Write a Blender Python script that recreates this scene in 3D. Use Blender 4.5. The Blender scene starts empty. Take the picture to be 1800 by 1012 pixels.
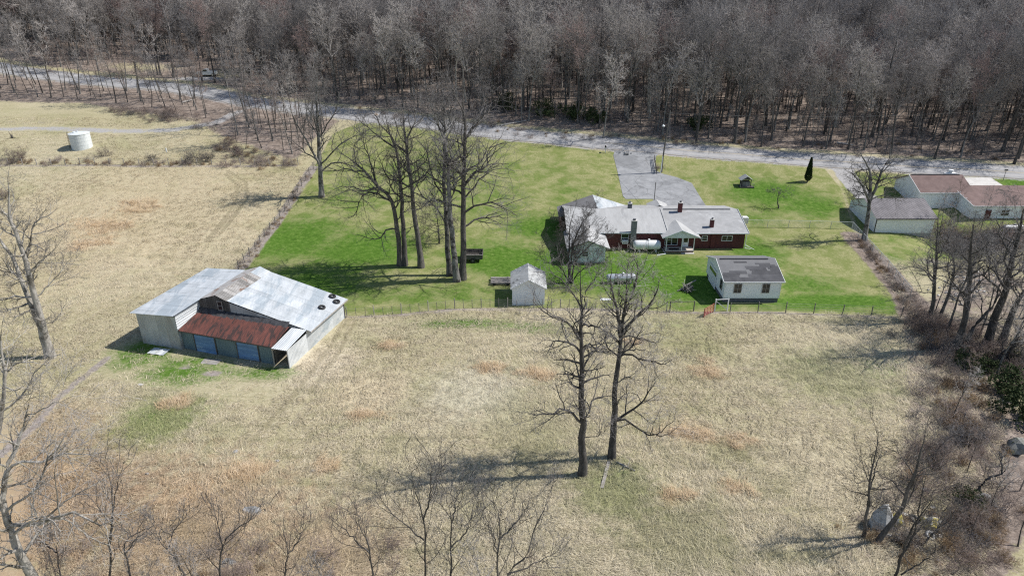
import bpy, math, random
import numpy as np
from mathutils import Vector, Matrix

S = bpy.context.scene
COL = S.collection
R = math.radians
PI = math.pi

# ---------------------------------------------------------------- camera
CAM_H = 40.0
TILT = R(25.0)
cam = bpy.data.cameras.new('camera')
cam.sensor_width = 36.0
cam.lens = 24.0
cam.clip_start = 0.5
cam.clip_end = 2500.0
co = bpy.data.objects.new('camera', cam)
COL.objects.link(co)
co.location = (0, 0, CAM_H)
co.rotation_euler = (PI / 2 - TILT, 0, 0)
S.camera = co

# ---------------------------------------------------------------- sky, sun, exposure
SUN_EL, SUN_AZ = R(49.0), R(7.0)        # sun stands right of the camera and a little beyond the scene
sun_vec = Vector((math.cos(SUN_EL) * math.cos(SUN_AZ), math.cos(SUN_EL) * math.sin(SUN_AZ), math.sin(SUN_EL)))
W = bpy.data.worlds.new('World')
S.world = W
W.use_nodes = True
wn = W.node_tree.nodes
bg = wn.get('Background') or wn.new('ShaderNodeBackground')
sky = wn.new('ShaderNodeTexSky')
sky.sky_type = 'NISHITA'
sky.sun_disc = False
sky.sun_elevation = SUN_EL
sky.sun_rotation = PI / 2 - SUN_AZ
sky.altitude = 400
sky.air_density = 1.0
sky.dust_density = 0.7
sky.ozone_density = 1.0
W.node_tree.links.new(sky.outputs[0], bg.inputs[0])
bg.inputs[1].default_value = 0.112
sl = bpy.data.lights.new('sun', 'SUN')
sl.energy = 4.9
sl.angle = R(0.5)
sl.color = (1.0, 0.96, 0.91)
so = bpy.data.objects.new('sun', sl)
COL.objects.link(so)
so.rotation_euler = (-sun_vec).to_track_quat('-Z', 'Y').to_euler()
S.view_settings.view_transform = 'Standard'
S.view_settings.look = 'None'
S.view_settings.exposure = 0.12
S.view_settings.gamma = 1.0
S.view_settings.use_curve_mapping = False
S.render.engine = 'CYCLES'
S.cycles.max_bounces = 4
S.cycles.use_denoising = False
S.cycles.filter_width = 1.2
S.cycles.sample_clamp_indirect = 4.0
S.cycles.diffuse_bounces = 2
S.cycles.glossy_bounces = 2
S.cycles.transparent_max_bounces = 4

# ---------------------------------------------------------------- terrain and pixel helpers
SLOPE, SY, SW = 0.16, 110.0, 6.0


def gz(x, y):
    """Height of the ground: flat meadow, rising beyond the house to the wooded hillside."""
    x = np.asarray(x, float)
    y = np.asarray(y, float)
    z = SLOPE * SW * np.logaddexp(0, (y - SY) / SW)
    z = z + 0.10 * np.sin(x / 7.3 + 1.1) * np.sin(y / 9.1) + 0.06 * np.sin(x / 3.1 + y / 4.7)
    z = z - 2.9 * np.exp(-(((x - 73) / 6.0) ** 2 + ((y - 103) / 6.0) ** 2))
    far = np.clip((y - 150) / 80, 0, 1)
    z = z + far * (2.5 * np.sin(x / 38.0 + 0.6) + 1.6 * np.sin(y / 21.0 + x / 55.0))
    return z


def gzs(x, y):
    return float(gz(x, y))


_ct, _st = math.cos(TILT), math.sin(TILT)


def _ray(px, py):
    a, b = (px - 900) / 1200.0, (py - 506) / 1200.0
    return np.array([a, _ct - b * _st, -_st - b * _ct])


def G(px, py, h=0.0):
    """World point where the sight line of a photo position meets the ground (raised by h)."""
    d = _ray(px, py)
    ts = np.arange(20, 520, 0.5)
    p = np.array([0, 0, CAM_H])[None] + ts[:, None] * d[None]
    under = p[:, 2] < gz(p[:, 0], p[:, 1]) + h
    i = int(np.argmax(under)) if under.any() else len(ts) - 1
    lo, hi = ts[max(i - 1, 0)], ts[i]
    for _ in range(18):
        m = (lo + hi) / 2
        q = np.array([0, 0, CAM_H]) + m * d
        if q[2] < gzs(q[0], q[1]) + h:
            hi = m
        else:
            lo = m
    q = np.array([0, 0, CAM_H]) + hi * d
    return Vector(q)


def V(px, py, y):
    """World point on the upright plane at distance y."""
    d = _ray(px, py)
    return np.array([0, 0, CAM_H]) + d * (y / d[1])


def ground(x, y, h=0.0):
    return Vector((x, y, gzs(x, y) + h))


# ---------------------------------------------------------------- materials
MATS = {}


def nodes_of(name):
    m = bpy.data.materials.new(name)
    m.use_nodes = True
    n, l = m.node_tree.nodes, m.node_tree.links
    return m, n, l, n['Principled BSDF']


def nz(n, l, scale, detail=4, rough=0.6, vec=None, dist=0.0):
    t = n.new('ShaderNodeTexNoise')
    t.inputs['Scale'].default_value = scale
    t.inputs['Detail'].default_value = detail
    t.inputs['Roughness'].default_value = rough
    t.inputs['Distortion'].default_value = dist
    if vec is not None:
        l.new(vec, t.inputs['Vector'])
    return t.outputs['Fac']


def ramp(n, l, fac, stops):
    r = n.new('ShaderNodeValToRGB')
    e = r.color_ramp.elements
    while len(e) > 1:
        e.remove(e[-1])
    e[0].position = stops[0][0]
    e[0].color = (*stops[0][1], 1) if len(stops[0][1]) == 3 else stops[0][1]
    for p, c in stops[1:]:
        k = e.new(p)
        k.color = (*c, 1)
    l.new(fac, r.inputs[0])
    return r.outputs[0]


def mix(n, l, fac, a, b, mode='MIX'):
    m = n.new('ShaderNodeMix')
    m.data_type = 'RGBA'
    m.blend_type = mode
    for v, i in ((fac, 0), (a, 6), (b, 7)):
        if isinstance(v, (int, float)):
            m.inputs[i].default_value = v
        elif isinstance(v, tuple):
            m.inputs[i].default_value = (*v, 1)
        else:
            l.new(v, m.inputs[i])
    return m.outputs[2]


def mth(n, l, op, a, b=0.0, c=None, clamp=False):
    m = n.new('ShaderNodeMath')
    m.operation = op
    m.use_clamp = clamp
    for v, i in ((a, 0), (b, 1), (c, 2)):
        if v is None:
            continue
        if isinstance(v, (int, float)):
            m.inputs[i].default_value = v
        else:
            l.new(v, m.inputs[i])
    return m.outputs[0]


def smooth(n, l, v, a, b):
    m = n.new('ShaderNodeMapRange')
    m.interpolation_type = 'SMOOTHSTEP'
    m.inputs[1].default_value = a
    m.inputs[2].default_value = b
    l.new(v, m.inputs[0])
    return m.outputs[0]


def bump(n, l, b, h, strength=0.3, dist=0.05):
    k = n.new('ShaderNodeBump')
    k.inputs['Strength'].default_value = strength
    k.inputs['Distance'].default_value = dist
    l.new(h, k.inputs['Height'])
    l.new(k.outputs[0], b.inputs['Normal'])


def worn(name, c1, c2, scale=3.0, rough=0.7, metal=0.0, stretch=None, c3=None, c3at=0.66, bumps=0.0, spec=0.4, vary=0.05):
    """A material of two main tones with a third for stains, in object space."""
    if name in MATS:
        return MATS[name]
    m, n, l, b = nodes_of(name)
    tc = n.new('ShaderNodeNewGeometry')
    mp = n.new('ShaderNodeMapping')
    if stretch:
        mp.inputs['Scale'].default_value = stretch
    l.new(tc.outputs['Position'], mp.inputs[0])
    v = mp.outputs[0]
    f = nz(n, l, scale, 6, 0.65, v)
    col = ramp(n, l, f, [(0.32, c1), (0.68, c2)])
    if c3:
        g = nz(n, l, scale * 0.45, 5, 0.7, v, 0.4)
        col = mix(n, l, smooth(n, l, g, c3at - 0.06, c3at + 0.04), col, c3)
    oi = n.new('ShaderNodeObjectInfo')
    hs = n.new('ShaderNodeHueSaturation')
    l.new(mth(n, l, 'MULTIPLY_ADD', oi.outputs['Random'], 2 * vary, 1 - vary), hs.inputs['Value'])
    l.new(col, hs.inputs['Color'])
    l.new(hs.outputs[0], b.inputs['Base Color'])
    b.inputs['Roughness'].default_value = rough
    b.inputs['Metallic'].default_value = metal
    b.inputs['Specular IOR Level'].default_value = spec
    if bumps:
        bump(n, l, b, nz(n, l, scale * 6, 3, 0.6, v), bumps, 0.02)
    MATS[name] = m
    return m


def bark(name, c1, c2, vary=0.35, c3=None):
    """Bark: each tree a little lighter or darker than the next."""
    m, n, l, b = nodes_of(name)
    tc = n.new('ShaderNodeTexCoord')
    mp = n.new('ShaderNodeMapping')
    mp.inputs['Scale'].default_value = (1, 1, 0.25)
    l.new(tc.outputs['Object'], mp.inputs[0])
    f = nz(n, l, 5.0, 5, 0.7, mp.outputs[0])
    col = ramp(n, l, f, [(0.33, c1), (0.66, c2)])
    if c3:
        f2 = nz(n, l, 0.9, 4, 0.6, tc.outputs['Object'])
        col = mix(n, l, smooth(n, l, f2, 0.48, 0.62), col, c3)
    oi = n.new('ShaderNodeObjectInfo')
    k = mth(n, l, 'MULTIPLY_ADD', oi.outputs['Random'], 2 * vary, 1 - vary)
    hs = n.new('ShaderNodeHueSaturation')
    l.new(k, hs.inputs['Value'])
    l.new(col, hs.inputs['Color'])
    l.new(hs.outputs[0], b.inputs['Base Color'])
    b.inputs['Roughness'].default_value = 0.9
    b.inputs['Specular IOR Level'].default_value = 0.15
    MATS[name] = m
    return m


bark('bark_dark', (0.045, 0.041, 0.037), (0.15, 0.138, 0.127))
bark('bark_grey', (0.10, 0.095, 0.088), (0.25, 0.24, 0.225), .3, (0.055, 0.05, 0.046))
bark('bark_pale', (0.26, 0.24, 0.21), (0.52, 0.49, 0.44), 0.1, (0.17, 0.155, 0.13))
bark('twig_dark', (0.07, 0.063, 0.058), (0.155, 0.143, 0.135))
bark('twig_grey', (0.15, 0.14, 0.135), (0.27, 0.255, 0.25), 0.3)
bark('twig_wood', (0.235, 0.214, 0.198), (0.48, 0.445, 0.418), 0.40)
bark('twig_red', (0.19, 0.148, 0.128), (0.34, 0.268, 0.235), 0.3)
bark('twig_rose', (0.22, 0.165, 0.15), (0.40, 0.30, 0.275), 0.3)
bark('twig_pale', (0.33, 0.30, 0.28), (0.55, 0.52, 0.48), 0.15)
bark('bramble', (0.19, 0.158, 0.138), (0.40, 0.338, 0.298), 0.35)
bark('dead_weed', (0.22, 0.15, 0.09), (0.40, 0.29, 0.18), 0.3)
bark('leaf_dark', (0.028, 0.042, 0.016), (0.075, 0.105, 0.042), 0.35)
bark('leaf_cypress', (0.018, 0.032, 0.012), (0.05, 0.075, 0.028), 0.1)


RUSSET = []
ZONES = []


def dry_colours(n, l, pos, tones):
    """Straw, tan, olive and russet tones of a winter meadow, placed by world position."""
    mp = n.new('ShaderNodeMapping')
    mp.inputs['Rotation'].default_value = (0, 0, 0.9)
    mp.inputs['Scale'].default_value = (1.0, 2.6, 1.0)
    l.new(pos, mp.inputs[0])
    st = nz(n, l, 2.6, 6, 0.78, mp.outputs[0], 0.6)
    base = ramp(n, l, st, tones)
    ol = nz(n, l, 0.16, 5, 0.62, pos, 0.5)
    base = mix(n, l, mth(n, l, 'MULTIPLY', smooth(n, l, ol, 0.48, 0.68), 0.50), base, (0.30, 0.295, 0.14))
    ol2 = nz(n, l, 0.55, 4, 0.6, pos, 0.3)
    base = mix(n, l, mth(n, l, 'MULTIPLY', smooth(n, l, ol2, 0.52, 0.75), 0.35), base, (0.27, 0.265, 0.14))
    big = nz(n, l, 0.035, 3, 0.5, pos, 0.3)
    base = mix(n, l, mth(n, l, 'MULTIPLY', smooth(n, l, big, 0.35, 0.65), 0.30), base, (0.62, 0.55, 0.42), 'MIX')
    sw = n.new('ShaderNodeMapping')
    sw.inputs['Rotation'].default_value = (0, 0, -1.05)
    sw.inputs['Scale'].default_value = (0.05, 0.75, 1.0)
    l.new(pos, sw.inputs[0])
    base = mix(n, l, mth(n, l, 'MULTIPLY', smooth(n, l, nz(n, l, 1.0, 3, 0.6, sw.outputs[0], 0.2), 0.52, 0.68), 0.35), base, (0.25, 0.235, 0.125))
    og = nz(n, l, 0.9, 5, 0.7, pos, 0.5)
    for x, y, q, cz, st_ in ZONES:
        d = n.new('ShaderNodeVectorMath')
        d.operation = 'DISTANCE'
        d.inputs[1].default_value = (x, y, gzs(x, y))
        l.new(pos, d.inputs[0])
        v = mth(n, l, 'ADD', mth(n, l, 'SUBTRACT', 1.0, mth(n, l, 'DIVIDE', d.outputs['Value'], q)), mth(n, l, 'MULTIPLY', mth(n, l, 'SUBTRACT', og, 0.5), 1.6))
        base = mix(n, l, mth(n, l, 'MULTIPLY', smooth(n, l, v, 0.05, 0.75), min(0.8, st_ * 1.35)), base, cz)
    tot = None
    for x, y, q in RUSSET:
        d = n.new('ShaderNodeVectorMath')
        d.operation = 'DISTANCE'
        d.inputs[1].default_value = (x, y, gzs(x, y))
        l.new(pos, d.inputs[0])
        v = mth(n, l, 'SUBTRACT', 1.0, mth(n, l, 'DIVIDE', d.outputs['Value'], q))
        tot = v if tot is None else mth(n, l, 'MAXIMUM', tot, v)
    tot = mth(n, l, 'ADD', mth(n, l, 'MAXIMUM', tot, -0.3), mth(n, l, 'MULTIPLY', mth(n, l, 'SUBTRACT', og, 0.5), 1.8))
    base = mix(n, l, mth(n, l, 'MULTIPLY', smooth(n, l, tot, 0.0, 1.0), 0.30), base, (0.58, 0.405, 0.245))
    return base


RUSSET += [(*G(a, b)[:2], q) for a, b, q in [(1215, 760, 3.2), (1290, 775, 1.8), (640, 725, 2.2), (690, 605, 2.0), (860, 650, 2.0), (565, 820, 1.6), (1245, 652, 2.6), (1108, 602, 1.6), (190, 395, 7), (245, 362, 5), (150, 430, 4), (1180, 880, 1.6), (950, 655, 2.5),
                                             (310, 710, 2.2), (430, 830, 2.6), (120, 830, 2.2), (330, 880, 2.6), (1290, 860, 1.5), (60, 900, 2.5)]]
ZONES += [(*G(a, b)[:2], q, cz, st_) for a, b, q, cz, st_ in [
    (230, 380, 42, (0.58, 0.47, 0.32), 0.30),
    (60, 900, 15, (0.40, 0.28, 0.185), 0.55), (330, 930, 13, (0.43, 0.31, 0.20), 0.5), (560, 1000, 10, (0.45, 0.335, 0.22), 0.45), (60, 760, 9, (0.42, 0.31, 0.20), 0.4),
    (560, 640, 7, (0.66, 0.575, 0.44), 0.5), (640, 690, 6, (0.64, 0.54, 0.38), 0.4), (830, 690, 8, (0.60, 0.56, 0.44), 0.4), (1450, 820, 8, (0.66, 0.58, 0.42), 0.4), (1080, 860, 6, (0.24, 0.26, 0.11), 0.5), (1450, 660, 9, (0.27, 0.28, 0.13), 0.4),
    (1180, 940, 7, (0.27, 0.27, 0.13), 0.35), (280, 740, 6, (0.25, 0.28, 0.11), 0.6), (1200, 590, 8, (0.28, 0.28, 0.13), 0.35), (930, 750, 8, (0.30, 0.29, 0.15), 0.3)]]
UNDER = [(0.25, (0.19, 0.175, 0.085)), (0.42, (0.32, 0.285, 0.16)), (0.56, (0.43, 0.385, 0.245)), (0.72, (0.57, 0.515, 0.37))]
STRAW = [(0.25, (0.40, 0.335, 0.21)), (0.42, (0.545, 0.467, 0.315)), (0.56, (0.655, 0.572, 0.415)), (0.72, (0.79, 0.72, 0.58))]


def ground_material():
    m, n, l, b = nodes_of('meadow_ground')
    g = n.new('ShaderNodeNewGeometry')
    pos = g.outputs['Position']

    def at(nm):
        a = n.new('ShaderNodeAttribute')
        a.attribute_name = nm
        return a.outputs['Fac']
    col = dry_colours(n, l, pos, UNDER)
    rag = nz(n, l, 0.35, 6, 0.68, pos, 0.4)
    fine = nz(n, l, 3.0, 5, 0.75, pos, 0.3)
    rr = mth(n, l, 'ADD', mth(n, l, 'MULTIPLY', mth(n, l, 'SUBTRACT', rag, 0.5), 0.8), mth(n, l, 'MULTIPLY', mth(n, l, 'SUBTRACT', fine, 0.5), 0.95))
    # mown grass: sward of several greens with straw showing through
    gr = ramp(n, l, nz(n, l, 1.6, 6, 0.75, pos, 0.2), [(0.28, (0.042, 0.088, 0.011)), (0.5, (0.080, 0.165, 0.020)), (0.76, (0.195, 0.27, 0.068))])
    lawn = smooth(n, l, mth(n, l, 'ADD', at('lawn'), rr), 0.27, 0.86)
    cut = mix(n, l, smooth(n, l, fine, 0.35, 0.65), (0.215, 0.225, 0.085), (0.36, 0.345, 0.175))
    short = smooth(n, l, at('mown'), 0.35, 0.65)
    col = mix(n, l, short, col, mix(n, l, smooth(n, l, rag, 0.4, 0.62), cut, (0.19, 0.22, 0.07)))
    col = mix(n, l, lawn, col, gr)
    lit = smooth(n, l, mth(n, l, 'ADD', at('litter'), rr), 0.35, 0.65)
    lc = ramp(n, l, nz(n, l, 0.9, 7, 0.8, pos, 0.5), [(0.30, (0.11, 0.087, 0.072)), (0.5, (0.235, 0.19, 0.158)), (0.70, (0.46, 0.385, 0.325))])
    col = mix(n, l, lit, col, lc)
    dt = smooth(n, l, mth(n, l, 'ADD', at('bare'), rr), 0.40, 0.72)
    dc = ramp(n, l, nz(n, l, 2.2, 6, 0.75, pos), [(0.3, (0.20, 0.165, 0.14)), (0.7, (0.40, 0.36, 0.33))])
    col = mix(n, l, dt, col, dc)
    gv = smooth(n, l, mth(n, l, 'ADD', at('gravel'), rr), 0.38, 0.70)
    gc = ramp(n, l, nz(n, l, 4.0, 5, 0.8, pos), [(0.3, (0.26, 0.25, 0.24)), (0.7, (0.50, 0.49, 0.48))])
    col = mix(n, l, gv, col, gc)
    tr = smooth(n, l, mth(n, l, 'ADD', at('track'), mth(n, l, 'MULTIPLY', rr, 0.5)), 0.45, 0.8)
    col = mix(n, l, mth(n, l, 'MULTIPLY', tr, 0.5), col, (0.17, 0.145, 0.085))
    l.new(col, b.inputs['Base Color'])
    b.inputs['Roughness'].default_value = 0.95
    b.inputs['Specular IOR Level'].default_value = 0.1
    h = mth(n, l, 'ADD', fine, mth(n, l, 'MULTIPLY', rag, 0.8))
    bump(n, l, b, h, 0.55, 0.16)
    return m


def blade_material():
    m, n, l, b = nodes_of('straw_blades')
    g = n.new('ShaderNodeNewGeometry')
    c = dry_colours(n, l, g.outputs['Position'], STRAW)
    oi = n.new('ShaderNodeObjectInfo')
    k = mth(n, l, 'MULTIPLY_ADD', oi.outputs['Random'], 0.6, 0.70)
    hs = n.new('ShaderNodeHueSaturation')
    l.new(k, hs.inputs['Value'])
    l.new(c, hs.inputs['Color'])
    l.new(hs.outputs[0], b.inputs['Base Color'])
    b.inputs['Roughness'].default_value = 0.8
    b.inputs['Specular IOR Level'].default_value = 0.2
    return m


MATS['ground'] = ground_material()
MATS['straw'] = blade_material()
worn('asphalt', (0.235, 0.235, 0.24), (0.33, 0.33, 0.335), 0.8, 0.9, c3=(0.42, 0.41, 0.40), c3at=0.6, bumps=0.3)
worn('drive', (0.215, 0.22, 0.225), (0.33, 0.335, 0.34), 0.5, 0.9, c3=(0.16, 0.16, 0.16), c3at=0.64, bumps=0.3)
worn('verge', (0.24, 0.215, 0.18), (0.40, 0.37, 0.33), 1.2, 0.95, bumps=0.5)
worn('yellow_paint', (0.50, 0.40, 0.22), (0.42, 0.36, 0.26), 2.0)
worn('white_paint', (0.72, 0.74, 0.74), (0.82, 0.83, 0.82), 2.0, 0.6)
worn('white_siding', (0.83, 0.85, 0.86), (0.88, 0.89, 0.895), 0.8, 0.55, c3=(0.74, 0.76, 0.76), c3at=0.66)
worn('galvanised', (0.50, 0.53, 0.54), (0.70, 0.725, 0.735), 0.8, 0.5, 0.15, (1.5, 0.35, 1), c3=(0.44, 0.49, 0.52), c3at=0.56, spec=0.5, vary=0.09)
worn('galvanised_dull', (0.36, 0.38, 0.385), (0.52, 0.54, 0.54), 0.5, 0.55, 0.15, (1, 1, 0.3), c3=(0.33, 0.33, 0.32), c3at=0.6, vary=0.12)
worn('old_sheet', (0.26, 0.245, 0.225), (0.42, 0.405, 0.385), 1.4, 0.7, 0.1, c3=(0.20, 0.12, 0.085), c3at=0.6, vary=0.38)
worn('rust_sheet', (0.072, 0.030, 0.025), (0.155, 0.055, 0.041), 2.2, 0.85, 0.0, (2.2, 0.35, 1), c3=(0.04, 0.026, 0.024), c3at=0.55, vary=0.14)
worn('teal_steel', (0.115, 0.175, 0.20), (0.17, 0.24, 0.27), 0.9, 0.55, 0.0, (1, 1, 0.3), c3=(0.10, 0.14, 0.15))
worn('blue_steel', (0.09, 0.19, 0.37), (0.15, 0.28, 0.48), 1.6, 0.55, 0.0, (0.4, 0.4, 2.5), c3=(0.26, 0.38, 0.50), c3at=0.58, vary=0.18)
worn('dark_wood', (0.075, 0.068, 0.062), (0.15, 0.138, 0.125), 2.0, 0.9, 0.0, (1, 1, 0.3), vary=0.25)
worn('grey_wood', (0.22, 0.20, 0.18), (0.40, 0.375, 0.345), 3.0, 0.9, 0.0, (1, 1, 0.3), vary=0.2)
worn('tar', (0.03, 0.03, 0.032), (0.085, 0.085, 0.09), 2.5, 0.7, bumps=0.6)
worn('rubber', (0.018, 0.018, 0.018), (0.035, 0.035, 0.035), 3.0, 0.7)
worn('shingle_grey', (0.30, 0.30, 0.297), (0.40, 0.40, 0.396), 0.7, 0.9, c3=(0.45, 0.45, 0.445), c3at=0.6, bumps=0.4)
worn('shingle_pale', (0.36, 0.36, 0.352), (0.47, 0.47, 0.46), 0.8, 0.9, 0.0, (1.6, .35, 1), c3=(0.33, 0.33, 0.325), c3at=0.62, bumps=0.4)
worn('shingle_shaded', (0.13, 0.125, 0.125), (0.20, 0.195, 0.195), 1.0, 0.9, bumps=0.4)  # dark tone paints in shade on the rear wing's left slope
worn('shingle_shed', (0.31, 0.315, 0.31), (0.48, 0.49, 0.48), 1.3, 0.9, c3=(0.12, 0.12, 0.12), c3at=0.64, bumps=0.4)
worn('shingle_brown', (0.145, 0.098, 0.088), (0.215, 0.15, 0.135), 0.8, 0.9, c3=(0.17, 0.10, 0.088), c3at=0.66, bumps=0.4)
worn('shingle_worn', (0.15, 0.15, 0.153), (0.20, 0.20, 0.203), 0.7, 0.9, bumps=0.4)
worn('shingle_new', (0.06, 0.06, 0.065), (0.10, 0.10, 0.105), 1.2, 0.9, bumps=0.4, vary=0.15)
worn('brown_metal', (0.15, 0.138, 0.142), (0.24, 0.222, 0.228), 0.9, 0.5, 0.1)
worn('block', (0.30, 0.30, 0.30), (0.42, 0.42, 0.41), 2.5, 0.9, bumps=0.3)
worn('block_shaded', (0.15, 0.15, 0.148), (0.23, 0.23, 0.225), 2.5, 0.9, bumps=0.3)  # block darkened so the front chimney carries its shade in the colour
worn('block_dark', (0.10, 0.105, 0.115), (0.17, 0.175, 0.185), 2.5, 0.9, bumps=0.3)
worn('concrete', (0.50, 0.48, 0.45), (0.64, 0.62, 0.58), 1.2, 0.9, bumps=0.2)
worn('slab', (0.24, 0.225, 0.205), (0.36, 0.345, 0.32), 1.5, 0.95, bumps=0.3)
worn('deck', (0.46, 0.40, 0.35), (0.60, 0.53, 0.47), 2.0, 0.8)
worn('tank_white', (0.74, 0.76, 0.76), (0.84, 0.85, 0.85), 1.2, 0.4, c3=(0.55, 0.50, 0.45), c3at=0.72)
worn('tank_silver', (0.42, 0.45, 0.48), (0.60, 0.63, 0.66), 1.5, 0.35, 0.4)
worn('tank_pale', (0.60, 0.64, 0.64), (0.72, 0.75, 0.75), 0.9, 0.6, 0.0, (1, 1, 0.25), c3=(0.50, 0.54, 0.54), c3at=0.66)
worn('red_paint', (0.28, 0.05, 0.045), (0.40, 0.09, 0.075), 3.0, 0.6)
worn('rock', (0.22, 0.217, 0.21), (0.46, 0.45, 0.435), 3.2, 0.9, c3=(0.13, 0.13, 0.12), c3at=0.54, bumps=1.0)
worn('rock_moss', (0.13, 0.13, 0.11), (0.30, 0.295, 0.27), 3.0, 0.95, c3=(0.10, 0.115, 0.06), c3at=0.55, bumps=1.0)
worn('rock_pale', (0.40, 0.395, 0.38), (0.62, 0.61, 0.58), 1.8, 0.9, c3=(0.27, 0.265, 0.25), c3at=0.58, bumps=1.0)
worn('rock_lichen', (0.36, 0.30, 0.06), (0.50, 0.43, 0.12), 3.0, 0.95, c3=(0.42, 0.41, 0.39), c3at=0.55, bumps=0.8)
worn('steel_post', (0.13, 0.12, 0.115), (0.22, 0.20, 0.19), 3.0, 0.7)
worn('wire', (0.20, 0.19, 0.185), (0.30, 0.29, 0.28), 3.0, 0.5)
worn('chain_wire', (0.42, 0.45, 0.45), (0.55, 0.58, 0.58), 3.0, 0.5)
worn('black_paint', (0.012, 0.012, 0.013), (0.03, 0.03, 0.03), 3.0, 0.5)
worn('truck_paint', (0.72, 0.75, 0.76), (0.80, 0.82, 0.83), 1.0, 0.3, 0.3)
worn('chrome', (0.65, 0.65, 0.65), (0.75, 0.75, 0.75), 2.0, 0.25, 0.8)
worn('curtain', (0.40, 0.40, 0.40), (0.55, 0.55, 0.55), 3.0)


def brick_mat(name, c1, c2, mortar):
    m, n, l, b = nodes_of(name)
    tc = n.new('ShaderNodeTexCoord')
    sx = n.new('ShaderNodeSeparateXYZ')
    l.new(tc.outputs['Object'], sx.inputs[0])
    cx = n.new('ShaderNodeCombineXYZ')
    l.new(mth(n, l, 'ADD', sx.outputs[0], sx.outputs[1]), cx.inputs[0])
    l.new(sx.outputs[2], cx.inputs[1])
    t = n.new('ShaderNodeTexBrick')
    t.inputs['Scale'].default_value = 1.0
    t.inputs['Brick Width'].default_value = 0.21
    t.inputs['Row Height'].default_value = 0.075
    t.inputs['Mortar Size'].default_value = 0.006
    t.inputs['Color1'].default_value = (*c1, 1)
    t.inputs['Color2'].default_value = (*c2, 1)
    t.inputs['Mortar'].default_value = (*mortar, 1)
    l.new(cx.outputs[0], t.inputs[0])
    f = nz(n, l, 0.9, 5, 0.7, tc.outputs['Object'])
    l.new(mix(n, l, mth(n, l, 'MULTIPLY', smooth(n, l, f, 0.5, 0.7), 0.4), t.outputs[0], (0.05, 0.022, 0.02)), b.inputs['Base Color'])
    b.inputs['Roughness'].default_value = 0.9
    bump(n, l, b, t.outputs['Fac'], -0.3, 0.01)
    MATS[name] = m


brick_mat('brick', (0.135, 0.030, 0.028), (0.085, 0.022, 0.022), (0.13, 0.07, 0.065))


def paved(name, c1, c2, crack, road=False):
    """Old asphalt: bleached, patched and cracked; wheel tracks run along the road."""
    m, n, l, b = nodes_of(name)
    pos = n.new('ShaderNodeNewGeometry').outputs['Position']
    col = ramp(n, l, nz(n, l, 0.7, 7, 0.75, pos, 0.4), [(0.3, c1), (0.7, c2)])
    pat = nz(n, l, 0.16, 3, 0.5, pos, 0.2)
    col = mix(n, l, mth(n, l, 'MULTIPLY', smooth(n, l, pat, 0.54, 0.60), 0.45), col, tuple(v * .72 for v in c1))
    vo = n.new('ShaderNodeTexVoronoi')
    vo.feature = 'DISTANCE_TO_EDGE'
    vo.inputs['Scale'].default_value = 0.22
    wp = n.new('ShaderNodeVectorMath')
    wp.operation = 'MULTIPLY_ADD'
    t = n.new('ShaderNodeTexNoise')
    t.inputs['Scale'].default_value = 0.6
    l.new(pos, t.inputs['Vector'])
    l.new(t.outputs['Color'], wp.inputs[0])
    wp.inputs[1].default_value = (2.2, 2.2, 0)
    l.new(pos, wp.inputs[2])
    l.new(wp.outputs[0], vo.inputs['Vector'])
    ck = mth(n, l, 'SUBTRACT', 1.0, smooth(n, l, vo.outputs['Distance'], 0.004, 0.022))
    col = mix(n, l, mth(n, l, 'MULTIPLY', ck, crack), col, (0.10, 0.10, 0.10))
    if road:
        a = n.new('ShaderNodeAttribute')
        a.attribute_name = 'across'
        q = mth(n, l, 'ABSOLUTE', mth(n, l, 'SUBTRACT', mth(n, l, 'ABSOLUTE', a.outputs['Fac']), 0.48))
        tk = mth(n, l, 'SUBTRACT', 1.0, smooth(n, l, q, 0.05, 0.26))
        col = mix(n, l, mth(n, l, 'MULTIPLY', tk, 0.5), col, (0.46, 0.45, 0.44))
        ed = smooth(n, l, mth(n, l, 'ADD', mth(n, l, 'ABSOLUTE', a.outputs['Fac']), mth(n, l, 'MULTIPLY', mth(n, l, 'SUBTRACT', nz(n, l, 0.8, 4, 0.7, pos), 0.5), 0.5)), 0.84, 0.98)
        col = mix(n, l, mth(n, l, 'MULTIPLY', ed, 0.8), col, (0.30, 0.27, 0.23))
    l.new(col, b.inputs['Base Color'])
    b.inputs['Roughness'].default_value = 0.92
    b.inputs['Specular IOR Level'].default_value = 0.2
    bump(n, l, b, nz(n, l, 6.0, 4, 0.7, pos), 0.3, 0.02)
    MATS[name] = m


paved('asphalt', (0.26, 0.26, 0.265), (0.40, 0.395, 0.39), 0.35, True)
paved('drive', (0.22, 0.225, 0.23), (0.37, 0.375, 0.38), 0.42)


def glass_mat():
    m, n, l, b = nodes_of('window_glass')
    b.inputs['Base Color'].default_value = (0.02, 0.024, 0.028, 1)
    b.inputs['Roughness'].default_value = 0.08
    b.inputs['Specular IOR Level'].default_value = 0.6
    tc = n.new('ShaderNodeTexCoord')
    bump(n, l, b, nz(n, l, 2.0, 2, 0.5, tc.outputs['Object']), 0.05, 0.02)
    MATS['glass'] = m


glass_mat()

# ---------------------------------------------------------------- mesh helpers
OFF = {}


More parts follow.
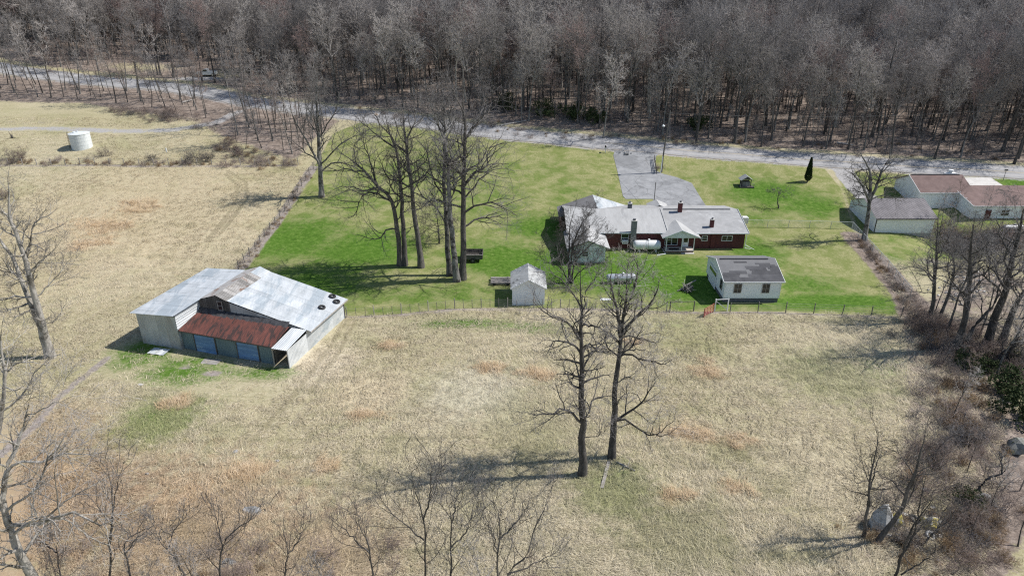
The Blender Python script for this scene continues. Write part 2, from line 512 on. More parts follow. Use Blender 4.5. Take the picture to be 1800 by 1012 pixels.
class MB:
    """Collects faces in world space; build() links them as one mesh object."""

    def __init__(s):
        s.v, s.f = [], []

    def add(s, vs, fs):
        k = len(s.v)
        s.v += [tuple(map(float, p)) for p in vs]
        s.f += [tuple(i + k for i in f) for f in fs]
        return s

    def box(s, a, b):
        x0, y0, z0 = a
        x1, y1, z1 = b
        return s.add([(x0, y0, z0), (x1, y0, z0), (x1, y1, z0), (x0, y1, z0), (x0, y0, z1), (x1, y0, z1), (x1, y1, z1), (x0, y1, z1)],
                     [(0, 3, 2, 1), (4, 5, 6, 7), (0, 1, 5, 4), (1, 2, 6, 5), (2, 3, 7, 6), (3, 0, 4, 7)])

    def slab(s, quad, t):
        """A sheet given by four corners, thickened by t along its normal (downwards)."""
        q = [Vector(p) for p in quad]
        nn = (q[1] - q[0]).cross(q[3] - q[0]).normalized()
        w = [p - nn * t for p in q]
        return s.add(q + w, [(0, 1, 2, 3), (7, 6, 5, 4), (0, 4, 5, 1), (1, 5, 6, 2), (2, 6, 7, 3), (3, 7, 4, 0)])

    def poly(s, pts, ext):
        """A polygon pushed along the vector ext."""
        e = Vector(ext)
        n = len(pts)
        a = [Vector(p) for p in pts]
        b = [p + e for p in a]
        return s.add(a + b, [tuple(range(n))[::-1], tuple(range(n, 2 * n))] + [(i, (i + 1) % n, n + (i + 1) % n, n + i) for i in range(n)])

    def rod(s, p, q, r0, r1=None, n=6, cap=True):
        p, q = Vector(p), Vector(q)
        r1 = r0 if r1 is None else r1
        d = (q - p).normalized()
        u = d.orthogonal().normalized()
        w = d.cross(u)
        vs = []
        for c, r in ((p, r0), (q, r1)):
            for i in range(n):
                a = 2 * PI * i / n
                vs.append(c + (u * math.cos(a) + w * math.sin(a)) * r)
        fs = [(i, (i + 1) % n, n + (i + 1) % n, n + i) for i in range(n)]
        if cap:
            fs += [tuple(range(n))[::-1], tuple(range(n, 2 * n))]
        return s.add(vs, fs)

    def beam(s, p, q, w, h):
        p, q = Vector(p), Vector(q)
        d = (q - p).normalized()
        up = Vector((0, 0, 1)) if abs(d.z) < 0.95 else Vector((0, 1, 0))
        u = d.cross(up).normalized() * (w / 2)
        v = u.cross(d).normalized() * (h / 2)
        vs = [c + a * u + b * v for c in (p, q) for a, b in ((-1, -1), (1, -1), (1, 1), (-1, 1))]
        return s.add(vs, [(3, 2, 1, 0), (4, 5, 6, 7), (0, 1, 5, 4), (1, 2, 6, 5), (2, 3, 7, 6), (3, 0, 4, 7)])

    def lathe(s, c, axis, prof, n=16):
        """prof: (distance along the axis, radius) pairs."""
        c = Vector(c)
        d = Vector(axis).normalized()
        u = d.orthogonal().normalized()
        w = d.cross(u)
        vs, fs = [], []
        for a, r in prof:
            for i in range(n):
                t = 2 * PI * i / n
                vs.append(c + d * a + (u * math.cos(t) + w * math.sin(t)) * max(r, 1e-4))
        for j in range(len(prof) - 1):
            for i in range(n):
                k = (i + 1) % n
                fs.append((j * n + i, j * n + k, (j + 1) * n + k, (j + 1) * n + i))
        fs += [tuple(range(n))[::-1], tuple(range((len(prof) - 1) * n, len(prof) * n))]
        return s.add(vs, fs)

    def torus(s, c, axis, R0, r, n=18, k=8):
        c = Vector(c)
        d = Vector(axis).normalized()
        u = d.orthogonal().normalized()
        w = d.cross(u)
        vs, fs = [], []
        for i in range(n):
            t = 2 * PI * i / n
            e = u * math.cos(t) + w * math.sin(t)
            for j in range(k):
                a = 2 * PI * j / k
                vs.append(c + e * (R0 + r * math.cos(a)) + d * r * math.sin(a))
        for i in range(n):
            for j in range(k):
                fs.append((i * k + j, ((i + 1) % n) * k + j, ((i + 1) % n) * k + (j + 1) % k, i * k + (j + 1) % k))
        return s.add(vs, fs)

    def build(s, name, mat, parent=None, smooth=False):
        o_ = OFF[parent.name] if parent is not None else Vector((0, 0, 0))
        me = bpy.data.meshes.new(name)
        me.from_pydata([(x - o_[0], y - o_[1], z - o_[2]) for x, y, z in s.v], [], s.f)
        me.materials.append(MATS[mat])
        if smooth:
            me.shade_smooth()
        o = bpy.data.objects.new(name, me)
        COL.objects.link(o)
        o.parent = parent
        OFF[o.name] = o_
        return o

    def thing(s, name, mat, loc, label, cat, group=None, smooth=False):
        """A thing that is a single mesh, its origin at its base."""
        loc = Vector(loc)
        me = bpy.data.meshes.new(name)
        me.from_pydata([(x - loc[0], y - loc[1], z - loc[2]) for x, y, z in s.v], [], s.f)
        me.materials.append(MATS[mat])
        if smooth:
            me.shade_smooth()
        o = bpy.data.objects.new(name, me)
        COL.objects.link(o)
        o.location = loc
        OFF[o.name] = loc
        return tag(o, label, cat, group)


def tag(o, label=None, cat=None, group=None, kind=None):
    if label:
        o['label'] = label
    if cat:
        o['category'] = cat
    if group:
        o['group'] = group
    if kind:
        o['kind'] = kind
    return o


def empty(name, loc, label, cat, group=None):
    o = bpy.data.objects.new(name, None)
    o.empty_display_size = 0.5
    COL.objects.link(o)
    o.location = loc
    OFF[o.name] = Vector(loc)
    return tag(o, label, cat, group)


def piece(name, me, parent, mtx):
    """A copy of a shared mesh laid at the world matrix mtx under its thing (things are never turned)."""
    o = bpy.data.objects.new(name, me)
    COL.objects.link(o)
    o.parent = parent
    o.matrix_local = Matrix.Translation(-OFF[parent.name]) @ mtx
    return o


def frame(o, x, y):
    """Matrix with columns x, y and their normal at o."""
    x, y = Vector(x).normalized(), Vector(y).normalized()
    z = x.cross(y).normalized()
    y = z.cross(x)
    return Matrix(((x.x, y.x, z.x, o[0]), (x.y, y.y, z.y, o[1]), (x.z, y.z, z.z, o[2]), (0, 0, 0, 1)))


def ribbed_mesh(name, mat, w, length, ribs, hgt=0.03):
    """A ribbed metal sheet: ribs run along local y, repeat along local x."""
    me = bpy.data.meshes.new(name)
    xs, zs = [0.0], [0.0]
    for i in range(ribs):
        a = w * (i + 0.5) / ribs
        k = w / ribs
        xs += [a - k * 0.17, a - k * 0.08, a + k * 0.08, a + k * 0.17]
        zs += [0, hgt, hgt, 0]
    xs.append(w)
    zs.append(0.004)
    vs = [(x, 0, z) for x, z in zip(xs, zs)] + [(x, length, z) for x, z in zip(xs, zs)]
    n = len(xs)
    me.from_pydata(vs, [], [(i, i + 1, n + i + 1, n + i) for i in range(n - 1)])
    me.materials.append(MATS[mat])
    return me


RNG = np.random.default_rng(7)
rnd = random.Random(11)


def sheets(parent, name, mat, o, ax, ay, w, l, nx, ny, ribs=3, hgt=0.03, jit=0.006):
    """Cover the parallelogram o + ax*w + ay*l with nx by ny ribbed sheets (ribs along ay), each a part."""
    o = Vector(o)
    ax, ay = Vector(ax).normalized(), Vector(ay).normalized()
    me = ribbed_mesh(name, mat, w / nx + 0.01, l / ny + 0.03, ribs, hgt)
    nn = ax.cross(ay).normalized()
    for i in range(nx):
        for j in range(ny):
            p = o + ax * (w * i / nx) + ay * (l * j / ny) + nn * (0.004 * ((i + 2 * j) % 3) + rnd.random() * jit)
            piece(name, me, parent, frame(p, ax + ay * rnd.uniform(-.003, .003), ay))


def window(parent, c, w, h, out, mat='white_paint', rails=1, mull=0, depth=0.07):
    """A window on a wall: proud frame (a part) with its pane (a sub-part). out: unit vector out of the wall."""
    c, out = Vector(c), Vector(out).normalized()
    s = Vector((0, 0, 1)).cross(out).normalized()
    z = Vector((0, 0, 1))
    m = MB()
    e = 0.07
    q = c + out * depth / 2
    for sg in (-1, 1):
        m.beam(q + s * sg * (w / 2) - z * (h / 2 + e / 2), q + s * sg * (w / 2) + z * (h / 2 + e / 2), e, depth)
        m.beam(q - s * (w / 2 - e / 2) + z * sg * h / 2, q + s * (w / 2 - e / 2) + z * sg * h / 2, depth, e)
    for k in range(rails):
        t = (k + 1) / (rails + 1) - 0.5
        m.beam(q - s * (w / 2 - e / 2) + z * t * h, q + s * (w / 2 - e / 2) + z * t * h, depth * 0.8, e * 0.8)
    for k in range(mull):
        t = (k + 1) / (mull + 1) - 0.5
        m.beam(q + s * t * w - z * h / 2, q + s * t * w + z * h / 2, e * 0.8, depth * 0.76)
    f = m.build('window', mat, parent)
    p = MB()
    a = c + out * 0.012
    p.slab([a - s * w / 2 - z * h / 2, a + s * w / 2 - z * h / 2, a + s * w / 2 + z * h / 2, a - s * w / 2 + z * h / 2], 0.006)
    p.build('pane', 'glass', f)
    return f


def lap_siding(m, a, b, z0, z1, out, course=0.2, top=None):
    """Lapped boards between the ground points a and b; top(t) gives the wall top along a gable."""
    a, b, out = Vector((a[0], a[1], 0)), Vector((b[0], b[1], 0)), Vector(out).normalized()
    L = (b - a).length
    d = (b - a) / L
    zt = max([z1] + ([top(t / 20) for t in range(21)] if top else []))
    k = 0
    z = z0
    while z < zt - 0.01:
        zz = min(z + course, zt)
        s0, s1 = 0.0, L
        if top and zz > z1:
            ok = [t / 100 for t in range(101) if top(t / 100) >= (z + zz) / 2]
            if not ok:
                break
            s0, s1 = ok[0] * L, ok[-1] * L
        p, q = a + d * s0, a + d * s1
        o1, o2 = out * 0.03, out * 0.006
        up, lo = Vector((0, 0, zz)), Vector((0, 0, z))
        back = out * -0.08
        m.add([p + lo + o1, q + lo + o1, q + up + o2, p + up + o2, p + lo + back, q + lo + back, q + up + back, p + up + back],
              [(0, 1, 2, 3), (1, 0, 4, 5), (3, 2, 6, 7), (0, 3, 7, 4), (2, 1, 5, 6), (5, 4, 7, 6)])
        z = zz
    return m


# ---------------------------------------------------------------- ground sheet
def seg_dist(X, Y, pts):
    """Distance of each vertex to a polyline."""
    d = np.full(X.shape, 1e9)
    for (x0, y0), (x1, y1) in zip(pts[:-1], pts[1:]):
        dx, dy = x1 - x0, y1 - y0
        t = np.clip(((X - x0) * dx + (Y - y0) * dy) / (dx * dx + dy * dy + 1e-9), 0, 1)
        d = np.minimum(d, np.hypot(X - x0 - t * dx, Y - y0 - t * dy))
    return d


def inside(X, Y, pts):
    """Signed distance to a closed polygon, positive inside."""
    d = seg_dist(X, Y, list(pts) + [pts[0]])
    c = np.zeros(X.shape, bool)
    n = len(pts)
    for i in range(n):
        (x0, y0), (x1, y1) = pts[i], pts[(i + 1) % n]
        k = ((y0 > Y) != (y1 > Y)) & (X < (x1 - x0) * (Y - y0) / (y1 - y0 + 1e-12) + x0)
        c ^= k
    return np.where(c, d, -d)


def W2(pts):
    return [tuple(G(*p)[:2]) for p in pts]


ROAD = [(-330, 262), (-230, 236), (-146, 200.5), (-90, 186), (-64, 173.8), (-41, 165.6), (0, 152.2), (47, 141.0), (70, 136.9), (101, 131.8), (150, 125), (260, 112), (360, 100)]


def curve(pts, n=14):
    """Catmull-Rom through 2-D or 3-D points."""
    p = np.array(pts, float)
    p = np.vstack([2 * p[0] - p[1], p, 2 * p[-1] - p[-2]])
    out = []
    for i in range(1, len(p) - 2):
        for t in np.arange(n) / n:
            out.append(0.5 * (2 * p[i] + (p[i + 1] - p[i - 1]) * t + (2 * p[i - 1] - 5 * p[i] + 4 * p[i + 1] - p[i + 2]) * t * t
                              + (3 * p[i] - p[i - 1] - 3 * p[i + 1] + p[i + 2]) * t ** 3))
    out.append(p[-2])
    return np.array(out)


ROADC = curve(ROAD)


def axis(parts):
    out = []
    for a, b, s in parts:
        out += list(np.arange(a, b, s))
    return np.array(out + [parts[-1][1]], float)


def build_ground():
    xs = axis([(-700, -260, 20), (-260, -130, 4), (-130, -62, 1.2), (-62, 66, 0.6), (66, 120, 1.2), (120, 260, 4), (260, 700, 20)])
    ys = axis([(-80, 20, 5), (20, 34, 1.2), (34, 146, 0.6), (146, 215, 1.2), (215, 360, 3), (360, 900, 15)])
    X, Y = np.meshgrid(xs, ys)
    Z = gz(X, Y)
    nx, ny = len(xs), len(ys)
    v = np.stack([X.ravel(), Y.ravel(), Z.ravel()], 1)
    i = (np.arange(ny - 1)[:, None] * nx + np.arange(nx - 1)[None]).ravel()
    f = np.stack([i, i + 1, i + nx + 1, i + nx], 1)
    me = raw_mesh('ground', v, f)
    X, Y = X.ravel(), Y.ravel()
    road_y = np.interp(X, ROADC[:, 0], ROADC[:, 1])
    up = lambda d, a, b: np.clip((d - a) / (b - a), 0, 1)
    lawn_poly = W2([(424, 478), (470, 415), (520, 345), (552, 292), (585, 235), (640, 212), (760, 226), (900, 248), (1090, 268), (1300, 283), (1450, 296), (1478, 330), (1492, 372),
                    (1512, 425), (1560, 490), (1600, 556), (1400, 549), (1180, 548), (1050, 542), (880, 541), (790, 543), (690, 553), (612, 556), (560, 520), (470, 480)])
    mown = up(inside(X, Y, lawn_poly), -0.5, 0.7)
    green = np.zeros_like(X)

    def blob(px, py, rx, ry, s):
        c = G(px, py)
        np.maximum(green, s * np.exp(-(((X - c.x) / rx) ** 2 + ((Y - c.y) / ry) ** 2)), out=green)
    for b in [(1000, 470, 18, 10, 1.05), (1130, 480, 16, 9, 1.1), (880, 460, 12, 12, 0.9), (640, 440, 12, 12, 0.95), (520, 420, 10, 12, 0.95), (560, 500, 14, 9, 0.95),
              (760, 510, 16, 6, 0.8), (1350, 340, 9, 8, 1.0), (1420, 360, 9, 8, 0.85), (1330, 380, 9, 6, 0.6), (860, 350, 14, 14, 0.54), (930, 300, 18, 13, 0.44), (740, 300, 16, 18, 0.50),
              (620, 350, 12, 14, 0.55), (1010, 340, 10, 12, 0.5), (1420, 500, 8, 6, 0.75), (1450, 530, 14, 3.5, 1.0), (1330, 440, 6, 8, 0.85), (1220, 500, 10, 10, 1.0), (950, 400, 9, 8, 0.85),
              (1250, 310, 10, 9, 0.46), (1550, 535, 8, 4, 0.75)]:
        blob(*b)
    lawn = mown * green
    for b in [(330, 650, 8, 4.5, 0.80), (250, 620, 5, 5, 0.85), (460, 655, 6, 2.2, 0.75), (300, 720, 7, 5, 0.55), (820, 568, 9, 1.8, 0.85), (930, 575, 7, 2.0, 0.8), (240, 780, 6, 5, 0.42), (690, 545, 5, 1.2, 0.6),
              (1560, 640, 7, 7, 0.50), (1080, 830, 5, 4, 0.42), (1450, 640, 9, 4, 0.40), (1190, 570, 9, 2.5, 0.4), (1560, 450, 6, 8, 0.52), (1600, 480, 6, 6, 0.4), (1790, 860, 5, 5, 0.5), (1790, 700, 6, 6, .3)]:
        c = G(b[0], b[1])
        lawn = np.maximum(lawn, b[4] * np.exp(-(((X - c.x) / b[2]) ** 2 + ((Y - c.y) / b[3]) ** 2)))
    nh = inside(X, Y, W2([(1640, 470), (1790, 400), (2100, 420), (2100, 330), (1790, 316), (1470, 300), (1480, 330), (1500, 380), (1530, 440)]))
    mown = np.maximum(mown, up(nh, -1, 1))
    lawn = np.maximum(lawn, up(nh, -1, 1) * 0.42)
    for px, py, rx, ry, s in [(1790, 322, 6, 4, 0.9), (1480, 350, 5, 8, 0.2), (1740, 420, 8, 4, 0.62)]:
        c = G(px, py)
        lawn = np.maximum(lawn, s * np.exp(-(((X - c.x) / rx) ** 2 + ((Y - c.y) / ry) ** 2)))
    rd = seg_dist(X, Y, [tuple(p) for p in ROADC])
    beyond = Y > road_y
    wood = np.where(beyond, up(rd, 3.6, 7.5), 0.0)
    strip = inside(X, Y, W2([(-120, 175), (0, 178), (150, 182), (260, 200), (345, 215), (390, 240), (520, 284), (545, 250), (600, 212), (470, 188), (300, 160), (0, 130), (-150, 110)]))
    litter = np.maximum(wood, up(strip, -2, 2) * 0.95)
    hedge = W2([(1500, 415), (1560, 480), (1610, 540), (1640, 590), (1665, 640), (1690, 700), (1700, 780), (1690, 860), (1640, 940), (1600, 1012)])
    hd = seg_dist(X, Y, hedge)
    wide = 1.4 + 3.2 * np.clip((85 - Y) / 30, 0, 1)
    litter = np.maximum(litter, up(-hd, -wide - 1.5, -wide + 0.5))
    east = inside(X, Y, W2([(1600, 540), (1670, 470), (1760, 470), (1900, 520), (1900, 700), (1740, 700), (1690, 640)]))
    litter = np.maximum(litter, up(east, -1.5, 2) * 0.6)
    se = inside(X, Y, W2([(1560, 870), (1650, 800), (1740, 800), (1800, 880), (1840, 1000), (1760, 1060), (1560, 1060), (1520, 960)]))
    litter = np.maximum(litter, up(se, -2, 2) * 0.52)
    sw = inside(X, Y, W2([(-60, 780), (120, 760), (300, 850), (520, 900), (560, 1060), (-80, 1060)]))
    litter = np.maximum(litter, up(sw, -4, 4) * 0.30)
    clear = G(250, 118)
    c2 = G(400, 130)
    gap = np.maximum(np.exp(-(((X - clear.x) / 16) ** 2 + ((Y - clear.y) / 7) ** 2)), np.exp(-(((X - c2.x) / 13) ** 2 + ((Y - c2.y) / 9) ** 2)))
    litter = litter * (1 - 0.62 * gap)
    yard = np.exp(-(((X + 13) / 12) ** 2 + ((Y - 88) / 5) ** 2))
    lawn = lawn * (1 - 0.45 * yard)
    litter = np.maximum(litter, 0.32 * yard)
    bare = np.zeros_like(X)
    for px, py, rx, ry, s in [(325, 645, 1.1, 0.6, 0.9), (372, 656, 1.4, 0.8, 1.0), (905, 548, 4, .7, 0.55), (780, 550, 3.5, .9, 0.5), (960, 575, 3, .5, .35), (60, 215, 14, 6, 0.45), (1690, 470, 4, 3, 0.6),
                              (1640, 460, 4, 3, 0.65), (1700, 510, 5, 4, 0.6), (590, 470, 1.5, .8, .5)]:
        c = G(px, py)
        bare = np.maximum(bare, s * np.exp(-(((X - c.x) / rx) ** 2 + ((Y - c.y) / ry) ** 2)))
    for pts, w in [([(190, 628), (140, 668), (100, 700), (60, 750), (0, 800)], 0.5), ([(424, 470), (470, 410), (520, 340), (550, 295)], 1.0), ([(612, 557), (690, 555), (790, 545), (880, 543), (1180, 549), (1400, 551), (1590, 559)], 0.35),
                   ([(0, 291), (520, 291)], 0.5)]:
        bare = np.maximum(bare, 0.75 * up(-seg_dist(X, Y, W2(pts)), -w - .5, -w + .2))
    gravel = 0.66 * up(-seg_dist(X, Y, W2([(-80, 232), (60, 226), (210, 231), (300, 229), (380, 216), (420, 196)])), -3.0, -0.8)
    gravel = np.maximum(gravel, 1.0 * up(-seg_dist(X, Y, W2([(1480, 298), (1500, 325), (1520, 345), (1535, 362)])), -2.6, -1.4))
    gravel = np.maximum(gravel, 0.62 * up(-rd, -5.2, -3.6))
    for px, py, rx, ry, s in [(350, 138, 9, 2.6, 0.9), (1098, 262, 6, 3, 0.5)]:
        c = G(px, py)
        gravel = np.maximum(gravel, s * np.exp(-(((X - c.x) / rx) ** 2 + ((Y - c.y) / ry) ** 2)))
    track = np.zeros_like(X)
    for pts in ([(395, 306), (418, 325), (416, 350), (395, 385), (360, 425)], [(400, 300), (432, 320), (436, 345), (412, 380), (385, 412)], [(610, 560), (580, 610), (520, 690), (440, 780)], [(626, 560), (600, 612), (545, 690)]):
        track = np.maximum(track, up(-seg_dist(X, Y, W2(pts)), -0.7, -0.2))
    for nm, a in (('lawn', lawn), ('mown', mown), ('litter', litter), ('bare', bare), ('gravel', gravel), ('track', track)):
        at = me.attributes.new(nm, 'FLOAT', 'POINT')
        at.data.foreach_set('value', a.astype(np.float32))
    me.materials.append(MATS['ground'])
    o = bpy.data.objects.new('ground', me)
    COL.objects.link(o)
    tag(o, kind='structure')
    return lawn_poly, strip


def raw_mesh(name, v, f, smooth=True):
    """Mesh from arrays: v (n,3), f (m,4) quads."""
    me = bpy.data.meshes.new(name)
    me.vertices.add(len(v))
    me.vertices.foreach_set('co', np.ascontiguousarray(v, np.float32).ravel())
    me.loops.add(f.size)
    me.loops.foreach_set('vertex_index', np.ascontiguousarray(f, np.int32).ravel())
    me.polygons.add(len(f))
    me.polygons.foreach_set('loop_start', np.arange(0, f.size, f.shape[1], dtype=np.int32))
    me.polygons.foreach_set('use_smooth', np.full(len(f), smooth))
    me.update(calc_edges=True)
    return me


LAWN, _ = build_ground()


def ribbon(name, centre, w, lift, mat, jag=0.0, cols=4):
    """A strip that follows the terrain."""
    c = np.array(centre)
    t = np.gradient(c, axis=0)
    t /= np.linalg.norm(t, axis=1)[:, None]
    nn = np.stack([-t[:, 1], t[:, 0]], 1)
    rows, acr = [], []
    for k in range(cols + 1):
        s = (k / cols - 0.5) * w
        e = RNG.normal(0, jag, len(c))[:, None] if k in (0, cols) and jag else 0
        p = c + nn * (s + e)
        rows.append(np.column_stack([p, gz(p[:, 0], p[:, 1]) + lift]))
        acr.append(np.full(len(c), 2.0 * k / cols - 1))
    v = np.stack(rows, 1)
    n, m = v.shape[:2]
    i = (np.arange(n - 1)[:, None] * m + np.arange(m - 1)[None]).ravel()
    me = raw_mesh(name, v.reshape(-1, 3), np.stack([i, i + m, i + m + 1, i + 1], 1))
    a_ = me.attributes.new('across', 'FLOAT', 'POINT')
    a_.data.foreach_set('value', np.stack(acr, 1).ravel().astype(np.float32))
    me.materials.append(MATS[mat])
    o = bpy.data.objects.new(name, me)
    COL.objects.link(o)
    return tag(o, kind='structure')


def dense(pts, step=0.8):
    p = np.array(pts, float)
    s = np.concatenate([[0], np.cumsum(np.linalg.norm(np.diff(p, axis=0), axis=1))])
    t = np.arange(0, s[-1], step)
    return np.stack([np.interp(t, s, p[:, i]) for i in range(p.shape[1])], 1)


RC = dense(ROADC)
ribbon('road', RC, 6.6, 0.05, 'asphalt', 0.12, 16)
sel = (RC[:, 0] > 20) & (RC[:, 0] < 200)
t_ = np.gradient(RC, axis=0)
t_ /= np.linalg.norm(t_, axis=1)[:, None]
n_ = np.stack([-t_[:, 1], t_[:, 0]], 1)
for s_ in (-0.12, 0.12):
    ribbon('road_line', (RC + n_ * s_)[sel], 0.09, 0.056, 'yellow_paint', 0, 1)


def terrain_patch(name, poly, lift, mat, step=0.7):
    """A paved patch clipped to a polygon, on the terrain."""
    import bmesh
    bm = bmesh.new()
    vs = [bm.verts.new((x, y, 0)) for x, y in poly]
    bm.faces.new(vs)
    xs, ys = [p[0] for p in poly], [p[1] for p in poly]
    for a, lo, hi, nrm in ((0, min(xs), max(xs), (1, 0, 0)), (1, min(ys), max(ys), (0, 1, 0))):
        for q in np.arange(lo + step, hi, step):
            c = [0, 0, 0]
            c[a] = q
            bmesh.ops.bisect_plane(bm, geom=bm.verts[:] + bm.edges[:] + bm.faces[:], plane_co=c, plane_no=nrm)
    for v in bm.verts:
        v.co.z = gzs(v.co.x, v.co.y) + lift
    me = bpy.data.meshes.new(name)
    bm.to_mesh(me)
    bm.free()
    me.materials.append(MATS[mat])
    o = bpy.data.objects.new(name, me)
    COL.objects.link(o)
    return tag(o, kind='structure')


terrain_patch('driveway', W2([(1082, 262), (1078, 273), (1085, 300), (1095, 345), (1100, 350), (1148, 350), (1152, 372), (1248, 372), (1230, 345), (1216, 322), (1190, 312), (1163, 305), (1152, 299), (1153, 275), (1168, 266)]), 0.035, 'drive')


def rel(o, pts):
    return [(x + o[0], y + o[1]) for x, y in pts]


# ---------------------------------------------------------------- barn
def build_barn():
    o = np.array([-43.39, 70.11])
    ev, eu = np.array([0.9627, -0.2706]), np.array([0.2706, 0.9627])
    z0 = -0.1

    def B(v, u, h):
        p = o + ev * v + eu * u
        return Vector((p[0], p[1], h))
    EV, EU = Vector((*ev, 0)), Vector((*eu, 0))
    UP = Vector((0, 0, 1))
    t = empty('barn', B(9.5, 6, 0), 'metal sheeted barn with rusty red lean-to roof and blue doors', 'barn')
    # walls under the tall bay
    sheets(t, 'wall_panel', 'galvanised_dull', B(0, 0, z0), EV, UP, 5.4, 2.3, 6, 1, 4, 0.025)
    sheets(t, 'wall_panel', 'galvanised_dull', B(0, -0.02, z0 + 2.28), EV, UP, 5.4, 2.15, 6, 1, 4, 0.025)
    sheets(t, 'wall_panel', 'galvanised_dull', B(0, 12.6, z0), -EU, UP, 12.6, 4.4, 13, 1, 4, 0.025)
    # inner cheek of the tall bay, seen above the rusty roof: horizontal sheets
    sheets(t, 'wall_panel', 'galvanised', B(5.42, 0, 1.0), UP, EU, 3.62, 4.3, 4, 1, 3, 0.03)
    sheets(t, 'wall_panel', 'galvanised_dull', B(5.41, 0.0, 0), EU, UP, .6, 1.2, 1, 1, 3, 0.03)
    # tall bay roof: low slope rising to the right
    sl_ = (Vector(B(5.75, 0, 4.78)) - Vector(B(-0.3, 0, 4.38))).normalized()
    sheets(t, 'roof_panel', 'galvanised', B(-0.3, 12.9, 4.38), -EU, sl_, 13.5, 6.05, 16, 2, 3, 0.02, 0.004)
    # old middle section: steep little ridge
    P0, P1 = 4.0, 12.85
    rid = lambda u: B(7.9, u, 5.55)
    MB().slab([B(5.7, P0, 4.82), rid(P0), rid(P1), B(5.7, P1, 4.82)], 0.03).build('roof', 'old_sheet', t)
    dn = (B(9.35, 0, 4.98) - B(7.9, 0, 5.55))
    sheets(t, 'roof_panel', 'old_sheet', B(7.9, 10.9, 5.58), -EU, dn, 6.9, dn.length, 10, 1, 3, 0.035, 0.03)
    sheets(t, 'roof_panel', 'galvanised', B(7.9, 12.9, 5.58), -EU, dn, 2.0, dn.length, 2, 1, 3, 0.02, 0.01)
    # main slope to the right
    dn = (B(20.0, 0, 2.5) - B(9.0, 0, 5.06)).normalized()
    L = (B(20.0, 0, 2.5) - B(9.0, 0, 5.06)).length
    sheets(t, 'roof_panel', 'galvanised', B(9.0, 12.9, 5.06), -EU, dn, 8.8, L, 11, 3, 4, 0.022, 0.004)
    MB().beam(B(20.03, 4.1, 2.42), B(20.03, 12.9, 2.42), 0.05, 0.16).build('eave_board', 'grey_wood', t)
    # weathered gable behind the lean-to, boards with gaps
    def top(v):
        if v < 7.9:
            return 4.75 + (v - 5.7) / 2.2 * 0.75
        if v < 9.2:
            return 5.5 - (v - 7.9) / 1.4 * 0.55
        return 4.95 - (v - 9.2) * 0.2327
    v = 5.5
    while v < 9.6:
        w = 0.26 if v < 9.3 else 0.3
        a, b = v + 0.012, v + w - 0.012
        MB().poly([B(a, 4.05, 3.0), B(b, 4.05, 3.0), B(b, 4.05, top(b) - 0.04), B(a, 4.05, top(a) - 0.04)], EU * 0.04).build('plank', 'dark_wood', t)
        v += w
    vs = np.arange(9.6, 19.4, 0.9)
    for a in vs:
        b = a + 0.9
        if top(b) - 0.06 > 2.2:
            MB().poly([B(a, 4.05, 2.2), B(b - .01, 4.05, 2.2), B(b - .01, 4.05, top(b) - 0.06), B(a, 4.05, top(a) - 0.06)], EU * 0.03).build('wall_panel', 'galvanised_dull', t)
    window(t, B(8.35, 4.04, 4.25), 0.62, 1.15, -EU, 'grey_wood', 1, 0)
    # tar strip where the lean-to meets the gable
    m = MB()
    for i in range(24):
        v0 = 5.5 + i * 0.5
        hh = 3.36 - (v0 - 5.5) / 12 * 0.30
        m.slab([B(v0, 3.25 + rnd.uniform(-.15, .1), hh - 0.06), B(v0 + 0.49, 3.25 + rnd.uniform(-.15, .1), hh - 0.06), B(v0 + 0.49, 4.02, hh + 0.30 + rnd.uniform(0, .1)), B(v0, 4.02, hh + 0.30 + rnd.uniform(0, .1))], 0.05)
    m.build('tar_flashing', 'tar', t)
    # rusty lean-to roof
    a0, a1 = B(5.5, 3.5, 3.36), B(5.5, -0.15, 2.72)
    dn = a1 - a0
    ax = (B(17.7, 3.5, 3.06) - a0)
    nx = 13
    sheets(t, 'roof_panel', 'rust_sheet', a1 + Vector((0, 0, .0)), ax, -dn, ax.length, dn.length, nx, 1, 4, 0.025, 0.012)
    MB().beam(B(5.55, -0.1, 2.62), B(17.6, -0.1, 2.34), 0.05, 0.14).build('eave_board', 'dark_wood', t)
    # small pale roof at the right end
    dn = B(0, 3.95, 2.62) - B(0, -0.2, 2.22)
    sheets(t, 'roof_panel', 'galvanised', B(17.65, -0.25, 2.33), EV, dn, 1.95, dn.length, 2, 1, 4, 0.022, 0.004)
    MB().beam(B(17.7, -0.2, 2.24), B(19.55, -0.2, 2.24), 0.05, 0.12).build('eave_board', 'dark_wood', t)
    # front: teal sheets and blue doors
    for v0, v1, mt in ((5.45, 7.1, 'teal_steel'), (10.0, 12.7, 'teal_steel'), (15.6, 17.45, 'teal_steel')):
        n = max(2, round((v1 - v0) / 0.9))
        hh = 2.62 - (v0 + v1 - 11) / 24 * 0.34
        sheets(t, 'wall_panel', mt, B(v0, 0.35, z0), EV, UP, v1 - v0, hh, n, 1, 4, 0.03)
    for v0, v1 in ((7.1, 10.0), (12.7, 15.6)):
        hh = 2.50 - (v0 + v1 - 11) / 24 * 0.34
        d = MB().poly([B(v0 + .02, .34, z0), B(v1 - .02, .34, z0), B(v1 - .02, .34, hh), B(v0 + .02, .34, hh)], EU * .03).build('door', 'dark_wood', t)
        for q in (v0 + 0.06, v1 - 0.06):
            MB().beam(B(q, 0.26, z0), B(q, 0.26, hh), 0.1, 0.06).build('jamb', 'dark_wood', d)
        MB().beam(B(v0 - .2, .20, hh + .03), B(v1 + .2, .20, hh + .03), .05, .08).build('track_rail', 'galvanised_dull', d)
        k = 7
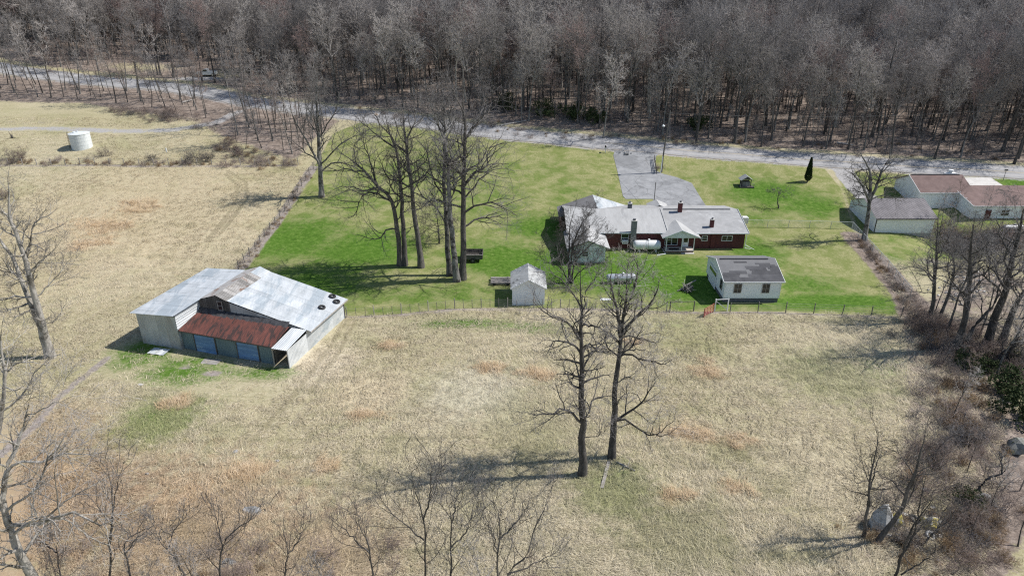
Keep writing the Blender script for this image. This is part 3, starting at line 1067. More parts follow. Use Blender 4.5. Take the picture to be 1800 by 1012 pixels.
        for i in range(k):
            z_a, z_b = z0 + 0.12 + (hh - .15) * i / k, z0 + 0.12 + (hh - .15) * (i + 1) / k - 0.02
            MB().slab([B(v0 + 0.1, 0.30 - 0.03, z_a), B(v1 - 0.1, 0.30 - 0.03, z_a), B(v1 - 0.1, 0.30, z_b), B(v0 + 0.1, 0.30, z_b)], 0.03).build('slat', 'blue_steel', d)
    # back and right walls
    sheets(t, 'wall_panel', 'galvanised_dull', B(19.5, 12.6, z0), -EV, UP, 10.2, 2.6, 11, 1, 4, 0.025)
    sheets(t, 'wall_panel', 'galvanised', B(19.48, 4.0, z0), EU, UP, 8.6, 2.55, 9, 1, 4, 0.025)
    sheets(t, 'wall_panel', 'galvanised', B(19.47, 0, z0), EU, UP, 4.0, 2.3, 4, 1, 4, 0.025)
    MB().poly([B(0, 12.62, z0), B(9.2, 12.62, z0), B(9.2, 12.62, 4.8), B(7.9, 12.62, 5.4), B(5.7, 12.62, 4.7), B(0, 12.62, 4.3)], EU * 0.03).build('wall', 'galvanised_dull', t)
    # the open bay: posts, dark inside wall, beam
    for v_ in (17.5, 19.4):
        MB().beam(B(v_, 0.12, z0), B(v_, 0.12, 2.25), 0.14, 0.14).build('post', 'grey_wood', t)
    MB().poly([B(17.5, 0.4, z0), B(17.5, 4.0, z0), B(17.5, 4.0, 2.5), B(17.5, 0.4, 2.2)], EV * 0.04).build('bay_wall', 'dark_wood', t)
    MB().poly([B(17.5, 4.0, z0), B(19.4, 4.0, z0), B(19.4, 4.0, 2.5), B(17.5, 4.0, 2.5)], EU * 0.04).build('bay_wall', 'dark_wood', t)
    MB().beam(B(19.52, 12.58, z0), B(19.52, 12.58, 2.5), 0.16, 0.16).build('post', 'dark_wood', t)
    # tyres lying on the main slope
    n_ = EU.cross(B(20.0, 0, 2.5) - B(9.0, 0, 5.06)).normalized()
    if n_.z < 0:
        n_ = -n_
    hz = lambda v_: 5.06 - (v_ - 9.0) * 0.2327
    for (v_, u_), lb in zip(((18.3, 12.2), (19.3, 11.4), (18.55, 9.2)), ('black tyre nearest the far corner of the pale barn roof', 'black tyre at the low eave corner of the pale barn roof', 'black tyre lying alone nearer the front of the pale barn roof')):
        c = B(v_, u_, hz(v_)) + n_ * 0.13
        MB().torus(c, n_, 0.33, 0.125, 20, 8).thing('tyre', 'rubber', c, lb, 'tyre', 'tyres on the barn roof', True)
    return B


BARN = build_barn()
c = G(276, 617)
m = MB()
for i in range(5):
    m.slab([c + Vector((-0.9 + i * .42, -0.55 - .1 * i, 0.05 + 0.05 * (i % 2))), c + Vector((-0.9 + (i + 1) * .42, -0.65 - .1 * i, 0.1 - 0.05 * (i % 2))),
            c + Vector((-0.6 + (i + 1) * .42, 0.55 - .1 * i, 0.16 - 0.05 * (i % 2))), c + Vector((-0.6 + i * .42, 0.65 - .1 * i, 0.11 + 0.05 * (i % 2)))], 0.012)
m.thing('metal_sheet', 'galvanised', c, 'loose pale metal sheet lying on grass below the barn wall', 'metal sheet')


def lump(name, c, rx, ry, rz, mat, label=None, cat=None, seed=0, jag=0.25, group=None, parent=None, yaw=0.0, sub=2):
    """An angular stone: a low icosphere pulled about by planes and noise."""
    import bmesh
    r = np.random.default_rng(seed)
    bm = bmesh.new()
    bmesh.ops.create_icosphere(bm, subdivisions=sub, radius=1.0)
    pl = [(Vector(r.normal(size=3)).normalized(), r.uniform(0.5, 0.85)) for _ in range(11)]
    for v in bm.verts:
        for nrm, d in pl:
            k = v.co.dot(nrm)
            if k > d:
                v.co -= nrm * (k - d)
        v.co *= 1 + r.normal(0, jag * 0.18)
        x, y, z = v.co.x * rx, v.co.y * ry, v.co.z * rz
        v.co = (x * math.cos(yaw) - y * math.sin(yaw), x * math.sin(yaw) + y * math.cos(yaw), z)
    me = bpy.data.meshes.new(name)
    bm.to_mesh(me)
    bm.free()
    me.materials.append(MATS[mat])
    ob = bpy.data.objects.new(name, me)
    COL.objects.link(ob)
    ob.location = c
    OFF[ob.name] = Vector(c)
    if parent is not None:
        ob.parent = parent
        ob.location = Vector(c) - OFF[parent.name]
    return tag(ob, label, cat, group) if label else ob


# ---------------------------------------------------------------- house
def gable_roof(parent, name, mat, e0, e1, r0, r1, t=0.12):
    """One roof slope: eave e0-e1, ridge r0-r1."""
    return MB().slab([e0, e1, r1, r0], t).build(name, mat, parent)


def chimney(parent, x, y, z0, z1, w, mat, d=None):
    d = d or w
    c_ = MB().box((x - w / 2, y - d / 2, z0), (x + w / 2, y + d / 2, z1)).build('chimney', mat, parent)
    k = MB()
    k.box((x - w / 2 - .05, y - d / 2 - .05, z1), (x + w / 2 + .05, y + d / 2 + .05, z1 + 0.09))
    k.build('chimney_cap', 'concrete', c_)
    MB().lathe((x, y, z1 + 0.09), (0, 0, 1), [(0, w * .28), (0.25, w * .28)], 8).build('flue', 'block_dark', c_)
    MB().box((x - w / 2 - .06, y - d / 2 - .06, z0), (x + w / 2 + .06, y + d / 2 + .06, z0 + (0.16 if z0 > 2 else 0.1))).build('flashing', 'white_paint', c_)
    return c_


def build_house():
    g = 0.0
    t = empty('brick_house', (25, 104, 0), 'long red brick ranch house with pale grey roof and white gabled porch', 'house')
    yF, yB, yR, hE, hR = 100.0, 112.8, 106.4, 2.95, 4.55
    z0 = -0.3
    MB().box((14.4, yF, z0), (36.4, yF + 0.25, hE - 0.03)).build('wall', 'brick', t)
    MB().poly([(36.4, yF + .26, z0), (36.4, yB - .26, z0), (36.4, yB - .26, hE), (36.4, yR, hR - 0.15), (36.4, yF + .26, hE)], (-0.25, 0, 0)).build('wall', 'brick', t)
    MB().box((14.4, yB - .25, z0), (36.14, yB, hE - 0.03)).build('wall', 'brick', t)
    MB().poly([(8.9, yF - 0.1, z0), (8.9, yB - .26, z0), (8.9, yB - .26, hE), (8.9, yR, hR - 0.15), (8.9, yF - 0.1, hE)], (0.25, 0, 0)).build('wall', 'brick', t)
    MB().box((8.9, yF - 0.1, z0), (14.38, yF + 0.1, hE - .05)).build('wall', 'brick', t)
    # roof: the two halves of the main ridge, the left a step higher
    for x0, x1, dz, mt in ((8.5, 24.35, 0.10, 'shingle_pale'), (24.37, 36.8, 0.0, 'shingle_grey')):
        r_ = gable_roof(t, 'roof', mt, (x0, yF - 0.45, hE - 0.02 + dz), (x1, yF - 0.45, hE - 0.02 + dz), (x0, yR, hR + dz), (x1, yR, hR + dz))
        gable_roof(t, 'roof', 'shingle_grey', (x1, yB + 0.45, hE - 0.02 + dz), (x0, yB + 0.45, hE - 0.02 + dz), (x1, yR + 0.004, hR + dz), (x0, yR + 0.004, hR + dz))
        m = MB().beam((x0, yF - 0.50, hE - 0.08 + dz), (x1, yF - 0.50, hE - 0.08 + dz), 0.09, 0.13)
        m.build('gutter', 'white_paint', r_)
        if dz == 0:
            MB().beam((x0 + .3, yR, hR + 0.05), (x1 - 1.2, yR, hR + 0.05), 0.35, 0.05).build('ridge_vent', 'block_dark', r_)
        if dz > 0:
            MB().beam((x1 - .08, yF - 0.45, hE + .06 + dz), (x1 - .08, yR, hR + .06 + dz), 0.25, 0.04).build('trim', 'shingle_pale', r_)
    MB().beam((36.82, yF - 0.45, hE - 0.02), (36.82, yR, hR + .02), 0.04, 0.16).build('rake_board', 'white_paint', t)
    # front wing at the left: white siding, low gable
    wx0, wx1, wy, rx, hr, he = 8.7, 13.9, 94.5, 11.3, 3.75, 2.62
    m = MB()
    lap_siding(m, (wx0, wy), (wx1, wy), 0.25, he - 0.1, (0, -1, 0), 0.2, lambda s: he - .1 + (hr - he) * (1 - abs(s - 0.5) * 2))
    m.build('wall', 'white_siding', t)
    m = MB()
    lap_siding(m, (wx1, wy), (wx1, yF), 0.25, he - 0.1, (1, 0, 0))
    m.build('wall', 'white_siding', t)
    m = MB()
    lap_siding(m, (wx0, yF), (wx0, wy), 0.25, he - 0.1, (-1, 0, 0))
    m.build('wall', 'white_siding', t)
    MB().box((wx0 + .05, wy + .05, z0), (wx1 - .05, yF, 0.25)).build('foundation', 'block', t)
    MB().slab([(14.55, wy - .4, he - .1), (14.55, 101.2, he - .1), (rx, 104.3, hr + .05), (rx, wy - .4, hr + .05)], 0.12).build('roof', 'shingle_pale', t)
    MB().slab([(8.1, 101.2, he - .1), (8.1, wy - .4, he - .1), (rx, wy - .4, hr + .05), (rx, 104.3, hr + .05)], 0.12).build('roof', 'shingle_pale', t)
    window(t, (10.9, wy - .03, 1.55), 0.9, 0.8, (0, -1, 0))
    for x in (9.9, 11.7):
        MB().lathe((x + .4, 99.3 + x * .1, 3.3), (0, 0, 1), [(0, 0.07), (0.5, 0.07)], 8).build('vent_pipe', 'block_dark', t)
    # rear wing at the left: shade coloured into the left slope, sunlight into the right
    MB().slab([(7.7, 112.3, 3.05), (7.7, 107.0, 3.05), (13.9, 106.5, 4.78), (13.9, 113.6, 4.78)], 0.12).build('roof', 'shingle_shaded', t)
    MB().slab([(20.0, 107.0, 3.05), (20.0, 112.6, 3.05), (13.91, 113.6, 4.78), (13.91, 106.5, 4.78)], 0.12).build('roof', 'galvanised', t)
    MB().poly([(8.2, 112.3, -.2), (19.6, 112.4, -.2), (19.6, 112.4, 2.95), (13.9, 112.9, 4.55), (8.2, 112.3, 2.95)], (0, -0.2, 0)).build('wall', 'white_siding', t)
    MB().box((8.1, 107.4, -.2), (8.3, 112.2, 2.9)).build('wall', 'brick', t)
    MB().box((19.8, 109.2, 2.92), (23.2, 112.7, 3.05)).build('flat_roof', 'galvanised', t)
    MB().box((20.0, 112.2, -.1), (23.0, 112.4, 2.9)).build('wall', 'white_siding', t)
    # little rear porch peak
    MB().slab([(23.4, 114.2, 3.0), (23.4, 111.0, 3.0), (25.1, 111.0, 3.75), (25.1, 114.2, 3.75)], 0.08).build('roof', 'shingle_pale', t)
    MB().slab([(26.9, 111.0, 3.0), (26.9, 114.2, 3.0), (25.11, 114.2, 3.75), (25.11, 111.0, 3.75)], 0.08).build('roof', 'shingle_pale', t)
    for x in (23.6, 26.7):
        MB().beam((x, 114.0, gzs(x, 114)), (x, 114.0, 2.95), 0.12, 0.12).build('post', 'white_paint', t)
    # chimneys
    chimney(t, 18.85, 99.62, -0.1, 4.95, 0.82, 'block_shaded', 0.6)
    chimney(t, 19.3, 107.0, 4.3, 5.35, 0.62, 'block_dark')
    chimney(t, 27.2, 105.6, 4.2, 5.9, 0.62, 'brick')
    chimney(t, 31.35, 101.3, 3.15, 4.55, 0.56, 'brick')
    # windows, air conditioner, brick pier
    window(t, (17.65, yF - .01, 2.0), 1.15, 1.35, (0, -1, 0))
    window(t, (30.1, yF - .01, 1.95), 0.85, 0.85, (0, -1, 0))
    window(t, (33.6, yF - .01, 1.95), 1.6, 0.85, (0, -1, 0), rails=0, mull=1)
    ac = MB().box((17.2, yF - .6, 1.22), (18.1, yF - .08, 1.75)).build('air_conditioner', 'white_paint', t)
    m = MB()
    for i in range(5):
        m.box((17.27, yF - .625, 1.29 + i * .085), (18.03, yF - .602, 1.33 + i * .085))
    m.build('vent_slats', 'block', ac)
    MB().box((31.1, yF - .16, z0), (31.75, yF - .002, hE - .05)).build('pier', 'brick', t)
    # porch
    px0, px1, py, ph = 23.75, 28.2, 98.3, 0.55
    MB().box((px0, py, ph - 0.18), (px1, yF - .003, ph)).build('porch_floor', 'deck', t)
    MB().box((px0 + .1, py + .08, -.1), (px1 - .1, yF - .003, ph - .18)).build('porch_base', 'brick', t)
    MB().box((26.2, py - .45, 0.0), (28.2, py - .004, 0.2)).box((26.2, py - .85, -0.05), (28.2, py - .452, 0.08)).build('step', 'concrete', t)
    MB().box((24.4, py + .25, ph), (26.0, py + .95, ph + .015)).build('door_mat', 'rubber', t)
    for x in (px0 + .1, 26.25, px1 - .1):
        MB().beam((x, py + .1, ph), (x, py + .1, 2.62), 0.12, 0.12).build('post', 'white_paint', t)
    MB().box((23.35, py + .02, 2.60), (28.6, py + .18, 2.78)).build('porch_beam', 'white_paint', t)
    m = MB()
    lap_siding(m, (23.5, py + .05), (28.45, py + .05), 2.78, 2.80, (0, -1, 0), 0.16, lambda s: 2.8 + 0.95 * (1 - abs(s - .5) * 2))
    m.build('gable', 'white_siding', t)
    MB().slab([(23.05, 100.3, 2.74), (23.05, py - .35, 2.74), (26.0, py - .35, 3.95), (26.0, 103.2, 3.95)], 0.09).build('roof', 'shingle_pale', t)
    MB().slab([(28.95, py - .35, 2.74), (28.95, 100.3, 2.74), (26.01, 103.2, 3.95), (26.01, py - .35, 3.95)], 0.09).build('roof', 'shingle_pale', t)
    for a, b in (((23.05, py - .37, 2.70), (26.0, py - .37, 3.91)), ((26.0, py - .37, 3.91), (28.95, py - .37, 2.70))):
        MB().beam(a, b, 0.05, 0.16).build('rake_board', 'white_paint', t)
    window(t, (24.45, yF - .01, 1.72), 1.0, 1.75, (0, -1, 0), rails=1)
    window(t, (25.45, yF - .01, 1.72), 0.9, 1.75, (0, -1, 0), rails=0)
    d = MB().box((26.75, yF - .08, ph), (27.65, yF - .004, 2.6)).build('door', 'white_siding', t)
    MB().box((26.9, yF - .1, 1.3), (27.5, yF - .082, 2.45)).build('pane', 'glass', d)
    MB().rod((27.55, yF - .14, 1.5), (27.55, yF - .08, 1.5), .03).build('handle', 'chrome', d)
    # rain pipes at the right corner and at the wing
    m = MB()
    m.rod((36.55, yF - .3, hE - .1), (36.55, yF - .12, 0.35), 0.05)
    m.rod((36.55, yF - .12, 0.35), (38.3, yF - .2, 0.05), 0.05)
    m.build('downspout', 'white_paint', t)
    MB().rod((14.3, 99.6, 2.8), (14.3, 99.6, 0.1), 0.05).build('downspout', 'white_paint', t)
    MB().box((36.2, yF - .5, -.05), (37.9, yF + 1.2, .12)).build('stoop', 'concrete', t)
    m = MB().rod((36.5, yF - .4, .95), (38.1, yF - .4, .12), .05)
    m.build('rail', 'white_paint', t)


build_house()
# pipe lying on the grass at the porch corner
c = G(1168, 438)
q1, q2 = G(1164, 441), G(1158, 449)
MB().rod(G(1163, 437) + Vector((0, 0, .1)), G(1170, 447) + Vector((0, 0, .08)), .07).rod(G(1170, 447) + Vector((0, 0, .08)), G(1155, 449) + Vector((0, 0, .08)), .07).thing('drain_pipe', 'white_paint', G(1166, 446), 'white bent drain pipe lying on lawn beside the porch steps', 'drain pipe')


def lying_tank(name, c, yaw, length, r, mat, label, bands=0):
    d = Vector((math.cos(yaw), math.sin(yaw), 0))
    z = r + 0.28
    e = empty(name, c, label, 'tank')
    a = Vector(c) + Vector((0, 0, z)) - d * length / 2
    prof = [(0, 0.02), (0.03, r * .45), (r * .18, r * .78), (r * .4, r * .95), (r * .6, r)]
    prof = prof + [(length - s, q) for s, q in prof[::-1]]
    MB().lathe(a, d, prof, 24).build('shell', mat, e, True)
    s = Vector((-d.y, d.x, 0))
    for k in (-.3, .3):
        p = Vector(c) + d * length * k
        MB().poly([p - s * r * .7 + Vector((0, 0, -.1)), p + s * r * .7 + Vector((0, 0, -.1)), p + s * r * .6 + Vector((0, 0, .42)), p - s * r * .6 + Vector((0, 0, .42))], d * 0.2).build('saddle', 'concrete', e)
    MB().lathe(Vector(c) + Vector((0, 0, z + r - .02)) + d * .25, (0, 0, 1), [(0, .18), (.2, .18), (.25, .12)], 12).build('valve_dome', mat, e)
    m = MB()
    for k in range(bands):
        m.torus(Vector(c) + Vector((0, 0, z)) + d * (-.12 + .22 * k), d, r + .012, .022, 24, 5)
    if bands:
        m.build('strap', 'old_sheet', e)
    return e


lying_tank('propane_tank', ground(20.95, 98.9, 0), 0.0, 4.3, 0.74, 'tank_white', 'large white propane tank lying along the brick house wall', 2)
c = G(1091, 497)
lying_tank('propane_tank', c, R(4), 4.2, 0.55, 'tank_silver', 'silver grey propane tank alone on the lawn seen through branches')


def build_garage():
    x0, x1, y0, y1, he, hr = 27.95, 35.25, 81.3, 89.7, 3.1, 4.55
    yr = (y0 + y1) / 2
    t = empty('garage', ((x0 + x1) / 2, yr, 0), 'white sided garage with patched dark shingle roof and two front windows', 'garage')
    MB().box((x0 + .04, y0 + .04, -.2), (x1 - .04, y1 - .04, 0.62)).build('foundation', 'block_dark', t)
    tp = lambda s: he + (hr - he - .12) * (1 - abs(s - .5) * 2)
    for nm, a, b, o, tt in (('wall', (x0, y0), (x1, y0), (0, -1, 0), None), ('wall', (x1, y1), (x0, y1), (0, 1, 0), None), ('wall', (x0, y1), (x0, y0), (-1, 0, 0), tp), ('wall', (x1, y0), (x1, y1), (1, 0, 0), tp)):
        m = MB()
        lap_siding(m, a, b, 0.62, he - .02, o, 0.22, tt)
        m.build(nm, 'white_siding', t)
    for a in ((x0, y0), (x1, y0), (x0, y1), (x1, y1)):
        MB().box((a[0] - .07, a[1] - .07, .62), (a[0] + .07, a[1] + .07, he)).build('corner_board', 'white_paint', t)
    r_ = MB().slab([(x0 - .3, y0 - .35, he + .0), (x1 + .35, y0 - .35, he + .0), (x1 + .35, yr, hr), (x0 - .3, yr, hr)], .1).build('roof', 'shingle_worn', t)
    MB().slab([(x1 + .35, y1 + .35, he), (x0 - .3, y1 + .35, he), (x0 - .3, yr + .004, hr), (x1 + .35, yr + .004, hr)], .1).build('roof', 'shingle_worn', t)
    # courses of newer dark shingle left between the bleached strips
    up = Vector((0, yr - y0 + .35, hr - he))
    L = up.length
    up.normalize()
    nn = Vector((1, 0, 0)).cross(up)
    k = 15
    rr_ = random.Random(4)
    for i in range(k):
        s0, s1 = L * i / k, L * (i + 1) / k - .012
        base = Vector((x0 - .28, y0 - .35, he)) + nn * .012
        f = i / k
        if f < .16:
            spans = [(.0, 7.9)]
        elif f < .30:
            spans = [(.1, 2.0 + rr_.random()), (3.4 + rr_.random() * .5, 7.9)]
        elif f < .46:
            spans = [(.2 + rr_.random(), 3.4), (3.9 + rr_.random() * .3, 7.9)]
        elif f < .62:
            spans = [(3.3 + rr_.random() * .8, 6.0 + rr_.random()), (6.4 + rr_.random() * .5, 7.9)]
        elif f < .8:
            spans = [(4.8 + rr_.random() * .8, 6.6 + rr_.random() * 1.2)]
        else:
            spans = [(rr_.uniform(.8, 3), rr_.uniform(3.2, 4.2))] if i % 3 == 0 else []
        for a, b in spans:
            MB().slab([base + Vector((a, 0, 0)) + up * s0, base + Vector((b, 0, 0)) + up * s0, base + Vector((b, 0, 0)) + up * s1, base + Vector((a, 0, 0)) + up * s1], .01).build('shingle', 'shingle_new', r_)
    MB().beam((x0 + .2, yr - .12, hr + .03), (x1 - .6, yr - .12, hr + .03), .26, .05).build('ridge_cap', 'shingle_new', r_)
    MB().beam((x0 - .3, y0 - .38, he - .04), (x1 + .35, y0 - .38, he - .04), .06, .14).build('gutter', 'white_paint', r_)
    for ya, yb in ((y0 - .35, yr), (y1 + .35, yr)):
        MB().beam((x0 - .32, ya, he - .05), (x0 - .32, yb, hr - .05), .05, .16).build('rake_board', 'white_paint', t)
        MB().beam((x1 + .37, ya, he - .05), (x1 + .37, yb, hr - .05), .05, .16).build('rake_board', 'white_paint', t)
    for x in (29.65, 33.35):
        window(t, (x, y0 - .04, 2.05), .95, 1.25, (0, -1, 0), 'grey_wood', 1, 1)
    window(t, (x0 - .04, 82.7, 2.0), .9, 1.3, (-1, 0, 0), 'grey_wood', 1, 0)
    d = MB().box((x0 - .10, 85.0, .12), (x0 - .04, 88.4, 2.75)).build('garage_door', 'white_paint', t)
    for i in range(4):
        MB().box((x0 - .115, 85.1 + i * .82, 1.92), (x0 - .102, 85.1 + i * .82 + .76, 2.42)).build('pane', 'glass', d)
    for zz in (.75, 1.35, 1.85, 2.5):
        MB().box((x0 - .118, 85.02, zz), (x0 - .102, 88.38, zz + .05)).build('rail', 'white_siding', d)
    MB().box((x1 + .2, 85.6, 3.75), (x1 + .6, 86.0, 4.1)).build('vent', 'white_paint', t)


build_garage()


def build_shed():
    x0, x1, y0, y1, he, hr, xr = 0.05, 4.25, 80.45, 85.6, 2.55, 3.75, 2.15
    t = empty('shed', (2.1, 83, 0), 'small white garden shed with grey gabled roof stained on one side', 'shed')
    tp = lambda s: he + (hr - he - .1) * (1 - abs(s - .5) * 2)
    for a, b, o, tt in (((x0, y0), (x1, y0), (0, -1, 0), tp), ((x1, y1), (x0, y1), (0, 1, 0), tp), ((x0, y1), (x0, y0), (-1, 0, 0), None), ((x1, y0), (x1, y1), (1, 0, 0), None)):
        m = MB()
        lap_siding(m, a, b, -.1, he - .02, o, .3, tt)
        m.build('wall', 'white_siding', t)
    MB().slab([(x0 - .25, y1 + .2, he - .1), (x0 - .25, y0 - .25, he - .1), (xr, y0 - .25, hr), (xr, y1 + .2, hr)], .08).build('roof', 'shingle_shed', t)
    MB().slab([(x1 + .3, y0 - .25, he - .1), (x1 + .3, y1 + .2, he - .1), (xr + .005, y1 + .2, hr), (xr + .005, y0 - .25, hr)], .08).build('roof', 'shingle_shed', t)
    for a, b in (((x0 - .25, y0 - .27, he - .14), (xr, y0 - .27, hr - .04)), ((xr, y0 - .27, hr - .04), (x1 + .3, y0 - .27, he - .14))):
        MB().beam(a, b, .04, .12).build('rake_board', 'white_paint', t)
    window(t, (x0 - .04, 82.5, 1.7), .5, .7, (-1, 0, 0), 'white_paint', 1, 0)


build_shed()


# ---------------------------------------------------------------- neighbours
def build_neighbours():
    x0, x1, y0, y1, he = 60.2, 69.8, 106.9, 116.5, 2.9
    t = empty('neighbour_garage', ((x0 + x1) / 2, 110, 0), 'pale blue metal sided outbuilding with brown ribbed roof on grey block base', 'outbuilding')
    MB().box((x0 + .03, y0 + .03, -2.4), (x1 - .03, y1 - .03, .25)).build('foundation', 'block', t)
    X, Y, Z = Vector((1, 0, 0)), Vector((0, 1, 0)), Vector((0, 0, 1))
    sheets(t, 'wall_panel', 'white_siding', (x0, y0, .25), X, Z, x1 - x0, he - .25, 11, 1, 4, .03)
    sheets(t, 'wall_panel', 'white_siding', (x0, y1, .25), -Y, Z, y1 - y0, he - .25, 8, 1, 4, .03)
    sheets(t, 'wall_panel', 'white_siding', (x1, y0, .25), Y, Z, y1 - y0, he - .25, 8, 1, 4, .03)
    sheets(t, 'wall_panel', 'white_siding', (x1, y1, .25), -X, Z, x1 - x0, he - .25, 11, 1, 4, .03)
    yr, hr = 111.7, 4.75
    a = Vector((x0 - .3, y0 - .4, he - .05))
    up = Vector((0, yr - y0 + .4, hr - he + .05))
    sheets(t, 'roof_panel', 'brown_metal', a, X, up, x1 - x0 + .6, up.length, 11, 1, 4, .035, .003)
    dn = Vector((0, yr - y1 - .4, hr - he + .05))
    sheets(t, 'roof_panel', 'brown_metal', (x1 + .3, y1 + .4, he - .05), -X, dn, x1 - x0 + .6, dn.length, 11, 1, 4, .035, .003)
    for x in (x0, x1):
        MB().poly([(x, y0, he), (x, y1, he), (x, yr, hr - .06)], (.06 if x == x0 else -.06, 0, 0)).build('gable', 'white_siding', t)
    MB().beam((x0 - .3, y0 - .42, he - .1), (x1 + .3, y0 - .42, he - .1), .05, .16).build('eave_board', 'black_paint', t)
    MB().box((x0 - .03, y0 - .05, .2), (x0 + .12, y0 - .004, he)).build('corner_board', 'black_paint', t)
    MB().box((x0 + 2.6, y0 - .5, -.95), (x0 + 4.6, y0 - .34, -.85)).build('step', 'white_paint', t)
    d = MB().box((x0 - .06, 110.0, .1), (x0 - .003, 113.0, 2.6)).build('door', 'white_paint', t)
    for i in range(3):
        MB().box((x0 - .075, 110.1, .5 + i * .6), (x0 - .062, 112.9, .54 + i * .6)).build('rail', 'block', d)
    # house
    zb = 1.4
    t = empty('neighbour_house', (86, 119, zb), 'white ranch house with brown shingle roof at the road corner', 'house')
    hs = [(72.5, 81.9, 116.9, 121.2, 125.5, 4.2, 6.2), (79.3, 112.0, 112.2, 118.5, 123.8, 3.3, 4.65)]
    for i, (a, b, yf, yr, yb, he, hr) in enumerate(hs):
        MB().slab([(a - .3, yf - .4, he), (b + .01, yf - .4, he), (b + .01, yr, hr), (a - .3, yr, hr)], .12).build('roof', 'shingle_brown', t)
        MB().slab([(b + .01, yb + .4, he), (a - .3, yb + .4, he), (a - .3, yr + .004, hr), (b + .01, yr + .004, hr)], .12).build('roof', 'shingle_brown', t)
        tp = lambda s: he + (hr - he - .1) * (1 - abs(s - .5) * 2)
        for p, q, o, tt in (((a, yf), (b, yf), (0, -1, 0), None), ((a, yb), (a, yf), (-1, 0, 0), tp), ((b, yf), (b, yb), (1, 0, 0), tp), ((b, yb), (a, yb), (0, 1, 0), None)):
            m = MB()
            lap_siding(m, p, q, zb - .4, he - .02, o, .24, tt)
            m.build('wall', 'white_siding', t)
        MB().box((a + .05, yf + .05, -2.2), (b - .05, yb - .05, zb - .4)).build('foundation', 'block', t)
        MB().beam((a - .3, yf - .43, he - .05), (b, yf - .43, he - .05), .06, .16).build('gutter', 'white_paint', t)
        MB().beam((a - .33, yf - .4, he - .03), (a - .33, yr, hr - .03), .05, .2).build('rake_board', 'white_paint', t)
    for x in (85, 89, 93, 97):
        window(t, (x, 112.15, zb + .6), 1.4, 1.1, (0, -1, 0), mull=1)
    d = MB().box((81.6, 112.1, zb - 1.0), (82.6, 112.15, zb + 1.1)).build('door', 'brick', t)
    MB().rod((81.7, 112.0, zb + .1), (81.7, 112.1, zb + .1), .03).build('handle', 'chrome', d)
    MB().lathe((80.0, 121.8, 6.1), (0, 0, 1), [(0, .35), (.45, .3), (.5, .4), (.85, .4), (.9, .1)], 10).build('vent', 'white_paint', t)
    MB().box((79.0, 121.5, 5.8), (81.0, 122.3, 6.35)).build('roof_box', 'white_paint', t)
    MB().beam((72.6, 121.2, 6.27), (81.4, 121.2, 6.27), .3, .05).build('ridge_vent', 'block_dark', t)
    # pale concrete drive beside the house, post by the road
    c0 = ground(86, 126)
    terrain_patch('driveway', [(82.4, 124.6), (93.5, 124.6), (93.0, 129.3), (82.2, 129.8)], .08, 'concrete', 1.0)
    b = G(1763, 318)
    e = empty('sign_post', b, 'thin grey post with small plate beside the road and brown roof', 'post')
    MB().rod(b - Vector((0, 0, .3)), b + Vector((0, 0, 2.3)), .05).build('post', 'steel_post', e)
    MB().box((b.x - .35, b.y - .03, b.z + 2.0), (b.x + .35, b.y + .0, b.z + 2.3)).build('plate', 'steel_post', e)
    b = G(1778, 408)
    lying_tank('propane_tank', b, 0, 3.4, .5, 'tank_white', 'white tank lying in the grass behind bare trees near the brown roofed house')


build_neighbours()


# ---------------------------------------------------------------- round storage tank, truck, yard things
def build_storage_tank():
    b = G(145, 259)
    t = empty('storage_tank', b, 'round pale steel storage tank standing in the dry field', 'tank')
    r, h = 2.0, 2.95
    MB().lathe(b + Vector((0, 0, -.3)), (0, 0, 1), [(0, r), (h + .3, r)], 40).build('shell', 'tank_pale', t, False)
    MB().lathe(b + Vector((0, 0, h + .002)), (0, 0, 1), [(0, r + .06), (.08, r + .06), (.1, r), (.28, r * .6), (.36, .3), (.37, .02)], 40).build('roof', 'tank_pale', t)
    m = MB()
    for k in (.75, 1.5, 2.25):
        m.torus(b + Vector((0, 0, k)), (0, 0, 1), r + .004, .018, 40, 4)
    m.build('weld_band', 'galvanised_dull', t)
    d = Vector((-.97, -.25, 0)).normalized()
    s = Vector((-d.y, d.x, 0))
    m = MB()
    for k in (-.25, .25):
        m.rod(b + d * (r + .35) + s * k - Vector((0, 0, .2)), b + d * (r + .2) + s * k + Vector((0, 0, h + .5)), .035)
    for k in range(9):
        z = .2 + k * .34
        m.rod(b + d * (r + .34) - s * .25 + Vector((0, 0, z)), b + d * (r + .34) + s * .25 + Vector((0, 0, z)), .025)
    m.build('ladder', 'dark_wood', t)
    m = MB().lathe(b + Vector((-.6, -.5, h + .2)), (0, 0, 1), [(0, .32), (.25, .32), (.3, .22)], 12)
    m.build('hatch', 'tank_pale', t)
    MB().beam(b + Vector((-1.3, -.8, h + .25)), b + Vector((.1, -.3, h + .6)), .25, .12).build('vent_arm', 'tank_pale', t)


build_storage_tank()


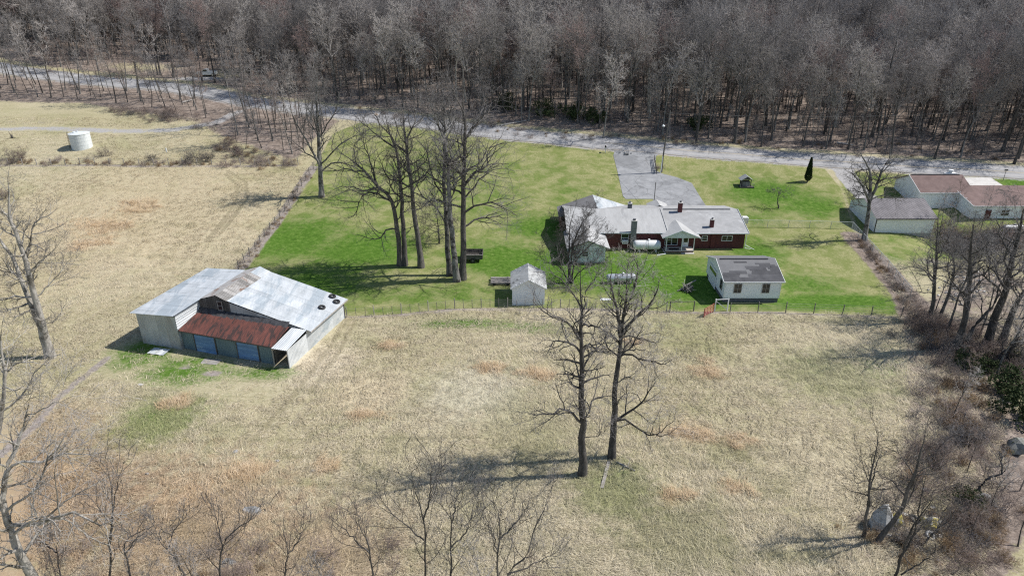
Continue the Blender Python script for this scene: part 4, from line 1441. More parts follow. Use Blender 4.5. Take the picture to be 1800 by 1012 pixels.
def build_truck():
    b = G(364, 134)
    t = empty('pickup_truck', b, 'silver pickup truck parked at the wood edge beside the road', 'pickup truck')
    yaw = R(186)
    f, s, z = Vector((math.cos(yaw), math.sin(yaw), 0)), Vector((-math.sin(yaw), math.cos(yaw), 0)), Vector((0, 0, 1))
    b = b + Vector((0, 0, .05))
    P = lambda a, w, h: b + f * a + s * w + z * h
    w = .95

    def prof(pts, w0, w1, name, mat, par):
        m = MB()
        m.poly([P(a, w0, h) for a, h in pts], s * (w1 - w0))
        return m.build(name, mat, par)
    prof([(2.75, .45), (2.8, .62), (2.74, 1.0), (2.55, 1.12), (1.05, 1.2), (-.55, 1.2), (-.55, .42), (-2.7, .5), (-2.7, .45), (2.5, .38)], -w, w, 'body', 'truck_paint', t)
    prof([(-.57, .5), (-2.75, .5), (-2.75, 1.25), (-.57, 1.25)], -w, -w + .08, 'bed_side', 'truck_paint', t)
    prof([(-.57, .5), (-2.75, .5), (-2.75, 1.25), (-.57, 1.25)], w - .08, w, 'bed_side', 'truck_paint', t)
    prof([(-2.68, .5), (-2.75, .5), (-2.75, 1.24), (-2.68, 1.24)], -w + .081, w - .081, 'tailgate', 'truck_paint', t)
    cab = prof([(1.05, 1.2), (.45, 1.82), (.2, 1.88), (-.35, 1.88), (-.5, 1.8), (-.55, 1.2)], -w + .12, w - .12, 'cab', 'truck_paint', t)
    for sg in (-1, 1):
        MB().poly([P(.85, sg * (w - .115), 1.24), P(.42, sg * (w - .115), 1.74), P(-.4, sg * (w - .115), 1.74), P(-.45, sg * (w - .115), 1.24)], s * sg * .012).build('side_window', 'glass', cab)
    MB().slab([P(1.03, -w + .2, 1.25), P(1.03, w - .2, 1.25), P(.5, w - .25, 1.80), P(.5, -w + .25, 1.80)], .01).build('windscreen', 'glass', cab)
    MB().poly([P(2.83, -w + .05, .5), P(2.83, w - .05, .5), P(2.83, w - .05, .68), P(2.83, -w + .05, .68)], f * .08).build('bumper', 'chrome', t)
    MB().poly([P(2.76, -w + .35, .74), P(2.76, w - .35, .74), P(2.74, w - .35, .98), P(2.74, -w + .35, .98)], f * .03).build('grille', 'black_paint', t)
    for sg in (-1, 1):
        q = P(2.76, sg * (w - .2), .87)
        MB().poly([q - s * .13 - z * .1, q + s * .13 - z * .1, q + s * .13 + z * .1, q - s * .13 + z * .1], f * .04).build('headlight', 'tank_white', t)
        MB().beam(P(.75, sg * (w - .03), 1.3), P(.75, sg * (w + .2), 1.32), .1, .2).build('mirror', 'black_paint', t)
        for a in (1.75, -1.75):
            c_ = P(a, sg * (w - .1), .37)
            wh = MB().lathe(c_ - s * .13, s, [(0, .25), (.02, .36), (.24, .36), (.26, .25)], 18).build('wheel', 'rubber', t)
            MB().lathe(c_ + s * sg * .125 - s * .02, s, [(0, .22), (.04, .22)], 12).build('rim', 'chrome', wh)


build_truck()


def build_wagon():
    b = G(831, 462)
    t = empty('box_trailer', b, 'old dark wooden box trailer full of brush beside the tall yard trees', 'trailer')
    x0, x1, y0, y1 = b.x - 1.4, b.x + 1.45, b.y, b.y + 2.6
    z = b.z
    for i in range(5):
        MB().box((x0, y0 + i * .52, z + .55), (x1, y0 + i * .52 + .50, z + .6)).build('plank', 'dark_wood', t)
    for yy in (y0, y1 - .06):
        for k in range(3):
            MB().box((x0, yy, z + .62 + k * .22), (x1, yy + .05, z + .62 + k * .22 + .2)).build('plank', 'dark_wood', t)
    for xx in (x0 - .06, x1):
        for k in range(3):
            MB().box((xx, y0 + .05, z + .62 + k * .22), (xx + .05, y1 - .07, z + .62 + k * .22 + .2)).build('plank', 'dark_wood', t)
    MB().beam((x0 - .02, y0 - .03, z + 1.28), (x1 + .02, y0 - .03, z + 1.28), .08, .07).build('rail', 'grey_wood', t)
    for yy in (y0 - .12, y1 + .02):
        w_ = MB().lathe((x0 + 1.4, yy, z + .38), (0, 1, 0), [(0, .2), (.02, .38), (.16, .38), (.18, .2)], 16).build('wheel', 'rubber', t)
        MB().lathe((x0 + 1.4, yy - .012, z + .38), (0, 1, 0), [(0, .16), (.2, .16)], 10).build('rim', 'steel_post', w_)
    MB().rod((x0 + 1.4, y0, z + .38), (x0 + 1.4, y1, z + .38), .05).build('axle', 'steel_post', t)
    m = MB()
    r = random.Random(3)
    for _ in range(160):
        p = Vector((r.uniform(x0 + .1, x1 - .1), r.uniform(y0 + .15, y1 - .15), z + r.uniform(.6, 1.35)))
        d = Vector((r.gauss(0, 1), r.gauss(0, 1), r.gauss(0, .35))).normalized() * r.uniform(.3, .8)
        q = p + d
        q.x, q.y = min(max(q.x, x0 + .05), x1 - .05), min(max(q.y, y0 + .1), y1 - .1)
        m.rod(p, q, .02, .008, 3, False)
    o = m.build('brush', 'twig_dark', None)
    tag(o, 'tangle of cut brush heaped in the old box trailer', 'brush', kind='stuff')
    b = G(880, 502)
    t = empty('low_cart', b, 'low flat wooden cart with boards standing behind the white shed', 'cart')
    x0, x1, y0, y1 = b.x - 1.4, b.x + 1.5, b.y, b.y + 2.2
    z = b.z
    for i in range(6):
        MB().box((x0, y0 + i * .36, z + .3), (x1, y0 + i * .36 + .3, z + .35 + r.uniform(0, .05))).build('plank', 'grey_wood' if i % 2 else 'dark_wood', t)
    for yy in (y0 + .02, y1 - .1):
        MB().box((x0 - .1, yy, z + .16), (x1 + .1, yy + .1, z + .295)).build('side_rail', 'grey_wood', t)
    for xx in (x0 + .5, x1 - .5):
        for yy in (y0 - .12, y1):
            MB().lathe((xx, yy, z + .2), (0, 1, 0), [(0, .2), (.12, .2)], 12).build('wheel', 'rubber', t)


build_wagon()


def build_woodpile():
    c = G(1207, 511)
    t = empty('brush_pile', c, 'heap of grey scrap wood and branches on lawn beside the white garage', 'brush pile')
    r = random.Random(5)
    for i in range(46):
        a = r.uniform(0, 2 * PI)
        d = r.uniform(0, .9)
        p = c + Vector((math.cos(a) * d, math.sin(a) * d, r.uniform(.02, .12)))
        q = c + Vector((r.gauss(0, .45), r.gauss(0, .45), r.uniform(.35, .95)))
        MB().rod(p, q + (q - p) * r.uniform(.0, .3), r.uniform(.03, .07), r.uniform(.02, .05), 5).build('stick', r.choice(['grey_wood', 'dark_wood', 'grey_wood', 'twig_dark']), t)
    MB().beam(c + Vector((-.5, .1, .6)), c + Vector((1.3, .6, 1.35)), .2, .06).build('plank', 'grey_wood', t)
    MB().beam(c + Vector((-1.3, -.1, .05)), c + Vector((.6, .5, .7)), .16, .06).build('plank', 'grey_wood', t)


build_woodpile()
c = G(1064, 526)
MB().slab([c + Vector((-.75, -.3, .04)), c + Vector((.6, -.35, .05)), c + Vector((.85, .2, .06)), c + Vector((-.55, .3, .05))], .05).thing('board', 'white_paint', c, 'pale white board lying flat on lawn near the silver tank', 'board')


def build_well():
    c = G(1311, 329)
    t = empty('wishing_well', c, 'little grey roofed well house on the front lawn', 'well house')
    x, y, z = c
    MB().box((x - 1.25, y - .5, z - .2), (x + 1.45, y + 1.7, z + .12)).build('base', 'dark_wood', t)
    for a in (-.75, .85):
        for b in (0.0, 1.3):
            MB().beam((x + a, y + b, z), (x + a, y + b, z + 1.45), .12, .12).build('post', 'dark_wood', t)
    MB().box((x - .7, y + .25, z + .12), (x + .8, y + 1.28, z + 1.0)).build('box', 'dark_wood', t)
    for i in range(5):
        MB().box((x - .66 + i * .29, y + .2, z + .12), (x - .66 + i * .29 + .26, y + .247, z + .95)).build('plank', 'grey_wood', t)
    MB().slab([(x - 1.15, y + 1.6, z + 1.35), (x - 1.15, y - .25, z + 1.35), (x + .05, y - .25, z + 2.15), (x + .05, y + 1.6, z + 2.15)], .06).build('roof', 'shingle_shed', t)
    MB().slab([(x + 1.25, y - .25, z + 1.35), (x + 1.25, y + 1.6, z + 1.35), (x + .055, y + 1.6, z + 2.15), (x + .055, y - .25, z + 2.15)], .06).build('roof', 'shingle_pale', t)
    MB().poly([(x - .8, y - .05, z + 1.42), (x + .9, y - .05, z + 1.42), (x + .05, y - .05, z + 2.05)], (0, .05, 0)).build('gable', 'dark_wood', t)
    for a in (-1.2, 1.35):
        MB().beam((x + a, y - .4, z + .12), (x + a, y - .4, z + .75), .08, .08).build('post', 'grey_wood', t)
    MB().beam((x + .9, y - .4, z + .72), (x + 1.4, y - .4, z + .72), .07, .07).build('rail', 'grey_wood', t)


build_well()


def build_roadside():
    b = G(1064, 268)
    t = empty('mailbox', b, 'black mailbox on white post at the driveway mouth', 'mailbox')
    MB().beam(b - Vector((0, 0, .3)), b + Vector((0, 0, 1.1)), .14, .14).build('post', 'white_paint', t)
    MB().poly([b + Vector((-.15, -.35, 1.1)), b + Vector((.15, -.35, 1.1)), b + Vector((.15, -.35, 1.3)), b + Vector((.08, -.35, 1.42)), b + Vector((-.08, -.35, 1.42)), b + Vector((-.15, -.35, 1.3))], (0, .7, 0)).build('box', 'black_paint', t)
    b = G(1163, 303)
    t = empty('utility_pole', b, 'leaning wooden utility pole with white lamp beside the driveway', 'utility pole')
    top = b + Vector((.55, 0, 12.0))
    k = b + Vector((.12, 0, 3.2))
    m = MB().rod(b - Vector((0, 0, .5)), b + Vector((.0, 0, 3.2)), .16, .15, 8).rod(b + Vector((0, 0, 3.2)), top, .15, .10, 8)
    m.build('pole', 'dark_wood', t)
    MB().beam(top + Vector((-.7, 0, -.5)), top + Vector((.7, 0, -.5)), .1, .1).build('crossarm', 'dark_wood', t)
    l_ = b + Vector((.38, 0, 9.0))
    a = MB().rod(l_, l_ + Vector((-.9, -.3, .35)), .03).build('lamp_arm', 'steel_post', t)
    MB().lathe(l_ + Vector((-.95, -.32, .1)), (0, 0, 1), [(0, .26), (.12, .28), (.28, .16), (.36, .06)], 12).build('lamp', 'white_paint', a)
    m = MB().rod(b + Vector((-.25, -.2, -.2)), b + Vector((-.1, -.1, 3.3)), .07)
    m.build('conduit', 'white_paint', t)
    for ends, lb in ((((top.x, top.y, top.z - .4), (107, 139.5, 15.2)), 'thin overhead cable running from the pole along the road past the brown roof'),
                     (((top.x, top.y, top.z - .4), (27.2, 112.9, 4.3)), 'thin overhead cable dropping from the pole to the brick house')):
        p, q = Vector(ends[0]), Vector(ends[1])
        m = MB()
        n = 16
        pr = p
        for i in range(1, n + 1):
            s = i / n
            x = p.lerp(q, s) - Vector((0, 0, 1.6 * 4 * s * (1 - s) * (p - q).length / 90))
            m.rod(pr, x, .018, None, 4, False)
            pr = x
        m.thing('overhead_cable', 'wire', p, lb, 'cable')
    # timber planter rails by the pole
    b = G(1153, 300)
    t = empty('planter_rail', b, 'narrow dark railed planting strip along the driveway by the pole', 'railing')
    a, e = G(1154, 306), G(1150, 281)
    for k in range(6):
        p = Vector(a).lerp(Vector(e), k / 5)
        p.z = gzs(p.x, p.y)
        MB().beam(p - Vector((0, 0, .2)), p + Vector((0, 0, 1.0)), .1, .1).build('post', 'dark_wood', t)
    for h in (.35, .65, .95):
        MB().beam(a + Vector((-.06, 0, h)), e + Vector((-.06, 0, h)), .04, .12).build('rail', 'dark_wood', t)
    c = G(1099, 270)
    t = empty('stone_heap', c, 'low heap of pale stones where the driveway meets the road', 'stone heap')
    for i in range(16):
        a = RNG.uniform(0, 2 * PI)
        d = RNG.uniform(0, 1.0)
        lump('stone', c + Vector((math.cos(a) * d * 1.3, math.sin(a) * d, .1)), *RNG.uniform(.15, .38, 3), 'rock', seed=100 + i, parent=t, sub=1)
    # white marker and stump in the left field, pole behind the house
    b = G(293, 268)
    MB().beam(b - Vector((0, 0, .2)), b + Vector((0, 0, .95)), .2, .14).thing('marker_post', 'white_paint', b, 'short white marker post in the dry field near the tank', 'post')
    b = G(1149, 362)
    MB().rod(b - Vector((0, 0, .3)), b + Vector((0, 0, 4.4)), .07).thing('yard_pole', 'steel_post', b, 'thin dark pole standing behind the brick house by the driveway', 'pole')
    b = G(21, 243)
    m = MB().lathe(b - Vector((0, 0, .2)), (.1, 0, 1), [(0, .35), (.3, .25), (.8, .2), (.95, .12)], 7)
    m.rod(b + Vector((.05, 0, .5)), b + Vector((-.3, -.1, 1.5)), .09, .03, 5).rod(b + Vector((0, 0, .3)), b + Vector((1.0, -.2, .1)), .1, .05, 5)
    m.thing('tree_stump', 'bark_dark', b, 'broken dark stump in the dry field left of the tank', 'stump')
    b = G(1308, 391)
    MB().box((b.x - .5, b.y - .45, b.z - .1), (b.x + .55, b.y + .45, b.z + .95)).box((b.x - .4, b.y - .35, b.z + .95), (b.x + .45, b.y + .35, b.z + 1.05)).thing('heat_pump', 'white_paint', b, 'white outdoor heat pump at the end of the brick house', 'heat pump')
    b = G(370, 634)
    MB().slab([b + Vector((-1.0, -.6, .03)), b + Vector((1.0, -.85, .03)), b + Vector((1.2, .25, .03)), b + Vector((-.8, .45, .03))], .1).thing('stone_slab', 'slab', b + Vector((0, 0, 0)), 'flat grey concrete slab in the grass in front of the barn doors', 'slab')
    b = G(248, 676)
    lump('field_stone', b, .38, .25, .15, 'concrete', 'small pale stone lying in grass below the barn front', 'stone', 8)
    for px, py, s, lb in ((414, 794, .45, 'pale field stone standing in russet grass above the lower saplings'), (549, 828, .35, 'small grey stone beside a russet tuft in the meadow'), (487, 810, .3, 'small grey stone low in the meadow between two pale stones'),
                          (443, 898, .9, 'broad flat grey rock behind the bare saplings at the lower edge'), (400, 990, .7, 'grey rock half hidden by twigs at the lower edge of the meadow'), (258, 833, .3, 'dark little stone in the meadow below the barn')):
        lump('field_stone', G(px, py), s, s * .7, s * .45, 'rock', lb, 'stone', px)


build_roadside()


# ---------------------------------------------------------------- fences
def run_of(pts, step):
    P_ = dense([tuple(G(*p)[:2]) for p in pts], .1)
    s = np.concatenate([[0], np.cumsum(np.linalg.norm(np.diff(P_, axis=0), axis=1))])
    n = max(1, round(s[-1] / step))
    t = np.linspace(0, s[-1], n + 1)
    return [ground(np.interp(q, s, P_[:, 0]), np.interp(q, s, P_[:, 1])) for q in t]


def wire_fence(pts, step, h, label, mat='steel_post', r=.05, wires=4, every=0, mesh=False, jit=.06):
    ps = run_of(pts, step)
    t = empty('wire_fence', ps[0], label, 'fence')
    tops = []
    for i, p in enumerate(ps):
        big = every and i % every == 0
        q = p + Vector((rnd.uniform(-jit, jit), rnd.uniform(-jit, jit), h * rnd.uniform(.9, 1.08) * (1.15 if big else 1)))
        MB().rod(p - Vector((0, 0, .3)), q, (r * 1.8 if big else r), None, 6).build('post', 'grey_wood' if big else mat, t)
        tops.append(q)
    m = MB()
    for k in range(wires):
        z = h * (k + 1) / (wires + .4)
        for a, b in zip(ps[:-1], ps[1:]):
            m.rod(a + Vector((0, 0, z)), b + Vector((0, 0, z)), .012, None, 3, False)
    m.build('wire', 'wire', t)
    if mesh:
        m = MB()
        for a, b in zip(ps[:-1], ps[1:]):
            L = (b - a).length
            n = int(L / .22)
            for i in range(n):
                s0, s1 = i / n, min(1, (i + h / .22) / n)
                zf = (s1 - s0) * n * .22
                m.rod(a.lerp(b, s0) + Vector((0, 0, .05)), a.lerp(b, s1) + Vector((0, 0, .05 + zf * .95)), .006, None, 3, False)
                m.rod(b.lerp(a, s0) + Vector((0, 0, .05)), b.lerp(a, s1) + Vector((0, 0, .05 + zf * .95)), .006, None, 3, False)
            m.rod(a + Vector((0, 0, h)), b + Vector((0, 0, h)), .03, None, 6, False)
        o = m.build('chain_link', 'chain_wire', t)
        o['kind'] = 'stuff'
    return t


wire_fence([(610, 557), (690, 553), (790, 543), (880, 540), (1000, 541), (1100, 545), (1172, 548)], 1.15, 1.25, 'wire fence of close thin posts in front of the white shed', 'steel_post', .035, 4, 3)
wire_fence([(1283, 549), (1400, 550), (1500, 553), (1585, 557)], 3.3, 1.45, 'wire fence with wide spaced posts in front of the white garage', 'steel_post', .06, 4)
wire_fence([(420, 474), (470, 411), (520, 343), (549, 300), (566, 280)], 2.6, 1.4, 'wire fence between the dry field and the green lawn behind the barn', 'steel_post', .07, 4)
wire_fence([(-60, 289), (120, 290), (300, 289), (525, 290)], 3.0, 1.3, 'old post and wire fence along the far side of the dry field', 'grey_wood', .08, 3)
wire_fence([(1312, 399), (1400, 400), (1497, 403)], 3.2, 1.25, 'chain link fence crossing the lawn behind the house end', 'chain_wire', .04, 1, mesh=True, jit=.01)
wire_fence([(1497, 403), (1516, 424), (1560, 473), (1600, 522)], 3.0, 1.3, 'chain link fence running down the right lawn edge from the forked tree', 'chain_wire', .04, 1, mesh=True, jit=.01)
wire_fence([(1792, 862), (1740, 800), (1690, 745)], 3.2, 1.3, 'rusty post fence among brush near the lichen rocks', 'steel_post', .06, 2)


def gate(name, a, b, h, mat, label, rails=2, brace=False, bars=0, r=.06):
    t = empty(name, a, label, 'gate')
    for p in (a, b):
        MB().rod(p - Vector((0, 0, .3)), p + Vector((0, 0, h)), r * 1.3, None, 8).build('post', mat, t)
    for k in range(rails):
        z = h * (1 - k / max(1, rails - 1) * .78) - .06 if rails > 1 else h - .08
        MB().rod(a + Vector((0, 0, z)), b + Vector((0, 0, z)), r * .8, None, 6).build('rail', mat, t)
    if brace:
        MB().rod(a + Vector((0, 0, h * .85)), b + Vector((0, 0, .15)), r * .8, None, 6).build('brace', mat, t)
    for k in range(bars):
        s = (k + 1) / (bars + 1)
        p = a.lerp(b, s)
        MB().rod(p + Vector((0, 0, .2)), p + Vector((0, 0, h - .06)), r * .6, None, 6).build('bar', mat, t)
    return t


gate('fence_gate', G(1177, 548), G(1219, 547), 1.5, 'dark_wood', 'dark wooden gateway frame in the wire fence', 1)
gate('fence_gate', G(1256, 547), G(1278, 546), 1.75, 'white_paint', 'white braced gate frame beside the white garage', 1, True, 0, .06)
gate('fence_gate', G(1237, 558), G(1253, 549), 1.3, 'red_paint', 'red metal gate swung open into the dry meadow', 6, False, 2, .045)
c1, c2 = G(1058, 858), G(1070, 812)
MB().beam(c1 + Vector((0, 0, .06)), c2 + Vector((0, 0, .1)), .28, .1).thing('plank', 'grey_wood', c1, 'pale weathered plank lying in grass at the foot of the tall tree', 'plank')
for a, b, r0, lb in (((1083, 812), (1116, 828), .07, 'thin fallen branch on grass right of the tall dark trees'), ((320, 182), (338, 178), .25, 'pale fallen log among saplings above the round tank'), ((880, 222), (925, 214), .2, 'pale broken log at the wood edge beyond the road'),
                     ((1470, 252), (1500, 257), .2, 'dark fallen log at the wood edge beyond the conical evergreen')):
    p, q = G(*a), G(*b)
    m = MB().rod(p + Vector((0, 0, r0)), q + Vector((0, 0, r0 * 1.2)), r0, r0 * .6, 7)
    mid = p.lerp(q, .6)
    m.rod(mid + Vector((0, 0, r0)), mid + Vector((.3, .5, .7)), r0 * .4, r0 * .15, 5)
    m.thing('fallen_log', 'twig_pale', p, lb, 'log')

# ---------------------------------------------------------------- trees
def tubes(groups):
    """One mesh's arrays from [(points (N,K,3), radii (N,K), sides)]."""
    VS, FS = [], []
    k0 = 0
    for P_, Rr, n in groups:
        N, K = Rr.shape
        if N == 0:
            continue
        T = np.gradient(P_, axis=1)
        T /= np.linalg.norm(T, axis=2, keepdims=True) + 1e-9
        ref = np.where(np.abs(T[..., 2:3]) < 0.9, np.array([0, 0, 1.0]), np.array([1.0, 0, 0]))
        U = np.cross(T, ref)
        U /= np.linalg.norm(U, axis=2, keepdims=True) + 1e-9
        Wv = np.cross(T, U)
        a = 2 * PI * np.arange(n) / n
        ring = P_[:, :, None, :] + Rr[:, :, None, None] * (np.cos(a)[:, None] * U[:, :, None, :] + np.sin(a)[:, None] * Wv[:, :, None, :])
        VS.append(ring.reshape(-1, 3))
        b = (np.arange(N) * K * n)[:, None, None] + (np.arange(K - 1) * n)[None, :, None]
        i, j = np.arange(n)[None, None], (np.arange(n) + 1)[None, None] % n
        FS.append(np.stack([b + i, b + j, b + n + j, b + n + i], -1).reshape(-1, 4) + k0)
        k0 += N * K * n
    return np.concatenate(VS), np.concatenate(FS)


def nrm(v):
    return v / (np.linalg.norm(v, axis=-1, keepdims=True) + 1e-9)


def sprout(rng, P_, Rr, n, t0, t1, ang, length, K, rr, wig, up, tip=0.3, rmin=0.006, flat=0.0, skew=1.0, dens=0):
    """Grow n side branches on each parent. length: array function of (t, parent length)."""
    N, K0 = Rr.shape
    t = t0 + (t1 - t0) * ((np.arange(n)[None] + rng.random((N, n))) / n) ** skew
    x = t * (K0 - 1)
    i = np.clip(x.astype(int), 0, K0 - 2)
    f = (x - i)[..., None]
    ar = np.arange(N)[:, None]
    A, B_ = P_[ar, i], P_[ar, i + 1]
    pos = A + (B_ - A) * f
    T = nrm(B_ - A)
    r0 = (Rr[ar, i] * (1 - f[..., 0]) + Rr[ar, i + 1] * f[..., 0])
    pl = np.linalg.norm(np.diff(P_, axis=1), axis=2).sum(1)[:, None]
    ref = np.where(np.abs(T[..., 2:3]) < 0.9, np.array([0, 0, 1.0]), np.array([1.0, 0, 0]))
    U = nrm(np.cross(T, ref))
    Wv = np.cross(T, U)
    phi = np.arange(n)[None] * 2.399 + rng.random((N, 1)) * 6.28 + rng.normal(0, .5, (N, n))
    a = np.radians(rng.normal(ang, 9, (N, n)))
    d = np.cos(a)[..., None] * T + np.sin(a)[..., None] * (np.cos(phi)[..., None] * U + np.sin(phi)[..., None] * Wv)
    L = length(t, pl) * rng.uniform(.65, 1.25, (N, n))
    M = N * n
    d, pos, L, r0 = d.reshape(M, 3), pos.reshape(M, 3), L.reshape(M), (r0 * rr).reshape(M)
    r0 = np.maximum(np.minimum(r0, .025 + L * .035), rmin)
    if dens:
        q = np.repeat(pl[:, 0], n)
        k_ = rng.random(M) < np.clip(q / (np.percentile(pl, dens) + 1e-6), .2, 1)
        d, pos, L, r0 = d[k_], pos[k_], L[k_], r0[k_]
        M = len(L)
    out = np.zeros((M, K, 3))
    out[:, 0] = pos
    st = L / (K - 1)
    for k in range(1, K):
        d = d + rng.normal(0, wig, (M, 3)) + np.array([0, 0, up])
        d[:, 2] -= flat * d[:, 2]
        d = nrm(d)
        pos = pos + d * st[:, None]
        out[:, k] = pos
    rad = np.maximum(r0[:, None] * (1 - (1 - tip) * np.arange(K) / (K - 1))[None], rmin * .8)
    return out, rad


def tree_mesh(name, groups, mat):
    v, f = tubes(groups)
    me = raw_mesh(name, v, f)
    me.materials.append(MATS[mat])
    return me


def ramify(rng, P1, R1, counts, lens, K=(6, 4, 3), wig=(.2, .24, .24), up=(.06, .07, .05), ang=(48, 46, 42), rmin=.011, sides=(4, 3, 3)):
    """Branches of the next orders on the limbs P1."""
    gr = []
    P_, Rr = P1, R1
    for o_, n in enumerate(counts):
        P_, Rr = sprout(rng, P_, Rr, n, .18 if o_ else .22, 1.0, ang[o_], (lambda l: lambda t, pl: np.maximum(pl * l * (1.12 - .55 * t), .25))(lens[o_]), K[o_], .62, wig[o_], up[o_], .35, rmin * (1.0 if o_ else 1.3), dens=80)
        gr.append((P_, Rr, sides[o_]))
    return gr


def wood_tree(seed, h, r0, first, spread, n1, counts, lens, lean=0.0, up=.10, rmin=.012, ang=48, twist=.045):
    """A forest tree: straight stem, limbs from 'first' upwards. Returns trunk and crown groups at the origin."""
    rng = np.random.default_rng(seed)
    K = 14
    P_ = np.zeros((1, K, 3))
    d = np.array([rng.normal(0, lean), rng.normal(0, lean), 1.0])
    p = np.array([0, 0, -.4])
    P_[0, 0] = p
    for k in range(1, K):
        d = d + rng.normal(0, twist, 3) * np.array([1, 1, 0])
        p = p + d / np.linalg.norm(d) * (h + .4) / (K - 1)
        P_[0, k] = p
    s = np.arange(K) / (K - 1)
    Rr = (r0 * (1 - .88 * s ** .9) + r0 * .45 * np.exp(-s * 22))[None]
    L1, RL1 = sprout(rng, P_, Rr, n1, first, .99, ang, lambda t, pl: h * spread * (.38 + .80 * np.sin(PI * np.minimum(1, .10 + .84 * (t - first) / (1 - first))) ** .8), 7, .6, .14, up, .2, .02)
    return [(P_, Rr, 8)], [(L1, RL1, 5)] + ramify(rng, L1, RL1, counts, lens, rmin=rmin)


def plant_tree(name, loc, trunk, crown, bm, tm, label, group=None, cat='tree', rot=0.0, sc=1.0):
    e = empty(name, loc, label, cat, group)
    e.rotation_euler = (0, 0, rot)
    e.scale = (sc, sc, sc)
    for nm, me in (('trunk', trunk), ('crown', crown)):
        ob = bpy.data.objects.new(nm, me)
        COL.objects.link(ob)
        ob.parent = e
    return e


def polyline(pts, base_y, dy=0.0, K=14, jit=.03, rng=None, z=None):
    """Photo positions up a stem, as world points around the upright plane through the tree's foot."""
    n = len(pts)
    P_ = np.array([V(px, py, base_y + dy * (i / max(1, n - 1)) ** 1.2) for i, (px, py) in enumerate(pts)])
    P_ = curve(P_, 6)
    s = np.concatenate([[0], np.cumsum(np.linalg.norm(np.diff(P_, axis=0), axis=1))])
    t = np.linspace(0, s[-1], K)
    P_ = np.stack([np.interp(t, s, P_[:, i]) for i in range(3)], 1)
    if rng is not None:
        P_[1:-1] += rng.normal(0, jit, (K - 2, 3))
    return P_


def hero(name, label, stems, limbs=(), r0=.3, tip=.12, extra=14, first=.35, elen=.22, counts=(8, 6, 4), lens=(.5, .5, .5), bm='bark_dark', tm='twig_dark', seed=1, group=None, cat='tree',
         up=.05, rmin=.012, base=None, ang=55, wig=.16, sunk=.4, limb_r=.42, eskew=1.0):
    """A single tree: stems and main limbs follow the photograph, finer branches grow on them."""
    rng = np.random.default_rng(seed)
    px, py = base or stems[0][0][0]
    g = G(px, py)
    y = g.y
    TP, TR, gr = [], [], []
    for i, (pts, rs, dy) in enumerate(stems):
        P_ = polyline(pts, y, dy, 16, .04, rng)
        s = np.arange(16) / 15
        rr_ = r0 * rs * (1 - (1 - tip) * s ** 1.25) * (1 - .75 * np.clip((s - .75) / .25, 0, 1))
        if i == 0 or pts[0] == stems[0][0][0] or abs(P_[0, 2] - g.z) < .8:
            rr_ = rr_ + r0 * rs * .5 * np.exp(-s * 20)
            P_[0, 2] -= sunk
        TP.append(P_)
        TR.append(rr_)
    TP, TR = np.array(TP), np.array(TR)
    LP, LR = [], []
    for pts, rs, dy in limbs:
        P_ = polyline(pts, y, dy, 9, .10, rng)
        # start on the nearest stem
        d = np.linalg.norm(TP - P_[0], axis=2)
        a, b = np.unravel_index(np.argmin(d), d.shape)
        P_ = P_ + (TP[a, b] - P_[0])[None] * (1 - np.arange(9) / 8)[:, None]
        LP.append(P_)
        LR.append(min(TR[a, b] * .75, r0 * rs * limb_r) * (1 - .8 * (np.arange(9) / 8) ** 1.2))
    ln_ = np.linalg.norm(np.diff(TP, axis=1), axis=2).sum(1)
    es = [sprout(rng, TP[i:i + 1], TR[i:i + 1], max(8, round(extra * ln_[i] / ln_.max())), first if i == 0 else .2, .99, ang, lambda t, pl: ln_.max() * elen * (1.15 - .75 * t) * (1 if i == 0 else .8), 9, .5, .19, up, .2, .02, skew=eskew) for i in range(len(TP))]
    E_, ER = np.concatenate([a for a, b in es]), np.concatenate([b for a, b in es])
    Lp = np.concatenate([np.array(LP), E_]) if LP else E_
    Lr = np.concatenate([np.array(LR), ER]) if LP else ER
    fine = ramify(rng, Lp, np.maximum(Lr, .012), counts, lens, wig=(wig, wig * 1.2, wig * 1.3), up=(up, up, up * .8), rmin=rmin)
    o0 = np.array([g.x, g.y, g.z])
    tr = tree_mesh('trunk', [(TP - o0, TR, 9)], bm)
    v1, f1 = tubes([(Lp - o0, np.maximum(Lr, .012), 5)] + [(p - o0, q, n) for p, q, n in fine[:1]])
    v2, f2 = tubes([(p - o0, q, n) for p, q, n in fine[1:]])
    cr = raw_mesh('crown', np.concatenate([v1, v2]), np.concatenate([f1, f2 + len(v1)]))
    cr.materials.append(MATS[bm])
    cr.materials.append(MATS[tm])
    cr.polygons.foreach_set('material_index', np.concatenate([np.zeros(len(f1)), np.ones(len(f2))]).astype(np.int32))
    return plant_tree(name, tuple(g), tr, cr, bm, tm, label, group, cat)


def cv(ox, oy, s, pts):
    return [(ox + x / s, oy + y / s) for x, y in pts]


